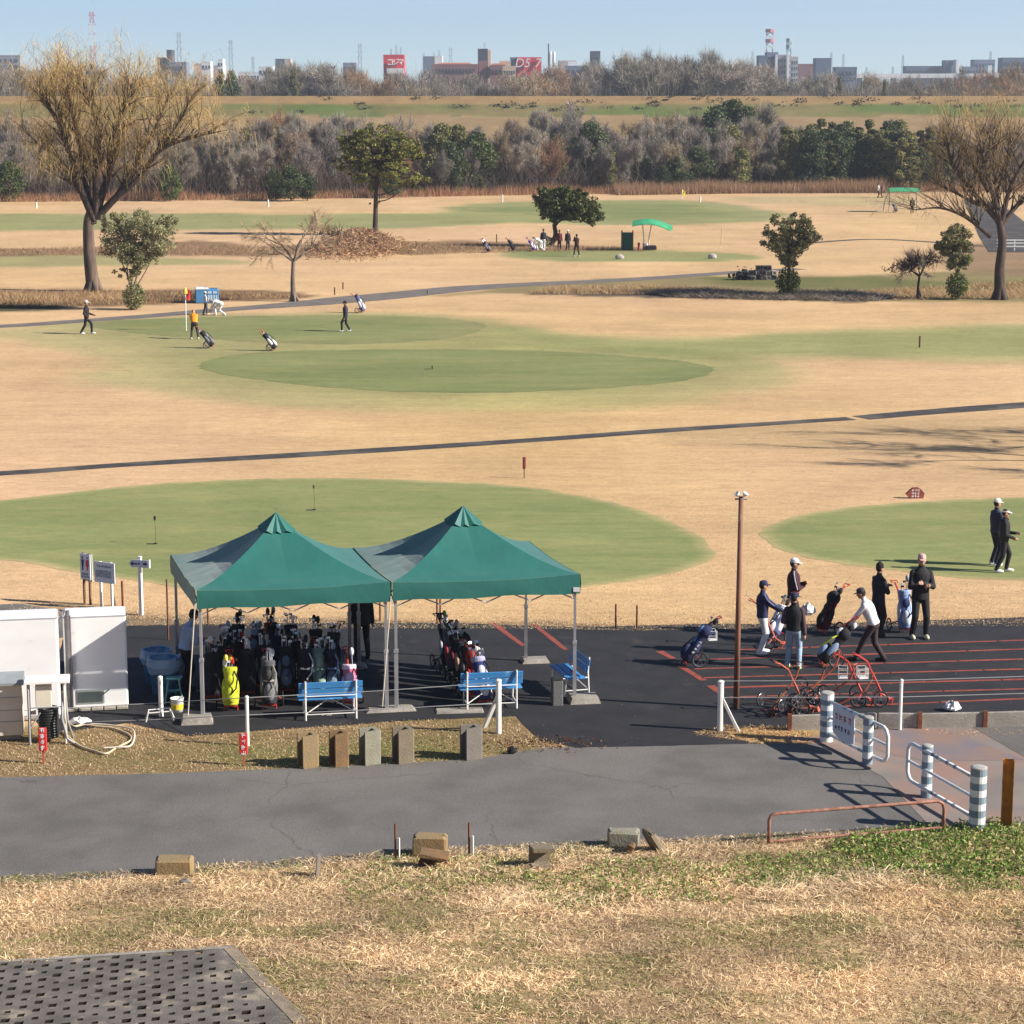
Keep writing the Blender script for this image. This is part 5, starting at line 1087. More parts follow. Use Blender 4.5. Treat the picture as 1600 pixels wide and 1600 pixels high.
# empty trolleys near the barrier
trolley(G(1385, 1100) + Vector((0, 0, .01)), R(96), "bright red trolley with a white basket, right of the pair by the fence", M_redp, True, .17)
trolley(G(1356, 1102) + Vector((0, 0, .01)), R(84), "red trolley with a white basket, left of the pair by the fence", M_redp, True, .17)
trolley(G(1262, 1113) + Vector((0, 0, .01)), R(100), "faded red trolley standing in the heap with its handle raised to the left", M_orp, False, .16)
for i, (x, y, rz_, lx, ly, z, lb) in enumerate([(1272, 1110, 60, 75, 0, .10, "faded trolley frame lying at the right of the heap"), (1228, 1118, 110, 80, 8, .08, "faded trolley frame lying at the left of the heap"), (1250, 1110, 95, 70, -6, .22, "faded trolley frame lying on top of the heap"), (1200, 1120, 130, 78, 0, .06, "rusty trolley frame lying low beside the kerb post"), (1282, 1122, 80, 85, 5, .08, "rusty trolley frame lying against the striped barrier")]):
    trolley(G(x, y) + Vector((0, 0, z)), R(rz_), lb, M_orp if i % 2 == 0 else M_rust, False, .15, lay=(R(lx), R(ly)), group="pull trolleys lying in a heap")
trolley(G(1218, 1012) + Vector((0, 0, .01)), R(75), "faded trolley with a long handle behind the golfer in jeans", M_orp, False, .15)
# mid-field trolleys
cart_bag(330, 544, 90, "black golf bag on a trolley beside the orange golfer", "black bag beside the orange golfer", body=BLK, pocket=(.2, .2, .22), clubs=5, cover=[(.7, .6, .3), GRY], tilt=38, m=M_orp, wr=.17)
cart_bag(428, 548, 90, "golf bag with a white lower pocket on the middle green", "bag with a white lower pocket", body=BLK, pocket=WHT, pocket2=GRY, clubs=4, cover=[(.8, .7, .5), (.7, .3, .1)], tilt=38, m=M_orp, wr=.17)
cart_bag(566, 489, 70, "navy and white golf bag just beyond the middle green", "navy and white bag beyond the green", body=(.12, .12, .25), pocket=WHT, clubs=5, cover=[NAVY, NAVY], tilt=25, m=M_orp)
for i, (x, y, lb, c1, c2) in enumerate([(763, 395, "dark maroon golf bag, leftmost on the far tee", (.04, .01, .03), GRY), (802, 393, "black golf bag standing alone on the far tee", (.015, .01, .03), BLK), (834, 393, "purple golf bag beside the crouching golfer in white", (.15, .08, .3), WHT), (1400, 332, "dark golf bag under the far green canopy", (.03, .02, .04), GRY)]):
    cart_bag(x, y, 80, lb, lb.split(",")[0], body=c1, pocket=c2, clubs=3, tilt=30, m=M_orp, cover=[c1])
# ------------------------------------------------ vegetation
def foliage_mat(name, rgb, rough=.8, transl=.3, var=.28, hue=.012):
    m = bpy.data.materials.new(name); m.use_nodes = True; nt = m.node_tree; N = nt.nodes; L = nt.links
    bs = N["Principled BSDF"]; bs.inputs["Roughness"].default_value = rough; bs.inputs["Specular IOR Level"].default_value = .25
    oi = N.new("ShaderNodeObjectInfo"); va = N.new("ShaderNodeVertexColor"); va.layer_name = "col"
    hs = N.new("ShaderNodeHueSaturation"); hs.inputs["Color"].default_value = (*rgb, 1)
    r1 = N.new("ShaderNodeMapRange"); r1.inputs[3].default_value = .5 - hue; r1.inputs[4].default_value = .5 + hue; L.new(oi.outputs["Random"], r1.inputs[0]); L.new(r1.outputs[0], hs.inputs["Hue"])
    mt = N.new("ShaderNodeMath"); mt.operation = 'FRACT'; m2 = N.new("ShaderNodeMath"); m2.operation = 'MULTIPLY'; m2.inputs[1].default_value = 7.31; L.new(oi.outputs["Random"], m2.inputs[0]); L.new(m2.outputs[0], mt.inputs[0])
    r2 = N.new("ShaderNodeMapRange"); r2.inputs[3].default_value = 1 - var; r2.inputs[4].default_value = 1 + var; L.new(mt.outputs[0], r2.inputs[0]); L.new(r2.outputs[0], hs.inputs["Value"])
    mx = N.new("ShaderNodeMix"); mx.data_type = 'RGBA'; mx.blend_type = 'MULTIPLY'; mx.inputs[0].default_value = 1; L.new(hs.outputs[0], mx.inputs[6]); L.new(va.outputs[0], mx.inputs[7])
    L.new(mx.outputs[2], bs.inputs["Base Color"])
    if transl:
        tr = N.new("ShaderNodeBsdfTranslucent"); L.new(mx.outputs[2], tr.inputs[0]); ms = N.new("ShaderNodeMixShader"); ms.inputs[0].default_value = transl
        L.new(bs.outputs[0], ms.inputs[1]); L.new(tr.outputs[0], ms.inputs[2]); L.new(ms.outputs[0], N["Material Output"].inputs[0])
    return m
M_bark = mat("bark", (.16, .115, .085), .95, (.07, .05, .04), 3, .8, 14, stretch=(1, 1, .25)); M_barkp = mat("pale_bark", (.21, .165, .13), .95, (.11, .085, .07), 4, .6, 14, stretch=(1, 1, .3))
M_barkd = mat("dark_bark", (.085, .06, .05), .95, (.04, .028, .024), 4, .6, 14, stretch=(1, 1, .3))

def tubes_np(S, n=4):
    S = np.asarray(S, dtype=float)       # (m, 8): p0 p1 r0 r1
    p0, p1 = S[:, :3], S[:, 3:6]; d = p1 - p0; L = np.linalg.norm(d, axis=1)[:, None] + 1e-9; d = d / L
    ref = np.where(np.abs(d[:, 2:3]) < .9, np.array([[0, 0, 1.]]), np.array([[1., 0, 0]])); a = np.cross(d, ref); a /= np.linalg.norm(a, axis=1)[:, None] + 1e-9; b = np.cross(d, a)
    vs = []
    for p, r in ((p0, S[:, 6:7]), (p1, S[:, 7:8])):
        for i in range(n): t = 2 * math.pi * i / n; vs.append(p + a * r * math.cos(t) + b * r * math.sin(t))
    V = np.stack(vs, 1).reshape(-1, 3); m = len(S); base = (np.arange(m) * 2 * n)[:, None]
    F = np.concatenate([base + np.array([[i, (i + 1) % n, n + (i + 1) % n, n + i]]) for i in range(n)], 0)
    return V, F
def twigs_np(P, D, W, rng):
    """thin blades: triangle from P along D with base width W"""
    q = rng.normal(size=P.shape); q -= (q * D).sum(1)[:, None] * D / ((D * D).sum(1)[:, None] + 1e-9); q /= np.linalg.norm(q, axis=1)[:, None] + 1e-9
    V = np.stack([P - q * W[:, None] / 2, P + q * W[:, None] / 2, P + D], 1).reshape(-1, 3); F = np.arange(len(V)).reshape(-1, 3); return V, F
def leaves_np(C, size, rng, aspect=.6):
    n = len(C); a = rng.normal(size=(n, 3)); a /= np.linalg.norm(a, axis=1)[:, None]; b = rng.normal(size=(n, 3)); b -= (a * b).sum(1)[:, None] * a; b /= np.linalg.norm(b, axis=1)[:, None]
    s = (size * rng.uniform(.6, 1.3, n))[:, None] / 2; V = np.stack([C - a * s - b * s * aspect * .4, C + a * s * .1 - b * s * aspect, C + a * s, C + a * s * .1 + b * s * aspect], 1).reshape(-1, 3)
    return V, np.arange(4 * n).reshape(-1, 4)
def rnd_cols(n, k, rng, lo=.6, hi=1.3, tint=.12):
    v = rng.uniform(lo, hi, (n, 1)) * (1 + rng.uniform(-tint, tint, (n, 3))); return np.repeat(v, k, 0)
def grow(S, tips, p, d, L, r, lvl, rng, up=.25, spread=.6, nseg=3, kids_=3, minr=.012, droop=0.0, lr=.68, rr=.6):
    p = np.array(p, float); d = np.array(d, float); d /= np.linalg.norm(d); pts = [p.copy()]
    for i in range(nseg):
        d = d + rng.normal(size=3) * .14 + np.array([0, 0, up * .25 - droop * (.3 if lvl <= 1 else 0)]); d /= np.linalg.norm(d); q = p + d * L / nseg
        r2 = r * (1 - .35 * (i + 1) / nseg); S.append([*p, *q, r * (1 - .35 * i / nseg), r2]); p = q; pts.append(p.copy())
        if lvl > 0 and i >= (1 if lvl < 4 else 0) and i < nseg - 1:
            for _ in range(max(1, kids_ - 2)):
                s = rng.normal(size=3); s -= s @ d * d; s /= np.linalg.norm(s); nd = d * (1 - spread * .7) + s * spread + np.array([0, 0, up * .4]); grow(S, tips, p, nd, L * lr * rng.uniform(.7, 1.05), r2 * rr * .8, lvl - 1, rng, up, spread, nseg, kids_, minr, droop, lr, rr)
    if lvl > 0:
        for _ in range(kids_ - 1):
            s = rng.normal(size=3); s -= s @ d * d; s /= np.linalg.norm(s); nd = d + s * spread + np.array([0, 0, up * .4]); grow(S, tips, p, nd, L * lr * rng.uniform(.75, 1.1), max(r2 * rr * 1.15, minr), lvl - 1, rng, up, spread, nseg, kids_, minr, droop, lr, rr)
    else: tips.append((p, d))
    if lvl <= 1: tips += [(q, d) for q in pts[1:]]
def white_cols(V): return np.ones((len(V), 3))
def np_obj(name, V, F, m, parent, cols=None, smooth=False):
    return obj_from(name, np_mesh(name, V, F, m, smooth, cols if cols is not None else white_cols(V)), parent)

M_tw = [foliage_mat("grey_brown_twigs", (.250, .212, .170), transl=.1), foliage_mat("purple_brown_twigs", (.218, .188, .162), transl=.1), foliage_mat("tan_twigs", (.27, .21, .140), transl=.1), foliage_mat("russet_twigs", (.29, .18, .105), transl=.15)]
def bare_variant(seed, H=9.0, m=None, bark=None, kids_=3, spread=.62, ntw=6500, stems=2, tw_len=.8, lvl=4):
    rng = np.random.default_rng(seed); S = []; tips = []
    for k in range(stems):
        d = np.array([rng.normal() * .22, rng.normal() * .22, 1.0]); grow(S, tips, (rng.normal() * .25, rng.normal() * .25, -.2), d, H * .33, H * .017, lvl, rng, up=.35, spread=spread, kids_=kids_)
    S = np.array(S); big = S[:, 6] > H * .0055; V1, F1 = tubes_np(S[big], 5); V2, F2 = tubes_np(S[~big], 3)
    P = np.array([t[0] for t in tips]); D = np.array([t[1] for t in tips]); idx = rng.integers(0, len(P), ntw); dd = D[idx] * .5 + rng.normal(size=(ntw, 3)) * .6 + np.array([0, 0, .45]); dd /= np.linalg.norm(dd, axis=1)[:, None]; dd *= rng.uniform(.4, 1.3, (ntw, 1)) * tw_len
    V3, F3 = twigs_np(P[idx] + rng.normal(size=(ntw, 3)) * .12, dd, rng.uniform(.02, .05, ntw), rng)
    C = np.concatenate([np.ones((len(V2), 3)) * .8, rnd_cols(ntw, 3, rng, .6, 1.5)])
    F2t = np.concatenate([F2[:, [0, 1, 2]], F2[:, [0, 2, 3]]])
    allp = np.concatenate([V2, V3]); k = H / np.percentile(allp[:, 2], 99.3); V1 = V1 * [1, 1, k]; V2 = V2 * [1, 1, k]; V3 = V3 * [1, 1, k]
    root = empty("bare_tree", (0, 0, 0)); np_obj("trunk", V1, F1, bark or M_bark, root); np_obj("crown", np.concatenate([V2, V3]), np.concatenate([F2t, F3 + len(V2)]), m, root, C)
    return root
def leafy_variant(seed, H=7, W=2.6, m=None, nl=5200, size=.32, base=.12, nclump=70, name="evergreen_tree", shape=1.0):
    rng = np.random.default_rng(seed); S = []; tips = []
    grow(S, tips, (0, 0, -.2), (0.05, 0, 1), H * .4, H * .02, 2, rng, up=.5, spread=.5)
    V1, F1 = tubes_np(np.array(S), 5)
    u = rng.uniform(0, 1, nclump); z = base * H + u * H * (1 - base) ; prof = np.sin(np.pi * np.clip(u * .85 + .12, 0, 1)) ** .7 * (1 - .35 * u * shape); a = rng.uniform(0, 2 * np.pi, nclump); rr = np.sqrt(rng.uniform(.15, 1, nclump)) * W * prof
    C0 = np.stack([np.cos(a) * rr, np.sin(a) * rr, z], 1); ci = rng.integers(0, nclump, nl); o = rng.normal(size=(nl, 3)); o /= np.linalg.norm(o, axis=1)[:, None]
    P = C0[ci] + o * rng.uniform(.5, 1, (nl, 1)) * np.array([1, 1, .7]) * (W * .33)
    V, F = leaves_np(P, size, rng); cl = rng.uniform(.6, 1.35, nclump)[ci]
    C = np.repeat((cl * rng.uniform(.75, 1.25, nl))[:, None] * (1 + rng.uniform(-.1, .1, (nl, 3))), 4, 0)
    root = empty(name, (0, 0, 0)); np_obj("trunk", V1, F1, M_barkd, root); np_obj("crown", V, F, m, root, C); return root
M_leaf_d = foliage_mat("dark_evergreen_leaf", (.078, .100, .042), .6, .2); M_leaf_o = foliage_mat("olive_leaf", (.19, .18, .07), .65, .3); M_leaf_m = foliage_mat("mid_green_leaf", (.085, .105, .034), .6, .25)
BV = [bare_variant(1, m=M_tw[0]), bare_variant(2, m=M_tw[1], stems=3, spread=.5), bare_variant(3, m=M_tw[0], kids_=3, spread=.75), bare_variant(4, m=M_tw[2], stems=3), bare_variant(5, m=M_tw[1], spread=.85, stems=1), bare_variant(6, m=M_tw[3], stems=3, ntw=7000)]
LV = [leafy_variant(11, m=M_leaf_d), leafy_variant(12, W=2.1, m=M_leaf_o), leafy_variant(13, H=7.5, W=1.3, m=M_leaf_o, size=.3, nclump=60, name="bamboo_clump"), leafy_variant(14, H=6, W=2.8, m=M_leaf_m)]
_used = set()
def plant(v, x, y, h, h0, label, group, wscale=1.0):
    s = h / h0; rz = random.uniform(0, 6.28); z = hz(x, y)
    h0 = {'bare_tree': 9.0}.get(v.name.split('.')[0], h0)
    if id(v) in _used: c = copy_tree(v, None, (x, y, z), rz, sc=(s * wscale, s * wscale, s))
    else: _used.add(id(v)); c = v; c.location = (x, y, z); c.rotation_euler = (0, 0, rz); c.scale = (s * wscale, s * wscale, s)
    c["label"] = (label.split(' in the ')[0].split(' beyond ')[0].split(' behind ')[0] + wherelab(x, y)); c["category"] = "tree"; c["group"] = group; return c
_lab = {}
def wherelab(x, y):
    px = 800 + FPX * x / y; z = "at the left edge"
    for lim, t in ((60, "at the left edge"), (200, "behind the big willow"), (350, "beyond the big willow's limb"), (500, "left of the pine"), (680, "behind the pine"), (830, "between pine and round tree"), (950, "behind the round tree"), (1060, "behind the small green canopy"), (1185, "left of the pallet shrub"), (1290, "behind the pallet shrub"), (1450, "above the far canopy"), (1520, "left behind the right willow"), (9999, "at the right edge")):
        if px <= lim: z = t; break
    if y > 500: r_ = ", %s row beyond the levee" % ("first" if y < 556 else "second" if y < 577 else "third" if y < 600 else "last")
    else:
        d = y - WF(x); r_ = ", %s row of the wood" % ("front" if d < 7.5 else "second" if d < 18 else "third" if d < 31 else "back")
    return " " + z + r_
def topz(px, py, Y): return AT(px, py, Y)[2]
WF = lambda x: float(np.interp(x, [-90, -60, -30, 0, 30, 60, 90], [258, 262, 268, 280, 290, 292, 292]))   # front of the wood
wood_top = ([0, 100, 250, 350, 420, 500, 560, 640, 700, 760, 860, 900, 960, 1020, 1100, 1180, 1240, 1300, 1440, 1600], [178, 182, 180, 180, 176, 172, 178, 200, 196, 190, 164, 170, 182, 180, 162, 168, 182, 192, 196, 188])
rw = random.Random(5)
BAREL = ["grey-brown bare tree in the wood below the levee", "purplish many-stemmed bare tree in the wood below the levee", "wide spreading grey bare tree in the wood below the levee", "tan-twigged bare tree in the wood below the levee", "single-trunked broad bare tree in the wood below the levee", "russet bare tree in the wood below the levee"]
for row, (dy, sp, hf) in enumerate([(3, 4.9, .70), (12, 4.5, .90), (24, 4.5, 1.04), (38, 4.6, 1.12)]):
    x = -92 + row * 1.3
    while x < 92:
        xx = x + rw.uniform(-1.2, 1.2); yy = WF(xx) + dy + rw.uniform(-3, 3); px = 800 + FPX * xx / yy; x += sp
        if 1235 < px < 1450 and row < 3: continue
        ty = np.interp(px, *wood_top) + rw.uniform(-6, 14); h = max(3.5, min(topz(px, ty, yy), 14) * hf * rw.uniform(.82, 1.05))
        vi = rw.choices(range(6), [4, 4, 3, 2 if px < 1150 else 4, 2, .6])[0]
        plant(BV[vi], xx, yy, h, 9.6, BAREL[vi], "bare trees of the wood below the levee", rw.uniform(.85, 1.15))
EG = [("dark evergreen tree in the wood below the levee", 0), ("olive green tree in the wood below the levee", 1), ("low mid-green tree in the wood below the levee", 3)]
for (px, ty, Y, vi, w) in [(455, 262, 262, 0, 1.3), (480, 272, 263, 0, 1.2), (430, 268, 265, 3, 1), (690, 198, 286, 1, 1), (715, 200, 288, 1, 1), (745, 215, 286, 3, 1), (705, 225, 280, 0, .9), (925, 195, 300, 0, 1), (870, 215, 296, 1, .8), (950, 235, 288, 1, 1.1), (1000, 240, 290, 0, 1.1), (1060, 245, 288, 0, 1.2), (1090, 232, 290, 0, 1.2), (1120, 170, 322, 0, .9), (1140, 162, 324, 0, 1), (1165, 172, 322, 0, .9), (1110, 205, 300, 0, 1.1), (1140, 200, 298, 1, 1), (1160, 235, 290, 1, 1), (1035, 260, 286, 0, 1), (615, 258, 270, 0, 1), (385, 205, 285, 1, .7), (265, 262, 262, 3, .9), (15, 255, 262, 3, 1.0)]:
    P = AT(px, 300, Y); lb, _ = EG[{0: 0, 1: 1, 3: 2}[vi]]; plant(LV[vi], P[0], Y, topz(px, ty, Y), {0: 7, 1: 7, 3: 6}[vi], lb, "evergreen trees of the wood below the levee", w)
for row in range(3):
    px = 1225
    while px < 1475:
        Y = 292 + row * 7 + rw.uniform(-2, 2); P = AT(px, 300, Y); ty = 214 - row * 10 + rw.uniform(-6, 14) + (8 if px > 1420 else 0)
        vi = rw.choice((2, 2, 2, 0, 1)); plant(LV[vi], P[0], Y, topz(px, ty, Y), 7.5 if vi == 2 else 7, "tall dense evergreen in the clump behind the reeds" if vi != 2 else "feathery upright clump behind the reeds", "evergreen clump behind the reeds", rw.uniform(.9, 1.4) if vi == 2 else .9); px += rw.uniform(12, 18)
# understorey + reeds: uncountable
def brush(name, label, xs, yfun, n, h, w, m, rng, lean=.35, lo=.6, hi=1.3, cat="undergrowth"):
    X = rng.uniform(xs[0], xs[1], n); Y = np.array([yfun(x) for x in X]) if callable(yfun) else rng.uniform(yfun[0], yfun[1], n)
    Z = HT(X, Y); D = np.stack([rng.normal(size=n) * lean, rng.normal(size=n) * lean, np.ones(n)], 1) * (rng.uniform(.5, 1.2, n) * h * (.35 + 1.3 * fbm(X * .22, Y * .08, 4)))[:, None]
    V, F = twigs_np(np.stack([X, Y, Z], 1), D, rng.uniform(.6, 1.4, n) * w, rng)
    o = np_obj(name, V, F, m, None, rnd_cols(n, 3, rng, lo, hi)); return tag(o, label, cat, kind='stuff')
rg = np.random.default_rng(3)
M_reed = foliage_mat("dry_reeds", (.37, .205, .115), .9, .35, 0, 0); M_scrub = foliage_mat("dark_scrub", (.085, .062, .05), .9, .1, 0, 0)
brush("undergrowth", "tangled dark undergrowth at the foot of the wood", (-95, 95), lambda x: WF(x) + rg.uniform(1, 45), 42000, 3.6, .07, M_scrub, rg, .55, cat="undergrowth")
brush("reeds", "reddish dry reeds along the front of the wood", (-95, 95), lambda x: WF(x) - rg.uniform(-2, 3.0), 20000, 1.2, .05, M_reed, rg, .22, cat="reeds")
brush("reeds", "tall pale reeds before the evergreen clump and mid wood", (AT(960, 300, 283)[0], AT(1390, 300, 283)[0]), lambda x: WF(x) - rg.uniform(0, 7), 13000, 1.6, .05, foliage_mat("tall_reeds", (.36, .225, .135), .9, .35, 0, 0), rg, .2, cat="reeds")
def weeds(name, px_poly, n, h, w, m, label, rng, lean=.6):
    pa = np.array(WP(px_poly)); lo, hi = pa.min(0), pa.max(0); P = rng.uniform(lo, hi, (n * 3, 2)); P = P[pip(P, pa) < 0][:n]; X, Y = P[:, 0], P[:, 1]
    D = np.stack([rng.normal(size=len(X)) * lean, rng.normal(size=len(X)) * lean, np.ones(len(X))], 1) * (rng.uniform(.4, 1.2, len(X)) * h * (.3 + 1.2 * fbm(X * .5, Y * .3, 14)))[:, None]
    V, F = twigs_np(np.stack([X, Y, HT(X, Y)], 1), D, rng.uniform(.6, 1.4, len(X)) * w, rng); return tag(np_obj(name, V, F, m, None, rnd_cols(len(X), 3, rng, .6, 1.35)), label, "weeds", kind='stuff')
M_wd = foliage_mat("brown_weeds", (.36, .235, .135), .9, .3, 0, 0); M_wd2 = foliage_mat("straw_weeds", (.48, .32, .17), .9, .3, 0, 0); M_wd3 = foliage_mat("grey_brush", (.22, .185, .15), .9, .2, 0, 0)
weeds("weeds", [(-100, 392), (300, 382), (400, 384), (480, 384), (740, 380), (830, 384), (980, 387), (990, 391), (640, 399), (400, 399), (-100, 400)], 16000, .26, .03, M_wd, "brown weeds on the bank below the pine", rg)
weeds("weeds", [(-100, 456), (240, 456), (430, 460), (480, 464), (300, 472), (130, 478), (-100, 480)], 11000, .26, .03, M_wd, "brown weeds in the ditch under the large willow", rg)
weeds("weeds", [(-100, 462), (180, 462), (240, 470), (100, 476), (-100, 478)], 3000, .55, .03, M_wd2, "pale straw tufts in the ditch under the large willow", rg)
weeds("brushwood", [(1000, 458), (1100, 455), (1210, 460), (1330, 458), (1400, 463), (1370, 471), (1200, 469), (1050, 465)], 8000, .42, .03, M_wd3, "grey cut brushwood lying at the foot of the shrub trees", rg, 1.4)
weeds("weeds", [(860, 450), (1000, 446), (1130, 450), (1160, 456), (1000, 460), (820, 460)], 5000, .25, .03, M_wd2, "pale straw tufts beside the grey path", rg)
weeds("weeds", [(1340, 455), (1600, 440), (1700, 445), (1700, 466), (1400, 469)], 8000, .28, .03, M_wd2, "straw and pebbly litter under the right willow", rg, .9)
# scattered dark tufts on the levee
T_ = []
rl = np.random.default_rng(8)
for i in range(95):
    px = rl.uniform(-50, 1650); Y = rl.uniform(496, 503); x = AT(px, 160, Y)[0]
    if rl.random() > .35 + .5 * (px > 500): continue
    n = 26; q = rl.normal(size=(n, 3)) * np.array([.9, .4, .25]) * rl.uniform(.5, 1.3); T_.append(q + np.array([x, Y, hz(x, Y) + .2]))
T_ = np.concatenate(T_); V, F = leaves_np(T_, .5, rl); tag(np_obj("tufts", V, F, foliage_mat("dark_tuft", (.03, .032, .018), .8, .1, 0, 0), None, rnd_cols(len(T_), 4, rl)), "scattered dark tufts on the grassy slope of the levee", "grass tufts", kind='stuff')

# bare trees just outside the right edge, whose shadows streak the turf
SPARSE = bare_variant(50, m=M_tw[0], ntw=700, lvl=3, spread=.8, stems=1)
for (x_, y_, h_, l_) in ((25.0, 71.0, 9.5, "bare tree just outside the picture at the right, near the black path"), (30.5, 73.5, 11.0, "second bare tree outside the picture at the right")):
    t_ = plant(SPARSE, x_, y_, h_, 9.0, "x", "trees outside the right edge", 1.3); t_["label"] = l_
# trees beyond the levee
sky_top = ([0, 60, 130, 250, 300, 400, 440, 480, 520, 560, 600, 650, 700, 750, 800, 860, 900, 925, 960, 1000, 1050, 1100, 1150, 1200, 1280, 1350, 1450, 1500, 1530, 1600], [92, 98, 100, 112, 118, 117, 100, 91, 94, 102, 104, 114, 116, 118, 106, 100, 112, 84, 90, 82, 86, 80, 88, 110, 116, 120, 120, 112, 104, 99])
FARL = ["grey bare tree beyond the levee", "purplish bare tree beyond the levee", "spreading bare tree beyond the levee", "tan bare tree beyond the levee", "broad bare tree beyond the levee", "orange-brown tree beyond the levee"]
for row, (Y0, sp, off) in enumerate([(548, 8.0, 12), (568, 8.6, 3), (592, 10.0, -4)]):
    x = -160
    while x < 160:
        xx = x + rw.uniform(-2, 2); Y = Y0 + rw.uniform(-6, 6); px = 800 + FPX * xx / Y; x += sp
        ty = min(np.interp(px, *sky_top) + off + rw.uniform(-2, 12), 138); orange = (545 < px < 610) or (825 < px < 895) or px > 1505
        vi = 5 if orange and rw.random() < .75 else rw.choices(range(5), [4, 4, 3, 1, 3])[0]
        plant(BV[vi], xx, Y, topz(px, ty - 5, Y), 9.6, FARL[vi], "trees beyond the levee", rw.uniform(1.0, 1.6))
for (px, ty, Y, vi, w, lb) in [(345, 118, 538, 0, .42, "dark evergreen bush at the levee top, left"), (362, 117, 540, 0, .5, "dark rounded evergreen at the levee top"), (459, 112, 538, 2, .5, "dark conical evergreen at the levee top"), (1008, 102, 600, 0, .5, "dark evergreen beyond the levee"), (970, 100, 600, 0, .5, "small dark evergreen beyond the levee"), (420, 112, 600, 1, .4, "olive tree beyond the levee"), (1311, 125, 545, 1, .25, "yellow-green bush behind the levee"), (1382, 130, 545, 1, .22, "small yellow-green bush behind the levee")]:
    P = AT(px, 150, Y); plant(LV[vi], P[0], Y, topz(px, ty, Y), {0: 7, 1: 7, 2: 7.5}[vi], lb, "evergreens at the levee", w)
for v in BV + LV:
    if id(v) not in _used: bpy.data.objects.remove(v)
brush("thicket", "brown thicket along the far side of the levee", (-160, 160), lambda x: rg.uniform(538, 558), 42000, 12.5, .20, M_tw[0], rg, .30, cat="thicket")

# ------------------------------------------------ hero trees
def px_limb(S, path, r0, r1, Y, dy0, dy1, rng, base):
    P = [np.array(AT(x, y, Y + dy0 + (dy1 - dy0) * i / max(len(path) - 1, 1))) - base for i, (x, y) in enumerate(path)]; P = smooth_open(P, 4); n = len(P); out = []
    for i in range(n - 1):
        a = r0 + (r1 - r0) * i / (n - 1); b = r0 + (r1 - r0) * (i + 1) / (n - 1); S.append([*P[i], *P[i + 1], a, b]); out.append((P[i + 1], P[i + 1] - P[i], b))
    return out
def willow(foot, limbs, label, seed, rgb, rgb2, nb=430, ns=16, slen=(.7, 2.2), trunk_r=.55, trunk_top=None, group=None, zmin=4.6, maxup=.25, dk=1.0, barkm=None):
    rng = np.random.default_rng(seed); b = G(*foot); base = np.array([b.x, b.y, 0.]); Y = b.y; S = []; T = []; pts = []
    t0 = len(S); tr = px_limb(S, [foot] + trunk_top, trunk_r, trunk_r * .62, Y, 0, 0, rng, base)
    f0 = S[0]; # root flare
    for a in np.linspace(0, 2 * np.pi, 7)[:-1]: S.append([f0[0] + math.cos(a) * trunk_r * 1.25, f0[1] + math.sin(a) * trunk_r * 1.25, -.1, f0[0], f0[1], .9, .16, trunk_r * .75])
    nS = len(S)
    for path, r0, r1, d0, d1 in limbs: pts += px_limb(S, path, r0, r1, Y, d0, d1, rng, base)
    S1 = list(S); S2 = []; tips = []
    heads = [p for p in pts if p[0][2] > zmin]
    for k in range(nb):
        p, d, r = heads[rng.integers(len(heads))]; d = d / (np.linalg.norm(d) + 1e-9); s = rng.normal(size=3); s[2] = abs(s[2]) * .6; s /= np.linalg.norm(s); nd = d * .7 + s * .8 + np.array([0, 0, maxup]); nd /= np.linalg.norm(nd)
        q = p.copy(); rr = min(max(r * .35, .014), .04); L = rng.uniform(1.2, 3.4)
        for j in range(5):
            nd = nd + rng.normal(size=3) * .16 + np.array([0, 0, .05 - .09 * j * dk]); nd /= np.linalg.norm(nd); q2 = q + nd * L / 5; S2.append([*q, *q2, rr * 1.25 * (1 - j * .17), rr * 1.25 * (1 - (j + 1) * .17)]); q = q2
            if j > 0: tips += [(q.copy(), nd.copy())]
    # hanging strands
    TP = np.array([t[0] for t in tips]); TD_ = np.array([t[1] for t in tips]); n = nb * ns; idx = rng.integers(0, len(TP), n); P = TP[idx] + rng.normal(size=(n, 3)) * .15; d = TD_[idx] * .35 + rng.normal(size=(n, 3)) * .35 + np.array([0, 0, .10]); L = rng.uniform(*slen, n)[:, None]
    st = []
    for j in range(3):
        dn = d / np.linalg.norm(d, axis=1)[:, None] * L / 3; Pn = P + dn; w = .0125 * (1 - j * .25); st.append(np.column_stack([P, Pn, np.full((n, 1), w), np.full((n, 1), w * .75)])); P = Pn; d = d * .55 + np.array([0, 0, (-.55 - .3 * j) * dk])
    st = np.concatenate(st); p0, p1 = st[:, :3], st[:, 3:6]; q = rng.normal(size=p0.shape) * np.array([1, 1, .1]); q /= np.linalg.norm(q, axis=1)[:, None]
    V = np.stack([p0 - q * st[:, 6:7], p0 + q * st[:, 6:7], p1 + q * st[:, 7:8], p1 - q * st[:, 7:8]], 1).reshape(-1, 3); F = np.arange(len(V)).reshape(-1, 4)
    mixc = (rng.uniform(0, 1, n) < .35)[:, None]; c = np.where(mixc, np.array(rgb2) / np.array(rgb), 1.0) * rng.uniform(.6, 1.35, (n, 1)); C = np.repeat(np.concatenate([c, c, c]), 4, 0)
    root = empty("willow_tree", tuple(base), 0, label, "tree", group)
    V1, F1 = tubes_np(S1[:nS], 10); np_obj("trunk", V1, F1, barkm or M_bark, root, smooth=True); V1, F1 = tubes_np(S1[nS:], 8); np_obj("limbs", V1, F1, M_barkd, root, smooth=True)
    V2, F2 = tubes_np(S2, 4); np_obj("branches", V2, F2, M_barkd, root); np_obj("crown", V, F, foliage_mat("willow_strands", rgb, .9, .4, 0, 0), root, C); return root
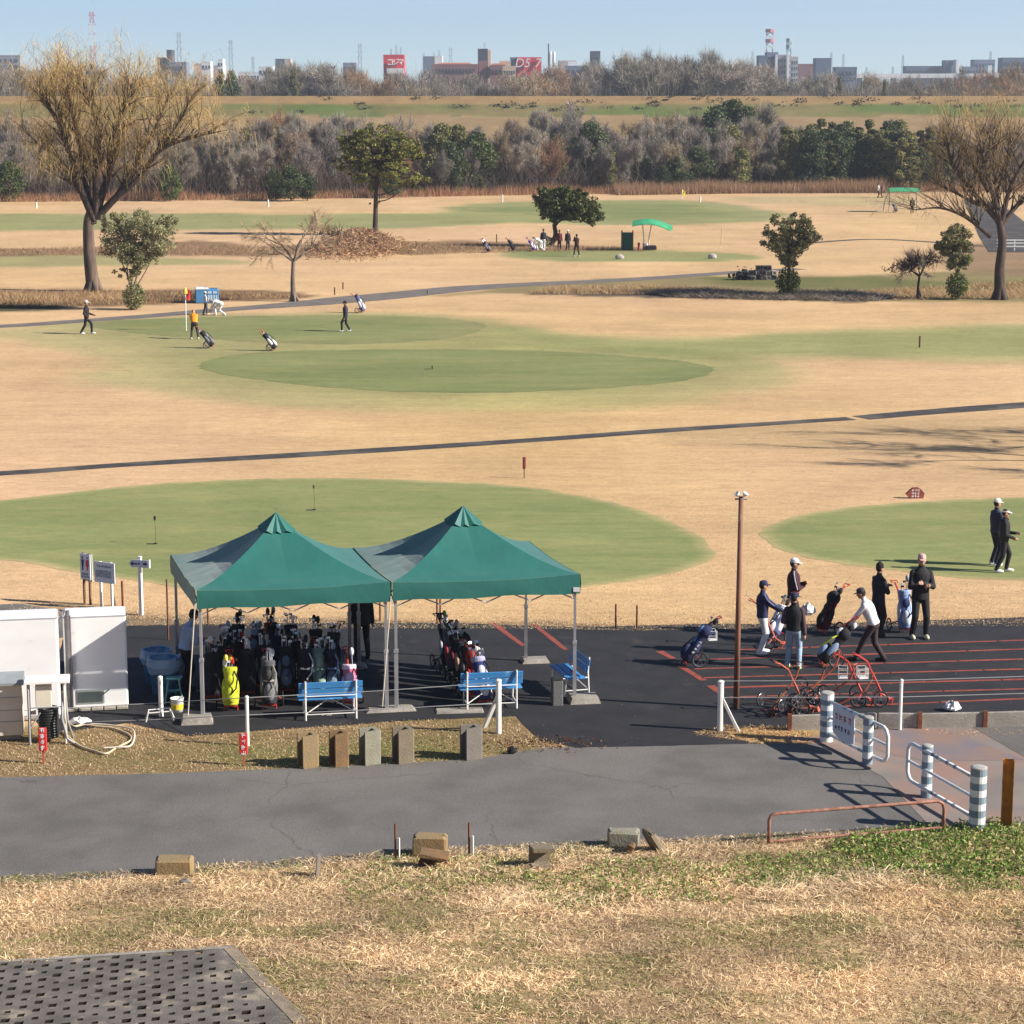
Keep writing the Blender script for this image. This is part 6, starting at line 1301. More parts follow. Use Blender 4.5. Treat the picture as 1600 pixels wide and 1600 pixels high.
willow((146, 455), [([(148, 345), (128, 300), (108, 240), (85, 180), (60, 150)], .26, .05, 0, -1.5), ([(145, 350), (135, 290), (125, 230), (112, 175), (95, 140)], .26, .05, 0, 1.5), ([(150, 340), (150, 270), (155, 210), (140, 160), (130, 130)], .24, .05, 0, -2), ([(150, 335), (170, 270), (180, 230), (200, 190), (215, 150)], .26, .05, 0, 2), ([(152, 340), (180, 310), (215, 280), (250, 235), (300, 215), (345, 205)], .26, .04, 0, -1.0), ([(180, 310), (205, 270), (235, 215), (255, 170), (265, 145)], .18, .04, 0, 1), ([(125, 300), (95, 250), (60, 225), (35, 200)], .15, .04, 0, 2), ([(130, 300), (100, 280), (70, 262)], .10, .04, 0, -2), ([(160, 250), (185, 190), (200, 155), (205, 135)], .14, .03, -1, -3), ([(108, 240), (90, 170), (82, 135), (90, 115)], .14, .03, 0, 2), ([(235, 255), (280, 190), (300, 150)], .12, .03, 0, -2), ([(125, 230), (110, 165), (105, 125)], .12, .03, 0, -2)],
       "big golden willow at the left, its trunk beside a leafy shrub", 21, (.66, .45, .20), (.45, .37, .15), nb=560, ns=15, slen=(.5, 1.9), dk=.62, zmin=6.4, trunk_r=.43, trunk_top=[(140, 400), (138, 350), (142, 330)])
willow((1562, 468), [([(1560, 345), (1520, 300), (1490, 260), (1482, 235), (1480, 222)], .18, .04, 0, 1), ([(1563, 345), (1545, 280), (1535, 240), (1530, 215)], .18, .04, 0, -1.5), ([(1560, 350), (1556, 280), (1552, 230), (1545, 205)], .17, .04, 0, 2), ([(1565, 345), (1580, 290), (1610, 240), (1640, 220)], .18, .04, 0, -1), ([(1566, 350), (1600, 310), (1650, 280), (1690, 270)], .17, .04, 0, 1), ([(1548, 370), (1510, 340), (1470, 325), (1430, 328)], .14, .03, 0, -.5), ([(1545, 300), (1510, 240), (1492, 210)], .12, .03, 0, 1), ([(1570, 300), (1575, 240), (1585, 212)], .13, .03, 0, 0), ([(1530, 320), (1490, 300), (1460, 285)], .11, .03, 0, 1.5)],
       "bare brown willow at the right edge, low limb reaching left", 22, (.50, .34, .17), (.34, .27, .11), nb=360, ns=13, slen=(.4, 1.3), maxup=.12, zmin=4.2, trunk_r=.34, dk=.12, barkm=M_barkd, trunk_top=[(1562, 420), (1566, 380), (1562, 345)])
def crown_tree(foot, top, label, clumps, m, name, seed, trunkp, r0, leaf=.20, n=9000, bark=M_bark, flat=.65, extra=(), base_bush=None, dens=1.0, inner=.25):
    """clumps: list of pixel ellipses (cx, cy, rx, ry) that the crown fills"""
    rng = np.random.default_rng(seed); b = G(*foot); bz = hz(b.x, b.y); b = Vector((b.x, b.y, bz)); base = np.array(b); S = []
    px_limb(S, trunkp, r0, r0 * .5, b.y, 0, 0, rng, base)
    sc = FPX / (b.y * 1.01); A = []; cl = []
    area = sum(c[2] * c[3] for c in clumps)
    for (cx, cy, rx, ry) in clumps:
        C = np.array(AT(cx, cy, b.y)) - base; k = int(n * rx * ry / area); nc = max(8, int(k / 42)); R3 = np.array([rx / sc, max(rx, ry) / sc * .9, ry / sc])
        u = rng.normal(size=(nc, 3)); u /= np.linalg.norm(u, axis=1)[:, None]; cc = C + u * R3 * (rng.uniform(inner ** 3, 1, (nc, 1)) ** (1 / 3)) * .86
        ci = rng.integers(0, nc, k); v = rng.normal(size=(k, 3)); v /= np.linalg.norm(v, axis=1)[:, None]; rad = min(R3[0], R3[2]) * .30
        A.append(cc[ci] + v * np.array([1, 1, flat]) * rad * rng.uniform(.3, 1, (k, 1))); cl.append(rng.uniform(.55, 1.4, nc)[ci])
        for j in range(nc):
            if j % 2 == 0: p = trunkp[-1]; q0 = np.array(AT(*p, b.y)) - base; mid = (q0 + cc[j]) / 2 + rng.normal(size=3) * .15; S.append([*q0, *mid, r0 * .22, r0 * .13]); S.append([*mid, *cc[j], r0 * .13, r0 * .05])
    for path, ra, rb in extra: px_limb(S, path, ra, rb, b.y, 0, 0, rng, base)
    A = np.concatenate(A); cl = np.concatenate(cl); V, F = leaves_np(A, leaf, rng); C = np.repeat((cl * rng.uniform(.7, 1.3, len(A)))[:, None] * (1 + rng.uniform(-.1, .1, (len(A), 3))), 4, 0)
    root = empty(name, tuple(b), 0, label, "tree"); V1, F1 = tubes_np(S, 7); np_obj("trunk", V1, F1, bark, root, smooth=True); np_obj("crown", V, F, m, root, C)
    if base_bush:
        (cx, cy, rx, ry, m2, n2) = base_bush; C = np.array(AT(cx, cy, b.y)) - base; R3 = np.array([rx / sc, rx / sc, ry / sc]); u = rng.normal(size=(n2, 3)); u /= np.linalg.norm(u, axis=1)[:, None]; P = C + u * R3 * rng.uniform(.5, 1.0, (n2, 1)); P[:, 2] = np.maximum(P[:, 2], .05)
        V, F = leaves_np(P, leaf * 1.0, rng, .5); np_obj("base_shoots", V, F, m2, root, rnd_cols(n2, 4, rng, .5, 1.4))
    return root
M_pine = foliage_mat("pine_needles", (.19, .19, .05), .7, .25, 0, 0); M_cam = foliage_mat("glossy_dark_leaves", (.09, .105, .03), .5, .2, 0, 0); M_shr = foliage_mat("grey_green_leaves", (.26, .25, .13), .7, .3, 0, 0); M_shr2 = foliage_mat("shrub_green_leaves", (.20, .20, .09), .6, .25, 0, 0)
crown_tree((586, 368), 190, "tall pine with layered dark crown standing on the mound", [(590, 212, 42, 22), (560, 235, 38, 26), (625, 228, 36, 22), (600, 255, 48, 24), (648, 240, 18, 14), (565, 270, 34, 18), (625, 278, 40, 16), (655, 284, 24, 12), (590, 292, 26, 10), (545, 215, 20, 14), (585, 318, 12, 4), (530, 258, 12, 16)], M_pine, "pine_tree", 31, [(586, 368), (587, 330), (588, 290), (592, 250)], .26, .21, 20000, M_barkd, .5, extra=[([(588, 305), (610, 300), (640, 285)], .09, .04), ([(588, 315), (605, 312), (625, 300)], .06, .03), ([(588, 280), (565, 265), (550, 250)], .07, .03)])
crown_tree((862, 385), 290, "round dense evergreen with a leaning forked trunk by the far tee", [(870, 318, 36, 26), (905, 325, 36, 24), (850, 308, 20, 16), (925, 335, 20, 18), (890, 303, 30, 14), (865, 335, 22, 14)], M_cam, "broadleaf_tree", 32, [(858, 388), (868, 368), (866, 350), (872, 340)], .24, .21, 15000, M_barkd, .8, extra=[([(866, 355), (875, 345), (895, 338)], .12, .06), ([(848, 388), (862, 380), (868, 368)], .12, .1)], base_bush=(855, 378, 10, 10, M_shr, 250))
crown_tree((206, 484), 320, "sparse grey-green shrub tree in front of the large willow", [(215, 350, 48, 24), (240, 375, 42, 30), (190, 378, 38, 34), (215, 400, 44, 26), (260, 350, 20, 20), (175, 352, 20, 20), (200, 425, 26, 14)], M_shr, "shrub_tree", 33, [(207, 484), (205, 455), (207, 430), (210, 405)], .07, .14, 12000, M_barkp, .9, extra=[([(205, 450), (195, 420), (185, 400)], .05, .03), ([(208, 450), (218, 420), (228, 395)], .05, .03), ([(206, 455), (200, 430), (198, 400)], .045, .03), ([(209, 455), (224, 430), (240, 400)], .045, .02)], base_bush=(209, 463, 19, 22, M_shr2, 1500), inner=.2)
crown_tree((1232, 464), 330, "shrub tree with a fan crown over a dark base bush, beside the stacked pallets", [(1235, 350, 46, 20), (1210, 375, 26, 22), (1258, 372, 26, 24), (1235, 385, 30, 26), (1232, 405, 20, 16)], M_shr2, "shrub_tree", 34, [(1232, 464), (1231, 440), (1232, 420), (1234, 395)], .10, .15, 8500, M_barkd, .8, base_bush=(1231, 441, 20, 24, M_leaf_m, 1800), inner=.2)
crown_tree((1496, 468), 348, "shrub tree with a narrow dark crown next to the right willow", [(1495, 372, 26, 22), (1480, 385, 24, 18), (1505, 395, 20, 24), (1495, 410, 20, 18), (1468, 382, 12, 12)], M_shr2, "shrub_tree", 35, [(1496, 468), (1496, 440), (1496, 420), (1495, 400)], .07, .15, 8000, M_barkd, .8, base_bush=(1495, 446, 18, 22, M_leaf_m, 1500), inner=.2)
# small bare tree, dead tree
def bare_hero(foot, H, label, seed, r, spread, bark, m, lvl=4, trunk=.34, w=1.0, up=.1, name="bare_tree", ntw=900):
    rng = np.random.default_rng(seed); b = G(*foot); S = []; tips = []; p = np.array([0, 0, -.05]); q = np.array([-.05, 0, H * trunk * .5]); q2 = np.array([.02, 0, H * trunk])
    S += [[*p, *q, r * 1.25, r * .8], [*q, *q2, r * .8, r * .7]]
    for a in np.linspace(0, 6.28, 6)[:-1]: S.append([math.cos(a) * r * 1.9, math.sin(a) * r * 1.9, -.05, 0, 0, .5, r * .35, r * .8])
    for k in range(5):
        a = 2 * math.pi * k / 5 + rng.uniform(-.3, .3); grow(S, tips, q2, (math.cos(a) * w, math.sin(a) * w, .75), H * .27, r * .5, lvl - 1, rng, up=up, spread=spread, kids_=3, lr=.74, minr=.012)
    V1, F1 = tubes_np(S, 5); root = empty(name, b, 0, label, "tree"); np_obj("trunk", V1, F1, bark, root)
    P = np.array([t[0] for t in tips]); D = np.array([t[1] for t in tips]); i = rng.integers(0, len(P), ntw); dd = D[i] + rng.normal(size=(ntw, 3)) * .5; V, F = twigs_np(P[i], dd * .35, np.full(ntw, .02), rng); np_obj("crown", V, F, m, root, rnd_cols(ntw, 3, rng)); return root
bare_hero((459, 471), 5.4, "small bare tree with a pale swollen trunk and a wide open crown", 41, .17, .62, M_barkp, foliage_mat("pale_twigs", (.42, .30, .19), .9, .1, 0, 0), trunk=.44, w=1.15, up=-.02, ntw=2600)
bare_hero((1435, 466), 2.9, "small dead tree hung with dark litter between the shrub tree and the willow", 42, .10, .7, M_barkd, M_tw[0], lvl=3, trunk=.45, w=.8, name="dead_tree", ntw=1500)
rng = np.random.default_rng(5); P = rng.normal(size=(700, 3)) * np.array([.75, .3, .16]); P[:, 2] += P[:, 0] * .22; c = AT(1430, 412, G(1435, 466)[1]); V, F = twigs_np(P + np.array(c), rng.normal(size=(700, 3)) * .35, np.full(700, .05), rng); tag(np_obj("hung_litter", V, F, foliage_mat("dark_litter", (.06, .04, .035), .9, .1, 0, 0), None, rnd_cols(700, 3, rng)), "dark mat of flood litter caught in the small dead tree", "litter")
# brush heap on the mound beside the pine
c = G(560, 400); o = []; rng = np.random.default_rng(9); n = 11000; X = c.x + rng.normal(size=n) * 1.6 - .5; Y = c.y + 5 + rng.normal(size=n) * 4; D = rng.normal(size=(n, 3)) * np.array([.25, .25, .16]); Z = HT(X, Y) + .05 + rng.uniform(0, .3, n)
V, F = twigs_np(np.stack([X, Y, Z], 1), D, rng.uniform(.05, .10, n), rng); tag(np_obj("leaf_heap", V, F, foliage_mat("fallen_leaves", (.34, .205, .12), .9, .2, 0, 0), None, rnd_cols(n, 3, rng, .5, 1.6)), "heap of brown leaves and cuttings under the pine", "heap", kind='stuff')
c = AT(520, 366, G(560, 385)[1]); P = rng.normal(size=(260, 3)) * np.array([.75, .3, .2]) + np.array(c); V, F = twigs_np(P, rng.normal(size=(260, 3)) * .35 + np.array([0, 0, .15]), np.full(260, .07), rng); tag(np_obj("root_stump", V, F, M_barkd, None), "uprooted dark stump on top of the leaf heap", "stump")

# every tree gets its own label
_seen = {}
for ob_ in list(COL.objects):
    if ob_.get("label"): ob_["label"] = ob_["label"].replace("feathery upright clump", "feathery clump").replace("tall dense evergreen", "dense evergreen")
    if ob_.get("group") and ob_.get("category") == "tree" and ob_.parent is None: _seen.setdefault(ob_["label"], []).append(ob_)
for lb_, obs in _seen.items():
    if len(obs) > 1:
        obs.sort(key=lambda q: q.location.x / q.location.y)
        for i_, ob_ in enumerate(obs):
            ob_["label"] = (("leftmost ", "rightmost ")[i_ == len(obs) - 1] if i_ in (0, len(obs) - 1) else ("second ", "third ", "fourth ", "fifth ", "sixth ", "seventh ", "eighth ", "ninth ", "tenth ", "eleventh ", "twelfth ")[min(i_ - 1, 10)]) + lb_.replace("tall dense evergreen", "dense evergreen").replace("feathery upright clump", "feathery clump")

for ob_ in list(COL.objects):
    l_ = ob_.get("label")
    if l_ and len(l_.split()) > 16: ob_["label"] = " ".join(l_.replace(", first row", "").replace(", second row", "").replace("dark ", "").split()[:16])
# ------------------------------------------------ far course furniture
def canopy(px, pyb, x0, x1, yt, yb, label, tilt, posts):
    b = G(px, pyb); r = empty("tee_canopy", b, 0, label, "canopy"); Y = b.y; Mg = mat("bright_green_sheet", (.10, .50, .26), .5, (.08, .42, .22), 3, transl=.35)
    A = AT(x0, (yt + yb) / 2, Y) - b; B = AT(x1, (yt + yb) / 2 + tilt, Y) - b; o = MB(); n = 12; vs = []; D = 2.2
    for i in range(n + 1):
        t = i / n; p = A.lerp(B, t); arch = math.sin(math.pi * min(1, t * 1.05)) * (.32 if tilt else .06)
        for j in range(7): s = j / 6; vs.append((p.x + (.25 * (s - .5) if tilt else 0), (s - .5) * D, p.z + arch + .25 * math.sin(math.pi * s) - (0.10 if s in (0, 1) else 0)))
    o.add(vs, [(i * 7 + j, i * 7 + j + 1, (i + 1) * 7 + j + 1, (i + 1) * 7 + j) for i in range(n) for j in range(6)])
    o.add([(v[0], v[1], v[2] - .05) for v in vs], [(i * 7 + j, (i + 1) * 7 + j, (i + 1) * 7 + j + 1, i * 7 + j + 1) for i in range(n) for j in range(6)]); o.build("roof_sheet", Mg, r, smooth=True)
    for k, (xa, xb) in enumerate(posts):
        a_ = AT(xa, pyb, Y) - b; c_ = AT(xb, (yt + yb) / 2, Y) - b
        o = MB(); o.tube([(a_.x, 0, 0), (a_.x * .8 + c_.x * .2, 0, c_.z * .5), (c_.x, 0, c_.z - .02)], .045, 6); o.build("post", M_grey if tilt == 0 else M_cream, r)
    return r
canopy(1012, 391, 989, 1050, 346, 354, "small bright green canopy on two curved posts beside the dark board", 7, [(1006, 1004), (1013, 1018)])
canopy(1408, 331, 1388, 1434, 294, 301, "far flat green canopy on thin posts near the reeds", 0, [(1380, 1390), (1389, 1390), (1432, 1432)])
r = empty("screen_board", G(980, 391), R(-6), "dark green protective board with two wooden posts on the far tee", "screen"); Y = G(980, 391)[1]; sc = FPX / Y; H = 28 / sc
o = MB(); o.box((0, 0, H * .5), (17 / sc, .06, H * .98)); o.build("panel", mat("dark_green_board", (.015, .085, .062), .6), r)
for x in (-8.5, 8.5):
    o = MB(); o.box((x / sc, -.05, H * .55), (.10, .10, H * 1.1)); o.build("post", M_wood, r)
for x, c, h, lb in ((998, (.4, .05, .04), 12, "small red tee post"), (1006, (.2, .12, .28), 11, "small purple tee post"), (1010, (.85, .85, .85), 11, "small white tee box"), (1127, (.6, .5, .25), 27, "thin yellowish distance pole")):
    stake(x, 391 if x < 1100 else 384, (391 if x < 1100 else 384) - h, cloth(c), lb + (" under the small green canopy" if x < 1100 else " right of the small green canopy"), .09 if x < 1100 else .04)
o = MB(); o.bbox((0, 0, .22), (.9, .5, .34), .08); tag(o.build("equipment_bag", M_blackf, loc=G(1017, 391)), "dark low bag on the ground under the small green canopy", "bag")
for (x, y, l) in ((968, 405, "pale tee stone left of the far tee path"), (1113, 404, "pale tee stone at the right end of the far tee")):
    o = MB(); o.ball((0, 0, .14), (.34, .2, .24), 12, 8); rr = random.Random(x); o.v = [(a * rr.uniform(.9, 1.1), b * rr.uniform(.9, 1.1), max(0, c)) for a, b, c in o.v]; tag(o.build("tee_stone", mat("grey_stone", (.5, .45, .42), .9, (.3, .27, .25), 5), loc=G(x, y)), l, "stone", "tee stones")
for (x, b, t, rad, l) in ((57, 325, 316, .10, "leftmost"), (419, 323, 312, .10, "left of the pine,"), (785, 316, 304, .08, "left of the round tree,"), (1094, 316, 307, .09, "below the yellow flag,")):
    stake(x, b, t, M_white, "white boundary post before the reeds, " + l.rstrip(",") + (" one" if l == "leftmost" else ""), rad, "post", "white boundary posts along the reeds", "boundary_post")
for (x, b, t, l) in ((523, 461, 449, "short dark stake left of the grey path"), (536, 452, 441, "short dark stake above the grey path"), (668, 460, 453, "tiny stake below the grey path"), (1437, 543, 525, "brown stake standing on the pale right fairway"), (776, 380, 366, "thin stake left of the golfers at the far tee"), (911, 391, 384, "low dark stake right of the golfers at the far tee")):
    stake(x, b, t, M_wood, l, .05 if y > 0 else .05, name="stake")
def flag(px, pyb, pyt, col, label, pole=M_white, kind='flag', fh=.35, fw=.30, pr=.014, hang=True):
    a = G(px, pyb); H = AT(px, pyt, a.y)[2]; r = empty("flagstick", a, 0, label, "flag", "hole flags")
    o = MB(); o.cyl((0, 0, 0), (0, 0, H), pr, n=6); o.build("pole", pole, r)
    o = MB(); n = 6; vs = []
    for i in range(n + 1):
        t = i / n; z = H - fh * t * .9
        for j in range(4): s = j / 3; vs.append((fw * s * (1 - .4 * t) * (.6 if hang else 1), .05 * math.sin(s * 5 + t * 3), z - s * fh * .35))
    o.add(vs, [(i * 4 + j, i * 4 + j + 1, (i + 1) * 4 + j + 1, (i + 1) * 4 + j) for i in range(n) for j in range(3)]); o.build("cloth", col, r)
    return r
flag(291, 517, 450, sm("flag_red", (.7, .05, .04)), "red flag with a yellow one below it on the middle green", fh=.55, fw=.55, pr=.03)
a = G(291, 517); o = MB(); o.lathe([(.02, 1.9), (.12, 1.93), (.10, 2.12), (.02, 2.25)], n=10); ob = o.build("pole_marker", sm("flag_yellow", (.75, .55, .1)), loc=a); tag(ob, "yellow drum marker on the pole under the red flag", "marker")
flag(1066, 311, 296, sm("flag_yellow2", (.8, .6, .02)), "yellow flag before the dark evergreens", fh=.7, fw=.7, pr=.04)
def cup_flag(px, pyb, pyt, label, fc=M_black):
    a = G(px, pyb); H = AT(px, pyt, a.y)[2]; r = empty("practice_flag", a, 0, label, "flag", "practice hole flags")
    o = MB(); o.tube([(0, 0, 0), (.01, 0, H * .5), (-.01, 0, H)], .007, 5); o.build("pole", M_wood, r)
    o = MB(); o.ball((0, 0, H - .06), (.035, .035, .07), 8, 6); o.build("knob", fc, r)
    o = MB(); o.box((-.12, -.05, .012), (.22, .06, .02)); o.lathe([(.054, .002), (.054, .03), (.05, .03)], (0, 0, 0), 12); o.build("cup", M_black, r)
cup_flag(243, 850, 806, "thin practice flag with a black knob on the left of the near green")
cup_flag(491, 797, 757, "thin practice flag at the back of the near green, behind the left tent's peak", M_wood)
o = MB(); o.box((-.1, 0, .01), (.3, .1, .02)); o.box((.12, 0, .08), (.05, .05, .16)); tag(o.build("hole_marker", M_black, loc=G(671, 577)), "tiny black hole marker on the middle green", "marker")
a = G(819, 747); H = AT(820, 714, a.y)[2]; r = empty("marker_post", a, 0, "dark red marker plate on a thin stake below the black path", "marker")
o = MB(); o.cyl((0, 0, 0), (0, 0, H * .6), .018, n=6); o.build("stake", M_wood, r)
w = .10; o = MB(); o.bbox((0, 0, H * .72), (w, .05, H * .56), .015); o.build("plate", mat("maroon_plate", (.24, .03, .03), .5, (.18, .02, .02)), r); o = MB(); glyphs(o, (-.02, -.026, H * .92), (1, 0, 0), (0, 0, 1), 5, 1, .045, .04, (0, -.003, 0), 7); o.build("lettering", sm("pinkish", (.5, .2, .22)), r)
# boulder sign
a = G(1430, 779); sc = FPX / a.y; r = empty("stone_sign", a, R(4), "low brown-red sign shaped like a rock with white characters, above the right green", "sign")
o = MB(); o.prism([(-15 / sc, 7 / sc), (-9 / sc, 1 / sc), (13 / sc, 0), (15 / sc, 8 / sc), (10 / sc, 14 / sc), (5 / sc, 17.5 / sc), (-4 / sc, 17 / sc), (-9 / sc, 13 / sc)], (0, 0, 0), (1, 0, 0), (0, 0, 1), (0, .12, 0)); o.build("board", mat("brick_red_board", (.28, .065, .05), .7, (.2, .05, .035), 8), r)
o = MB(); glyphs(o, (-6.5 / sc, -.003, 11.5 / sc), (1, 0, 0), (0, 0, 1), 3, 3, 3.6 / sc, 3.8 / sc, (0, -.004, 0), 6, gap=.2); o.build("lettering", M_whl, r)
# blue skip with white blocks
b = G(324, 474); sc = FPX / b.y; r = empty("blue_container", b, R(10), "blue container with a white lid and faded panels behind the middle green", "container"); Mb2 = mat("container_blue", (.07, .22, .42), .5, (.05, .17, .34), 3)
o = MB(); o.bbox((0, .5, 11.5 / sc), (36 / sc, 1.0, 21 / sc), .04); o.build("body", Mb2, r)
o = MB(); o.prism([(-18 / sc, 22 / sc), (3 / sc, 22 / sc), (2 / sc, 24 / sc), (-17 / sc, 24 / sc)], (0, -.03, 0), (1, 0, 0), (0, 0, 1), (0, 1.0, 0)); o.build("lid", M_whl, r)
for i, (x0, x1, z0, z1) in enumerate([(1, 7, 15, 19), (9, 15, 15, 19), (1, 4, 3, 13), (5, 8, 3, 13), (9.5, 12, 3, 13), (13, 15.5, 3, 13)]):
    o = MB(); o.box(((x0 + x1) / 2 / sc, -.012, (z0 + z1) / 2 / sc), ((x1 - x0) / sc, .02, (z1 - z0) / sc)); o.build("panel", mat("faded_panel", (.40, .55, .68), .6), r)
# stacked pallets / concrete frames
b = G(1184, 437); sc = FPX / b.y; rr = random.Random(4)
Mf = mat("pale_frame", (.42, .38, .33), .9, (.26, .23, .2), 5); Mfd = mat("dark_frame_side", (.06, .055, .07), .9)
i = 0
for row, (z, xs) in enumerate([(0, (-14, -7, 1, 9, 17, 25)), (7.6, (-10, -1, 8, 16, 24)), (15.2, (0, 9, 17))]):
    for x in xs:
        o = MB(); w = 7.2 / sc; h = 6.8 / sc; t = .06
        for (cx, cz, sx_, sz_) in ((0, h / 2 - t / 2, w, t), (0, -h / 2 + t / 2, w, t), (-w / 2 + t / 2, 0, t, h - 2 * t), (w / 2 - t / 2, 0, t, h - 2 * t)): o.box((cx, 0, cz), (sx_, .55, sz_))
        o.box((0, -.17, 0), (w - .14, .08, h - .14)); o.box((0, -.22, 0), (.08, .03, .08)); ob = o.build("block_frame", Mf if rr.random() < .75 else Mfd, loc=b + Vector((x / sc, rr.uniform(-.1, .1), z / sc + h / 2)), rz=R(rr.uniform(-9, 9)))
        tag(ob, "square concrete frame in the stack by the fan-crowned shrub, %s row, %s" % (("bottom", "middle", "top")[row], ("first", "second", "third", "fourth", "fifth", "sixth")[xs.index(x)]), "concrete frame", "square frames stacked by the shrub tree")
rng = np.random.default_rng(6); P = rng.normal(size=(260, 3)) * np.array([.42, .25, .25]); P[:, 2] = np.abs(P[:, 2]) + .05; V, F = leaves_np(P + np.array(b) + np.array([-20 / sc, 0, 0]), .3, rng); tag(np_obj("rubbish_heap", V, F, foliage_mat("dark_rubbish", (.035, .035, .04), .8, 0, 0, 0), None, rnd_cols(260, 4, rng)), "heap of dark rubbish at the left of the stacked frames", "heap", kind='stuff')
# white rail fence and hut at right edge
a = G(1585, 392); sc = FPX / a.y; r = empty("rail_fence", a, 0, "low white rail fence at the right edge beside the willow trunk", "fence")
for k in range(5):
    o = MB(); o.box((k * 1.2 - 1.2, 0, .45), (.09, .09, .9)); o.build("post", M_white, r)
for z in (.35, .62, .85):
    o = MB(); o.box((1.2, -.05, z), (5.2, .04, .09)); o.build("rail", M_white, r)
# ------------------------------------------------ skyline
def fm(name, rgb, r=.8): return mat(name, rgb, r, tuple(c * .88 for c in rgb), .12)
F_blue = fm("far_blue_grey", (.16, .20, .27)); F_blue2 = fm("far_slate", (.10, .135, .20)); F_white = fm("far_white", (.75, .75, .75)); F_red = fm("sign_red", (.62, .035, .05)); F_roof = fm("terracotta_roof", (.42, .13, .07)); F_cream = fm("far_cream", (.62, .46, .33)); F_grey = fm("far_grey", (.30, .31, .33)); F_dark = fm("far_dark", (.05, .06, .085)); F_pyl = fm("pylon_grey", (.33, .42, .44)); F_win = mat("far_window", (.05, .07, .11), .25, spec=.6); F_pink = fm("far_pinkish", (.50, .40, .36)); F_brick = fm("far_brick", (.24, .12, .11))
BY = 1200.0
def bld(x0, x1, yt, Y, m, label, side=None, sx=0, win=None, yb=150, parent=None, name="building", depth=None):
    """box building: front x0..x1 (pixels) at distance Y, top at pixel yt; built down to the ground"""
    A = AT(x0, yt, Y); B = AT(x1, yt, Y); w = B.x - A.x; H = A.z; r = parent or empty(name, ((A.x + B.x) / 2, Y, 0), 0, label, "building")
    o = MB(); off = Vector(((A.x + B.x) / 2 - r.location.x, Y - r.location.y, 0)); dp = depth or max(12, w * .5)
    o.box(off + Vector((0, dp / 2, H / 2)), (w, dp, H)); o.build("wall", m, r)
    o = MB(); o.box(off + Vector((0, dp / 2, H + .4)), (w * 1.01, dp * 1.01, .8)); o.build("parapet", m, r)
    if win:
        nx, ny = win; hw = w / nx
        for j in range(ny):
            o = MB(); z = H - (j + .7) * (3.4 * Y / 1200 * .9); o.box(off + Vector((0, -.2, z)), (w * .9, .3, 1.4 * Y / 1200)); 
            if z > 8: o.build("window", F_win, r)
            for i in range(1, nx):
                o = MB(); o.box(off + Vector((-w * .45 + w * .9 * i / nx, -.45, z)), (w * .9 / nx * .25, .3, 1.5 * Y / 1200))
                if z > 8: o.build("mullion", m, r)
    return r
bld(-40, 31, 88, 1500, F_grey, "long flat grey building at the far left skyline", win=(8, 2))
r = bld(246, 259, 92, 1300, F_blue2, "blue-grey block joined to a dark tower, left skyline", win=(2, 2)); bld(260, 268, 80, 1290, F_dark, "", parent=r); bld(262, 291, 99, 1280, F_blue, "", parent=r, win=(6, 2))
bld(303, 315, 101, 1500, F_cream, "small cream building, left skyline"); bld(315, 329, 98, 1450, F_white, "low white building with a dark band, left skyline", win=(3, 1)); bld(330, 350, 104, 1500, F_pink, "low pinkish building, left skyline"); bld(340, 348, 94, 1480, F_white, "small white tower with a dark side, left skyline", win=(2, 2))
bld(372, 424, 114, 1400, F_white, "long low white building behind the trees, left skyline", win=(9, 1))
r = bld(430, 445, 94, 1300, F_blue2, "grey tower block with a pinkish side wall", win=(3, 5)); bld(445, 454, 94, 1301, F_pink, "", parent=r)
bld(404, 426, 106, 1350, F_white, "white industrial building left of the tower block", win=(4, 1)); bld(425, 490, 116, 1250, F_grey, "pale low roof right of the tower block")
bld(536, 556, 100, 1400, F_blue, "pale blue-grey block behind the bare trees", win=(3, 2))
# store sign
r = bld(599, 631, 88, 1100, F_red, "red store building with a white katakana sign"); A = AT(599, 88, 1100); cx = r.location.x; k = 1100 / FPX
o = MB(); o.box(Vector((AT(602, 88, 1100).x - cx, 5, A.z / 2)), (7 * k, 8, A.z)); 
o = MB(); o.box(Vector((AT(617.5, 88, 1100).x - cx, -.6, AT(0, 111, 1100).z)), (26 * k, .8, 8 * k)); o.build("white_band", F_white, r)
def kat(strokes, px, pz, s):
    o = MB()
    for (x0, y0, x1, y1) in strokes:
        a = Vector((px + x0 * s, -.9, pz + y0 * s)); b_ = Vector((px + x1 * s, -.9, pz + y1 * s)); o.cyl(a, b_, s * .10, n=6)
    return o
s_ = 8.6 * k; pz = AT(0, 101.5, 1100).z; X = lambda p: AT(p, 100, 1100).x - cx
kat([(0, .85, .8, .85), (.8, .85, .8, .08), (0, .08, .85, .08)], X(606), pz, s_).build("lettering", F_white, r)
kat([(.05, .85, .3, .72), (0, .55, .25, .42), (.05, .05, .5, .2), (.5, .2, .9, .65), (.6, .98, .68, .82), (.8, 1, .9, .86)], X(614.5), pz, s_).build("lettering", F_white, r)
kat([(0, .85, .9, .85), (.9, .85, .45, .35), (.25, .5, .6, .08)], X(622.5), pz, s_).build("lettering", F_white, r)
bld(661, 678, 90, 1400, F_blue, "plain pale blue building behind the red roofs", win=None); r = bld(679, 691, 89, 1380, F_white, "white cube building next to the plain blue one"); bld(677, 679, 90, 1385, F_cream, "", parent=r)
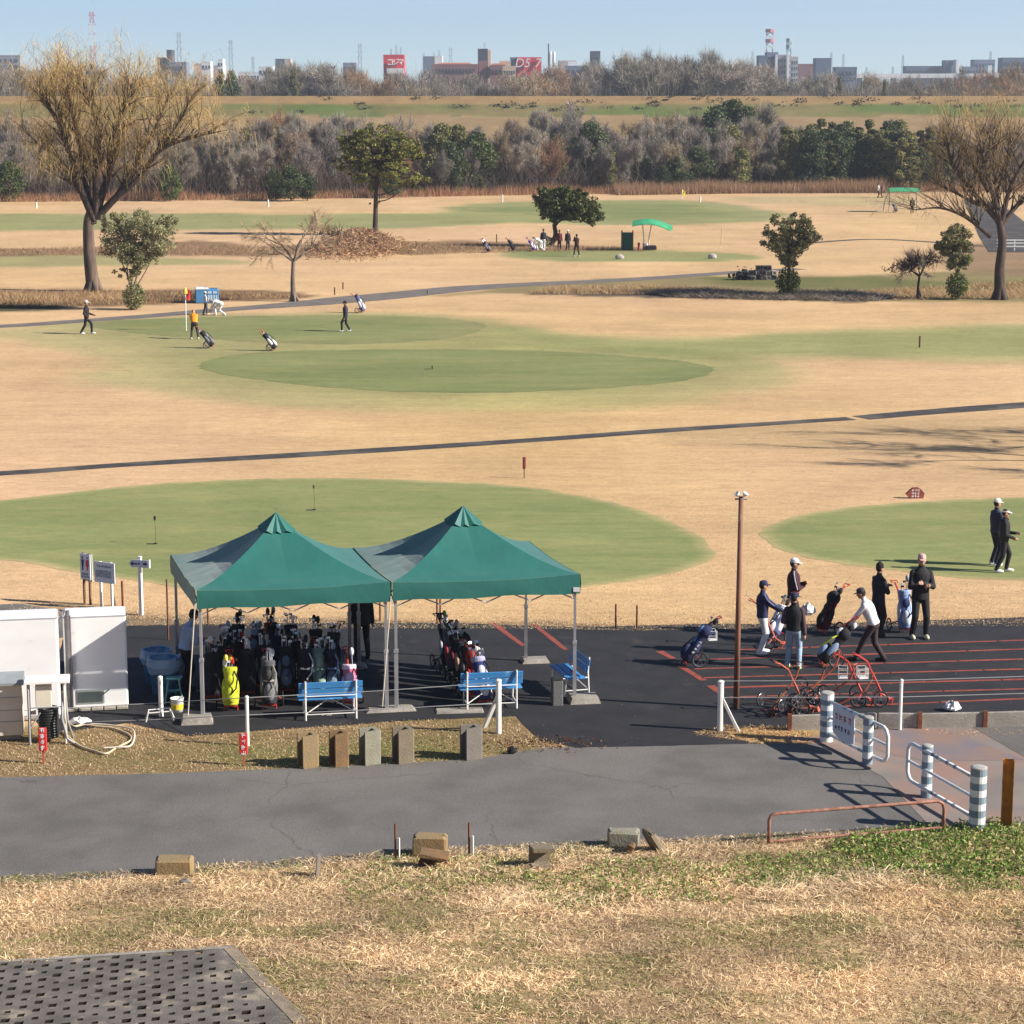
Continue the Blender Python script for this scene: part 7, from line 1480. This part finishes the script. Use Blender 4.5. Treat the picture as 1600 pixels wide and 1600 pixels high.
# brick complex with terracotta roofs and clock-less tower
def hip(parent, x0, x1, yt, ye, Y, m, dep=18, name="roof"):
    A = AT(x0, ye, Y) - parent.location; B = AT(x1, ye, Y) - parent.location; C = AT((x0 + x1) / 2, yt, Y) - parent.location; w = B.x - A.x; o = MB()
    i = min(w * .2, 8); o.add([(A.x, 0, A.z), (B.x, 0, A.z), (B.x, dep, A.z), (A.x, dep, A.z), (A.x + i, dep / 2, C.z), (B.x - i, dep / 2, C.z)], [(0, 1, 5, 4), (1, 2, 5), (2, 3, 4, 5), (3, 0, 4), (3, 2, 1, 0)]); o.build(name, m, parent)
r = bld(675, 746, 103, 1000, F_brick, "long brick building with terracotta roof left of the dark tower", win=(12, 1)); hip(r, 673, 747, 97.5, 103.5, 1000, F_roof)
r = bld(747, 762, 79, 1010, F_brick, "tall brick tower with a dark top above the terracotta roofs"); bld(746.5, 762, 79, 1008, F_dark, "", parent=r, yb=90, depth=8); bld(762, 767, 81, 1015, F_cream, "", parent=r)
for ch in kids(r):
    pass
o = MB(); A = AT(754.5, 95, 1007) - r.location; o.box((A.x, A.y - .5, A.z / 2), (AT(762, 90, 1007).x - AT(747, 90, 1007).x - .5, 1.2, A.z)); o.build("brick_face", F_brick, r)
r = bld(766, 790, 104, 1000, F_brick, "brick wing with a terracotta roof right of the dark tower", win=(4, 1)); hip(r, 764, 792, 98.5, 104, 1000, F_roof); bld(780, 798, 98, 1020, F_cream, "", parent=r)
bld(786, 806, 106, 985, F_cream, "cream building with rows of windows below the red wing", win=(5, 3))
r = bld(808, 846, 92, 1090, F_red, "red rooftop sign building with white characters"); bld(797, 809, 92, 1095, F_blue, "", parent=r); k = 1090 / FPX; zc = AT(0, 99, 1090).z
for body, px_, s in (("D5", 817, 19), ("7", 841, 19)):
    t = text_obj(body, s * k, F_white, r, (AT(px_, 99, 1090).x - r.location.x, -.8, zc), (R(90), 0, 0), depth=.3); shm = Matrix.Identity(4); shm[0][1] = .22; t.data.transform(shm)
r = empty("silo", AT(863, 100, 1300) * 1, 0, "pair of white silos beside a thin dark chimney", "silo"); r.location.z = 0; k = 1300 / FPX
for x in (860, 865.5):
    H = AT(x, 80.5, 1300).z; o = MB(); o.lathe([(2.2 * k, 0), (2.2 * k, H - 1.5), (1.5 * k, H), (.001, H + .3)], (AT(x, 100, 1300).x - r.location.x, 0, 0), 14); o.build("silo_drum", F_white, r)
o = MB(); H = AT(857, 68, 1290).z; o.cyl((AT(857, 100, 1290).x - r.location.x, -8, 0), (AT(857, 100, 1290).x - r.location.x, -8, H), .35, n=8); o.build("chimney", F_dark, r)
bld(873, 900, 97, 1200, F_pink, "pinkish low building right of the silos"); bld(887, 903, 98.5, 1150, F_white, "low white building among the trees, centre skyline", win=(4, 1)); bld(884, 925, 105, 1140, F_blue, "blue-grey low building, centre skyline", win=(6, 1))
bld(923, 938, 82, 1250, F_dark, "dark square tower rising between the bare trees", win=(2, 1))
bld(1158, 1175, 103, 1300, F_blue, "small blue-grey building left of the apartment block", win=(3, 2)); bld(1150, 1190, 117, 1200, F_white, "low white roofs left of the apartment block", win=(5, 1))
r = bld(1186, 1199, 89, 1150, F_blue2, "wide apartment block with white stair columns and balconies"); bld(1199, 1216, 84, 1155, F_blue, "", parent=r, win=(4, 5)); bld(1216, 1236, 88, 1156, F_grey, "", parent=r, win=(5, 5)); bld(1236, 1247, 91, 1157, F_grey, "", parent=r, win=(3, 4))
for x in (1213.5, 1232): bld(x - 1.8, x + 1.8, 88, 1150, F_white, "", parent=r)
bld(1247, 1276, 102, 1250, F_brick, "low brownish building between the apartments and the grey cube"); bld(1275, 1299, 93, 1200, F_blue2, "plain grey-blue cube building right of the apartments"); bld(1306, 1339, 107, 1180, F_blue2, "low dark blue building with a small roof block", win=(5, 2))
r = bld(1416, 1478, 105, 1500, F_blue2, "long blue factory with a raised block and white end", win=(10, 1)); bld(1477, 1493, 96, 1490, F_blue2, "", parent=r); bld(1491, 1503, 104, 1480, F_white, "", parent=r); bld(1494, 1497, 95, 1479, F_white, "", parent=r)
bld(1503, 1525, 106, 1480, F_blue, "low blue wing right of the factory", win=(4, 1)); bld(1522, 1555, 95, 1520, F_blue, "blue building with a stepped roof, right skyline", win=(6, 2)); bld(1544, 1550, 104, 1500, F_white, "white stair tower, right skyline"); bld(1567, 1640, 92, 1400, F_blue2, "large dark blue building at the right end of the skyline", win=(8, 2))
# elevated road
r = empty("viaduct", (AT(1420, 120, 1350).x, 1350, 0), 0, "long white elevated road running behind the trees at the right", "viaduct"); A = AT(1330, 115, 1350) - r.location; B = AT(1700, 115, 1350) - r.location; zb = AT(0, 122, 1350).z
o = MB(); o.box(((A.x + B.x) / 2, 0, (A.z + zb) / 2), (B.x - A.x, 8, A.z - zb)); o.build("parapet", F_white, r)
for i in range(14):
    o = MB(); o.box((A.x + (B.x - A.x) * (i + .5) / 14, 0, zb / 2), (2.5, 5, zb)); o.build("pier", F_grey, r)
def pylon(px, yt, Y, wpx, label, m=F_pyl, m2=None, arms=3, name="pylon", yb=118):
    A = AT(px, yt, Y); H = A.z; k = Y / FPX; w0 = wpx * k; r = empty(name, (A.x, Y, 0), 0, label, "pylon", "power pylons on the horizon"); zl = [H * (i / 9) for i in range(10)]; ww = lambda z: w0 * (1 - .72 * (z / H)) * .5 + .18 * w0
    rad = max(.16, .28 * k); segs = {0: MB(), 1: MB()}
    for i in range(9):
        z0, z1 = zl[i], zl[i + 1]; o = segs[(i // 2) % 2 if m2 else 0]; a, b = ww(z0), ww(z1)
        for (sx_, sy_) in ((-1, -1), (1, -1), (1, 1), (-1, 1)): o.cyl((sx_ * a, sy_ * a, z0), (sx_ * b, sy_ * b, z1), rad, n=4, cap=False)
        for sy_ in (-1, 1): o.cyl((-a, sy_ * a, z0), (b, sy_ * b, z1), rad * .7, n=4, cap=False); o.cyl((a, sy_ * a, z0), (-b, sy_ * b, z1), rad * .7, n=4, cap=False)
    segs[0].build("lattice", m, r); 
    if m2: segs[1].build("lattice", m2, r)
    for i in range(arms):
        z = H * (.78 + .09 * i); o = MB(); o.cyl((-w0 * .75, 0, z), (w0 * .75, 0, z), rad, n=4); o.cyl((-w0 * .75, 0, z), (0, 0, z + H * .03), rad * .7, n=4); o.cyl((w0 * .75, 0, z), (0, 0, z + H * .03), rad * .7, n=4); o.build("arm", m, r)
    return r
pylon(143, 18, 1600, 8, "tall red and white banded mast above the big willow", sm("mast_red", (.55, .12, .12)), F_white, 3)
pylon(279, 50, 1900, 7, "grey pylon above the dark tower, left skyline"); pylon(360, 62, 2000, 6, "grey pylon above the dark rounded evergreen"); pylon(395, 88, 2600, 4, "small distant pylon, left skyline"); pylon(562, 68, 1900, 6, "grey pylon above the orange-brown trees"); pylon(704, 74, 2100, 5, "grey pylon right of the white cube building")
for x, y in ((611, 76), (619, 70), (626, 73)): pylon(x, y, 2300, 3.2, "thin pylon behind the red store sign, %s of three" % {611: "left", 619: "middle", 626: "right"}[x], arms=2)
for x, y in ((662, 82), (678, 82), (686, 78), (757, 66), (1176, 80), (1299, 82), (1318, 84), (1411, 86), (1548, 80), (1354, 105), (1395, 104)): pylon(x, y, 2700, 3.5, "faint small pylon above " + {662: "the plain blue building", 678: "the white cube's left edge", 686: "the white cube", 757: "the dark topped tower", 1176: "the low white roofs", 1299: "the grey-blue cube", 1318: "the low dark blue building", 1411: "the factory's left end", 1548: "the stepped roof building", 1354: "the viaduct's left end", 1395: "the viaduct"}[x], arms=2)
# lattice towers with platforms
for (px, yt, yb, Y, w, mA, mB, lb) in ((1203, 47, 84, 1400, 11, sm("tower_red", (.50, .20, .22)), F_white, "red and white lattice tower with round platforms behind the apartments"), (1233, 62, 86, 1170, 7, F_pyl, None, "grey antenna tower on the apartment block roof")):
    A = AT(px, yt, Y); r = empty("antenna_tower", (A.x, Y, 0), 0, lb, "tower"); k = Y / FPX; H = A.z
    for i in range(5):
        z0 = AT(px, yb, Y).z * 0 + H * (i / 5) ** .4 if False else AT(px, yb + (yt - yb) * i / 5, Y).z; z1 = AT(px, yb + (yt - yb) * (i + 1) / 5, Y).z
        if i == 0: z0 = 0
        o = MB(); a = w * k * .42
        for s1, s2 in ((-1, -1), (1, -1), (1, 1), (-1, 1)): o.cyl((s1 * a, s2 * a, z0), (s1 * a, s2 * a, z1), .35 * k * 1.6, n=4)
        o.cyl((-a, -a, z0), (a, -a, z1), .3, n=4); o.cyl((a, -a, z0), (-a, -a, z1), .3, n=4); o.build("lattice", mA if (i % 2 == 0 or not mB) else mB, r)
    for yy in (yt + 1, (yt * .55 + yb * .45)):
        z = AT(px, yy, Y).z; o = MB(); o.lathe([(w * k * .62, -1.0), (w * k * .62, 1.0)], (0, 0, z), 12); o.build("platform", mA, r)
# ------------------------------------------------ haze: one closed box of thin air
hb = MB(); x0, x1, y0, y1, z0, z1 = -1500, 1500, -160, 3400, -3, 130
hb.box(((x0 + x1) / 2, (y0 + y1) / 2, (z0 + z1) / 2), (x1 - x0, y1 - y0, z1 - z0))
mh = bpy.data.materials.new("haze_air"); mh.use_nodes = True; mh.node_tree.nodes.remove(mh.node_tree.nodes["Principled BSDF"]); pv = mh.node_tree.nodes.new("ShaderNodeVolumePrincipled"); pv.inputs["Density"].default_value = .00022; pv.inputs["Color"].default_value = (.80, .88, 1.0, 1); pv.inputs["Anisotropy"].default_value = .3
mh.node_tree.links.new(pv.outputs[0], mh.node_tree.nodes["Material Output"].inputs["Volume"]); tag(hb.build("haze", mh), kind='stuff')
# ------------------------------------------------ foreground ground cover
M_straw = foliage_mat("straw_blades", (1, 1, 1), .9, .35, 0, 0); M_lf = foliage_mat("ground_leaves", (1, 1, 1), .55, .3, 0, 0)
def mask_poly(X, Y, px): return pip(np.stack([X, Y], 1), np.array(WPH(px)))
lat_px = [(-80, 1510), (352, 1483), (478, 1612), (520, 1680), (-80, 1680)]
def blades(name, X, Y, L, W, C, m, label, rng, lean=.9, up=.55, cat="grass"):
    n = len(X); Z = HT(X, Y); a = rng.uniform(0, 2 * np.pi, n); ln = rng.uniform(.3, 1, n) * lean
    D1 = np.stack([np.cos(a) * ln, np.sin(a) * ln, np.full(n, up) * rng.uniform(.5, 1.3, n)], 1); D1 *= (L * .55)[:, None]; D2 = D1 * np.array([1.1, 1.1, .1]) 
    P0 = np.stack([X, Y, Z - .005], 1); P1 = P0 + D1; P2 = P1 + D2; q = np.stack([-np.sin(a), np.cos(a), rng.normal(size=n) * .5], 1) * (W / 2)[:, None]
    V = np.stack([P0 - q, P0 + q, P1 + q * .8, P1 - q * .8, P2], 1).reshape(-1, 3); b = (np.arange(n) * 5)[:, None]
    F = np.concatenate([b + np.array([[0, 1, 2]]), b + np.array([[0, 2, 3]]), b + np.array([[3, 2, 4]])]); return tag(np_obj(name, V, F, m, None, np.repeat(C, 5, 0)), label, cat, kind='stuff')
rng = np.random.default_rng(77)
n = 290000; X = rng.uniform(-8.6, 8.6, n); Y = 24.6 + (36 - 24.6) * rng.uniform(0, 1, n) ** .9; edge = np.interp(X, rlx, rly)
keep = (Y < edge + .02 + .12 * (fbm(X * 2, Y * 2, 5) - .4)) & (mask_poly(X, Y, lat_px) > -.16 + .42 * (fbm(X * 2.2, Y * 2.2, 6) - .35)); dens = fbm(X * .9, Y * .9, 61); keep &= rng.uniform(0, 1, n) < .45 + 1.1 * dens; X, Y = X[keep], Y[keep]; n = len(X)
p1 = fbm(X * .55, Y * .8, 62); p2 = fbm(X * 1.6, Y * 1.6, 63); pg = fbm(X * .7, Y * 1.1, 64)
gold = np.array([.80, .61, .37]); pale = np.array([.88, .70, .46]); brn = np.array([.36, .23, .13]); red = np.array([.57, .40, .26]); grn = np.array([.27, .27, .10])
u = rng.uniform(0, 1, n); C = np.where((u < .42)[:, None], gold, np.where((u < .58)[:, None], pale, np.where((u < .80)[:, None], red, brn))); C = C * (1 + 1.2 * (p1 - .5) + .4 * (p2 - .5))[:, None] * rng.uniform(.85, 1.12, (n, 1))
gm = rng.uniform(0, 1, n) < np.clip((pg - .52) * 4, 0.03, .5); C[gm] = (grn * rng.uniform(.6, 1.4, (n, 1)))[gm]
near = Y > edge[keep] - 1.3
L = rng.uniform(.06, .19, n) * (.45 + 1.1 * p2) * np.where(near, 1.1, 1); blades("dry_grass", X, Y, L, rng.uniform(.005, .0125, n), C, M_straw, "matted straw-coloured grass over the near bank", rng, 1.0, .42)
# long pale stalks
def stalks(px, n, Lr, label, seed, col=(.88, .70, .46)):
    rg2 = np.random.default_rng(seed); pa = np.array(WPH(px)); lo, hi = pa.min(0), pa.max(0); P = rg2.uniform(lo, hi, (n * 5, 2)); P = P[pip(P, pa) < 0][:n]; X, Y = P.T; k = len(X)
    blades("straw_stalks", X, Y, rg2.uniform(*Lr, k), np.full(k, .013), np.array(col) * rg2.uniform(.7, 1.15, (k, 1)), M_straw, label, rg2, 1.0, .35)
stalks([(1170, 1385), (1300, 1368), (1470, 1362), (1475, 1385), (1330, 1400), (1190, 1412)], 1100, (.18, .42), "long pale flattened stalks below the green leaves at the right", 1)
stalks([(820, 1395), (980, 1405), (860, 1425), (720, 1430)], 900, (.15, .35), "long pale stalks in the middle of the near bank", 2)
stalks([(500, 1345), (1150, 1318), (1200, 1330), (900, 1360), (560, 1385), (450, 1372)], 1300, (.12, .34), "loose pale stalks around the fallen blocks", 3)
stalks([(1350, 1405), (1600, 1395), (1600, 1440), (1400, 1440)], 900, (.12, .3), "golden flattened stalks at the right edge of the bank", 4, (.8, .58, .3))
stalks([(1085, 1148), (1130, 1134), (1240, 1136), (1275, 1150), (1262, 1164), (1180, 1162)], 2600, (.06, .16), "straw piled at the foot of the propped white post", 5, (.72, .48, .24))
stalks([(1600, 1142), (1500, 1140), (1400, 1143), (1500, 1150), (1600, 1150)], 400, (.05, .14), "straw along the foot of the plank kerb", 6, (.72, .48, .24))
# leafy green cover
def leafy(px, n, size, label, seed, h=.10, amp=.5, cols=((.12, .22, .035), (.24, .36, .07), (.08, .13, .03), (.30, .38, .10), (.46, .36, .18))):
    rg2 = np.random.default_rng(seed); pa = np.array([tuple(p) for p in smooth_closed(WPH(px), 4)]); lo, hi = pa.min(0) - .3, pa.max(0) + .3; P = rg2.uniform(lo, hi, (n * 6, 2)); d = pip(P, pa) + (fbm(P[:, 0] * 2.2, P[:, 1] * 2.2, seed) - .5) * 2 * amp; P = P[d < 0][:n]; X, Y = P.T; k = len(X)
    Z = HT(X, Y) + rg2.uniform(.01, 1, k) * h * (.5 + fbm(X * 2, Y * 2, 9)); V, F = leaves_np(np.stack([X, Y, Z], 1), size, rg2, .45); ci = rg2.integers(0, len(cols), k); C = np.array(cols)[ci] * rg2.uniform(.6, 1.35, (k, 1)); return tag(np_obj("ground_leaves", V, F, M_lf, None, np.repeat(C, 4, 0)), label, "ground cover", kind='stuff')
leafy([(1290, 1318), (1400, 1300), (1480, 1290), (1620, 1294), (1640, 1352), (1560, 1375), (1430, 1365), (1340, 1345)], 8500, .075, "dense green leafy plants at the foot of the striped barrier", 1, .12, .3)
leafy([(1130, 1350), (1250, 1335), (1400, 1348), (1560, 1372), (1600, 1392), (1450, 1385), (1330, 1372), (1180, 1392)], 3800, .055, "thinner green leaves below the pipe rail", 2, .09, .4)
leafy([(840, 1375), (1000, 1345), (1120, 1360), (1150, 1400), (1000, 1410), (880, 1420)], 3400, .055, "patchy green plants below the fallen slabs", 3, .08, .5)
leafy([(600, 1345), (780, 1340), (830, 1370), (700, 1400), (560, 1400), (520, 1370)], 2200, .05, "sparse green tufts below the yellowish block", 4, .06, .5)
leafy([(300, 1170), (480, 1160), (700, 1150), (760, 1170), (700, 1190), (400, 1200)], 2200, .035, "green sprigs among the upright blocks", 5, .04, .5, ((.12, .17, .04), (.2, .24, .07), (.28, .26, .1)))
# short grass between road and pad
n = 60000; X = rng.uniform(-11, 2.2, n); Y = rng.uniform(38.3, 43.5, n); reg = mask_poly(X, Y, [(-300, 1130), (60, 1146), (200, 1132), (300, 1150), (430, 1140), (560, 1132), (640, 1126), (805, 1120), (830, 1150), (880, 1166), (740, 1186), (560, 1196), (400, 1203), (-300, 1224)]) + .3 * (fbm(X * 2, Y * 2, 15) - .5)
k = (reg < .03) & (rng.uniform(0, 1, n) < .35 + 1.2 * fbm(X, Y, 16)); X, Y = X[k], Y[k]; n = len(X); p = fbm(X * .8, Y * .8, 17)
u = rng.uniform(0, 1, n); C = np.where((u < .5)[:, None], gold * .85, np.where((u < .85)[:, None], red, brn)) * rng.uniform(.7, 1.2, (n, 1)); gm = rng.uniform(0, 1, n) < np.clip((p - .5) * 5, .04, .6); C[gm] = grn
blades("dry_grass", X, Y, rng.uniform(.03, .085, n), rng.uniform(.007, .015, n), C, M_straw, "short dry grass between the road and the tents", rng, .9, .7)
# scruffy fringe at the far edge of the pad, ragged near-turf tufts
n = 26000; X = rng.uniform(-12, 14, n); ye = np.interp(X, [-12, -8, -6, 0, 3, 8, 14], [51.4, 51.0, 50.1, 50.1, 49.9, 50.3, 50.8]); Y = ye + rng.exponential(.55, n) - .15
C = np.where((rng.uniform(0, 1, n) < .6)[:, None], gold, red) * rng.uniform(.7, 1.15, (n, 1)); blades("dry_grass", X, Y, rng.uniform(.03, .08, n), rng.uniform(.008, .016, n), C, M_straw, "ragged dry turf along the far edge of the pad", rng, .9, .6)
# litter of small stones and leaves at the corner of the entrance
rg2 = np.random.default_rng(12); P = rg2.normal(size=(240, 2)) * np.array([.8, .25]) + np.array(G(835, 1163)[:2]); V, F = leaves_np(np.column_stack([P, np.full(len(P), .025)]), .06, rg2); tag(np_obj("dead_leaves", V, F, M_lf, None, np.repeat(np.array([.14, .06, .03]) * rg2.uniform(.5, 1.5, (240, 1)), 4, 0)), "dead brown leaves blown into the corner of the entrance", "leaves", kind='stuff')
# pale specks on the asphalt
P = np.column_stack([rg2.uniform(-3, 12, 420), rg2.uniform(41, 50, 420)]); P = P[pip(P, np.array(WP(pad_px))) < -.2]; V, F = leaves_np(np.column_stack([P, np.full(len(P), .018)]), .035, rg2); V[:, 2] = .0165 + (V[:, 2] - .018) * .1; tag(np_obj("grit", V, F, M_conc, None), "pale grit scattered over the black pad", "grit", kind='stuff')
# ------------------------------------------------ lattice revetment slab at the lower left
a = GH(352, 1483); u = (GH(-80, 1510) - a); u.normalize(); v = Vector((-u.y, u.x, 0)); v = v if v.y < 0 else -v
q = a + v * 3.5; q.z = hz(q.x, q.y); v = (q - a).normalized()
r = empty("lattice_slab", a, 0, "grey concrete lattice slab with rows of small holes, lower left corner", "concrete slab")
PX, PY, hx, hy, TH = .37, .165, .050, .066, .14; nrm = u.cross(v).normalized(); nrm = nrm if nrm.z > 0 else -nrm
up_ = nrm * .035; o = MB(); sk = (GH(478, 1612) - a); skew = sk.dot(u) / sk.dot(v)
rr = random.Random(2)
def pt(s, t, h=0): return u * s + v * t + up_ + nrm * h
for row in range(26):
    t0 = .10 + row * PY; off = (row % 2) * PX / 2; s0 = (t0) * skew + .12
    c = 0; e0, e1 = t0 * skew, (t0 + PY) * skew; k0 = math.floor((min(e0, e1) - off) / PX) - 1
    while c * PX < 8.0:
        cs = (k0 + c) * PX + off; c += 1; em = (e0 + e1) / 2
        if cs + PX / 2 < max(e0, e1): continue
        if cs > 6.8: break
        jx, jy = rr.uniform(-.012, .012), rr.uniform(-.012, .012); sc_ = rr.uniform(.7, 1.3)
        R_ = [pt(max(cs - PX / 2, e0), t0), pt(cs + PX / 2, t0), pt(cs + PX / 2, t0 + PY), pt(max(cs - PX / 2, e1), t0 + PY)]
        if cs - hx * 1.3 < em + .17: o.add(R_, [(0, 1, 2, 3)]); continue
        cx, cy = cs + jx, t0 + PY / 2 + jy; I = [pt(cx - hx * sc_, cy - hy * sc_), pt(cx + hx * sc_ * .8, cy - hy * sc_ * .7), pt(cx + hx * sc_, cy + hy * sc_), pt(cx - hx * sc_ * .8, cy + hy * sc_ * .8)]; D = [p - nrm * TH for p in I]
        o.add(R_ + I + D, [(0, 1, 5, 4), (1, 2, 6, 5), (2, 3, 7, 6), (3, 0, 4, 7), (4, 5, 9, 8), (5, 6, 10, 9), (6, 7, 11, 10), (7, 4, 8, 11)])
        o.m[-4:] = [1] * 4  # hole walls: dark second material paints in the shade of the holes
M_lat = mat("lichen_grey_concrete", (.165, .145, .128), .95, (.10, .088, .080), 2.2, .5, 35, rgb3=(.30, .25, .19), scale3=2.5, lo3=.55, hi3=.68); ob = o.build("lattice", [M_lat, mat("hole_wall_shade", (.022, .018, .012), 1, (.012, .010, .008), 8)], r)
o = MB(); S0, S1 = -.1, 6.8
o.box((0, 0, 0), (1, 1, 1)); o.v = []; o.f = []; o.m = []
o.add([pt(-.12, -.02, .004), pt(6.8, -.02, .004), pt(6.8, .10, .004), pt(.10 * skew - .0, .10, .004), pt(-.12, -.02, -.05), pt(6.8, -.02, -.05)], [(0, 1, 2, 3), (0, 4, 5, 1)]); o.build("border_strip", M_conc, r)
o = MB(); o.add([pt(.10 * skew - .12, .10, .006), pt(.10 * skew + .05, .10, .006), pt(4.6 * skew + .05, 4.6, .006), pt(4.6 * skew - .16, 4.6, .006)], [(0, 1, 2, 3)]); o.build("border_strip", mat("dusty_concrete", (.30, .235, .17), .95, (.19, .15, .11), 3, .4, 30), r)
o = MB(); o.add([pt(-.1, 0, -TH - .0), pt(7, 0, -TH), pt(7, 4.8, -TH), pt(4.6 * skew, 4.8, -TH)], [(0, 1, 2, 3)]); o.build("soil_bed", mat("dark_soil", (.02, .015, .011), 1), r)

# little tufts standing in the near dormant turf
n = 120000; X = rng.uniform(-17, 17, n); Y = 50.2 + 17 * rng.uniform(0, 1, n) ** 1.5
PGm = [[(-320, 830), (0, 783), (300, 752), (650, 750), (900, 773), (1070, 825), (1112, 868), (1040, 898), (860, 922), (500, 930), (200, 905), (0, 875)], [(1186, 835), (1250, 805), (1470, 781), (1750, 780), (1980, 840), (1600, 908), (1400, 892), (1230, 862)]]
k = np.abs(X) < Y * .25
for pg_ in PGm: k &= pip(np.stack([X, Y], 1), np.array([tuple(p) for p in smooth_closed(WP(pg_), 4)])) > .0
k &= rng.uniform(0, 1, n) < .25 + .9 * fbm(X * .9, Y * .5, 91); X, Y = X[k], Y[k]; n = len(X)
C = np.where((rng.uniform(0, 1, n) < .7)[:, None], gold * 1.0, red) * rng.uniform(.7, 1.15, (n, 1)); blades("dry_grass", X, Y, rng.uniform(.02, .06, n), rng.uniform(.008, .018, n), C, M_straw, "small tufts in the dormant turf round the near greens", rng, .9, .7)
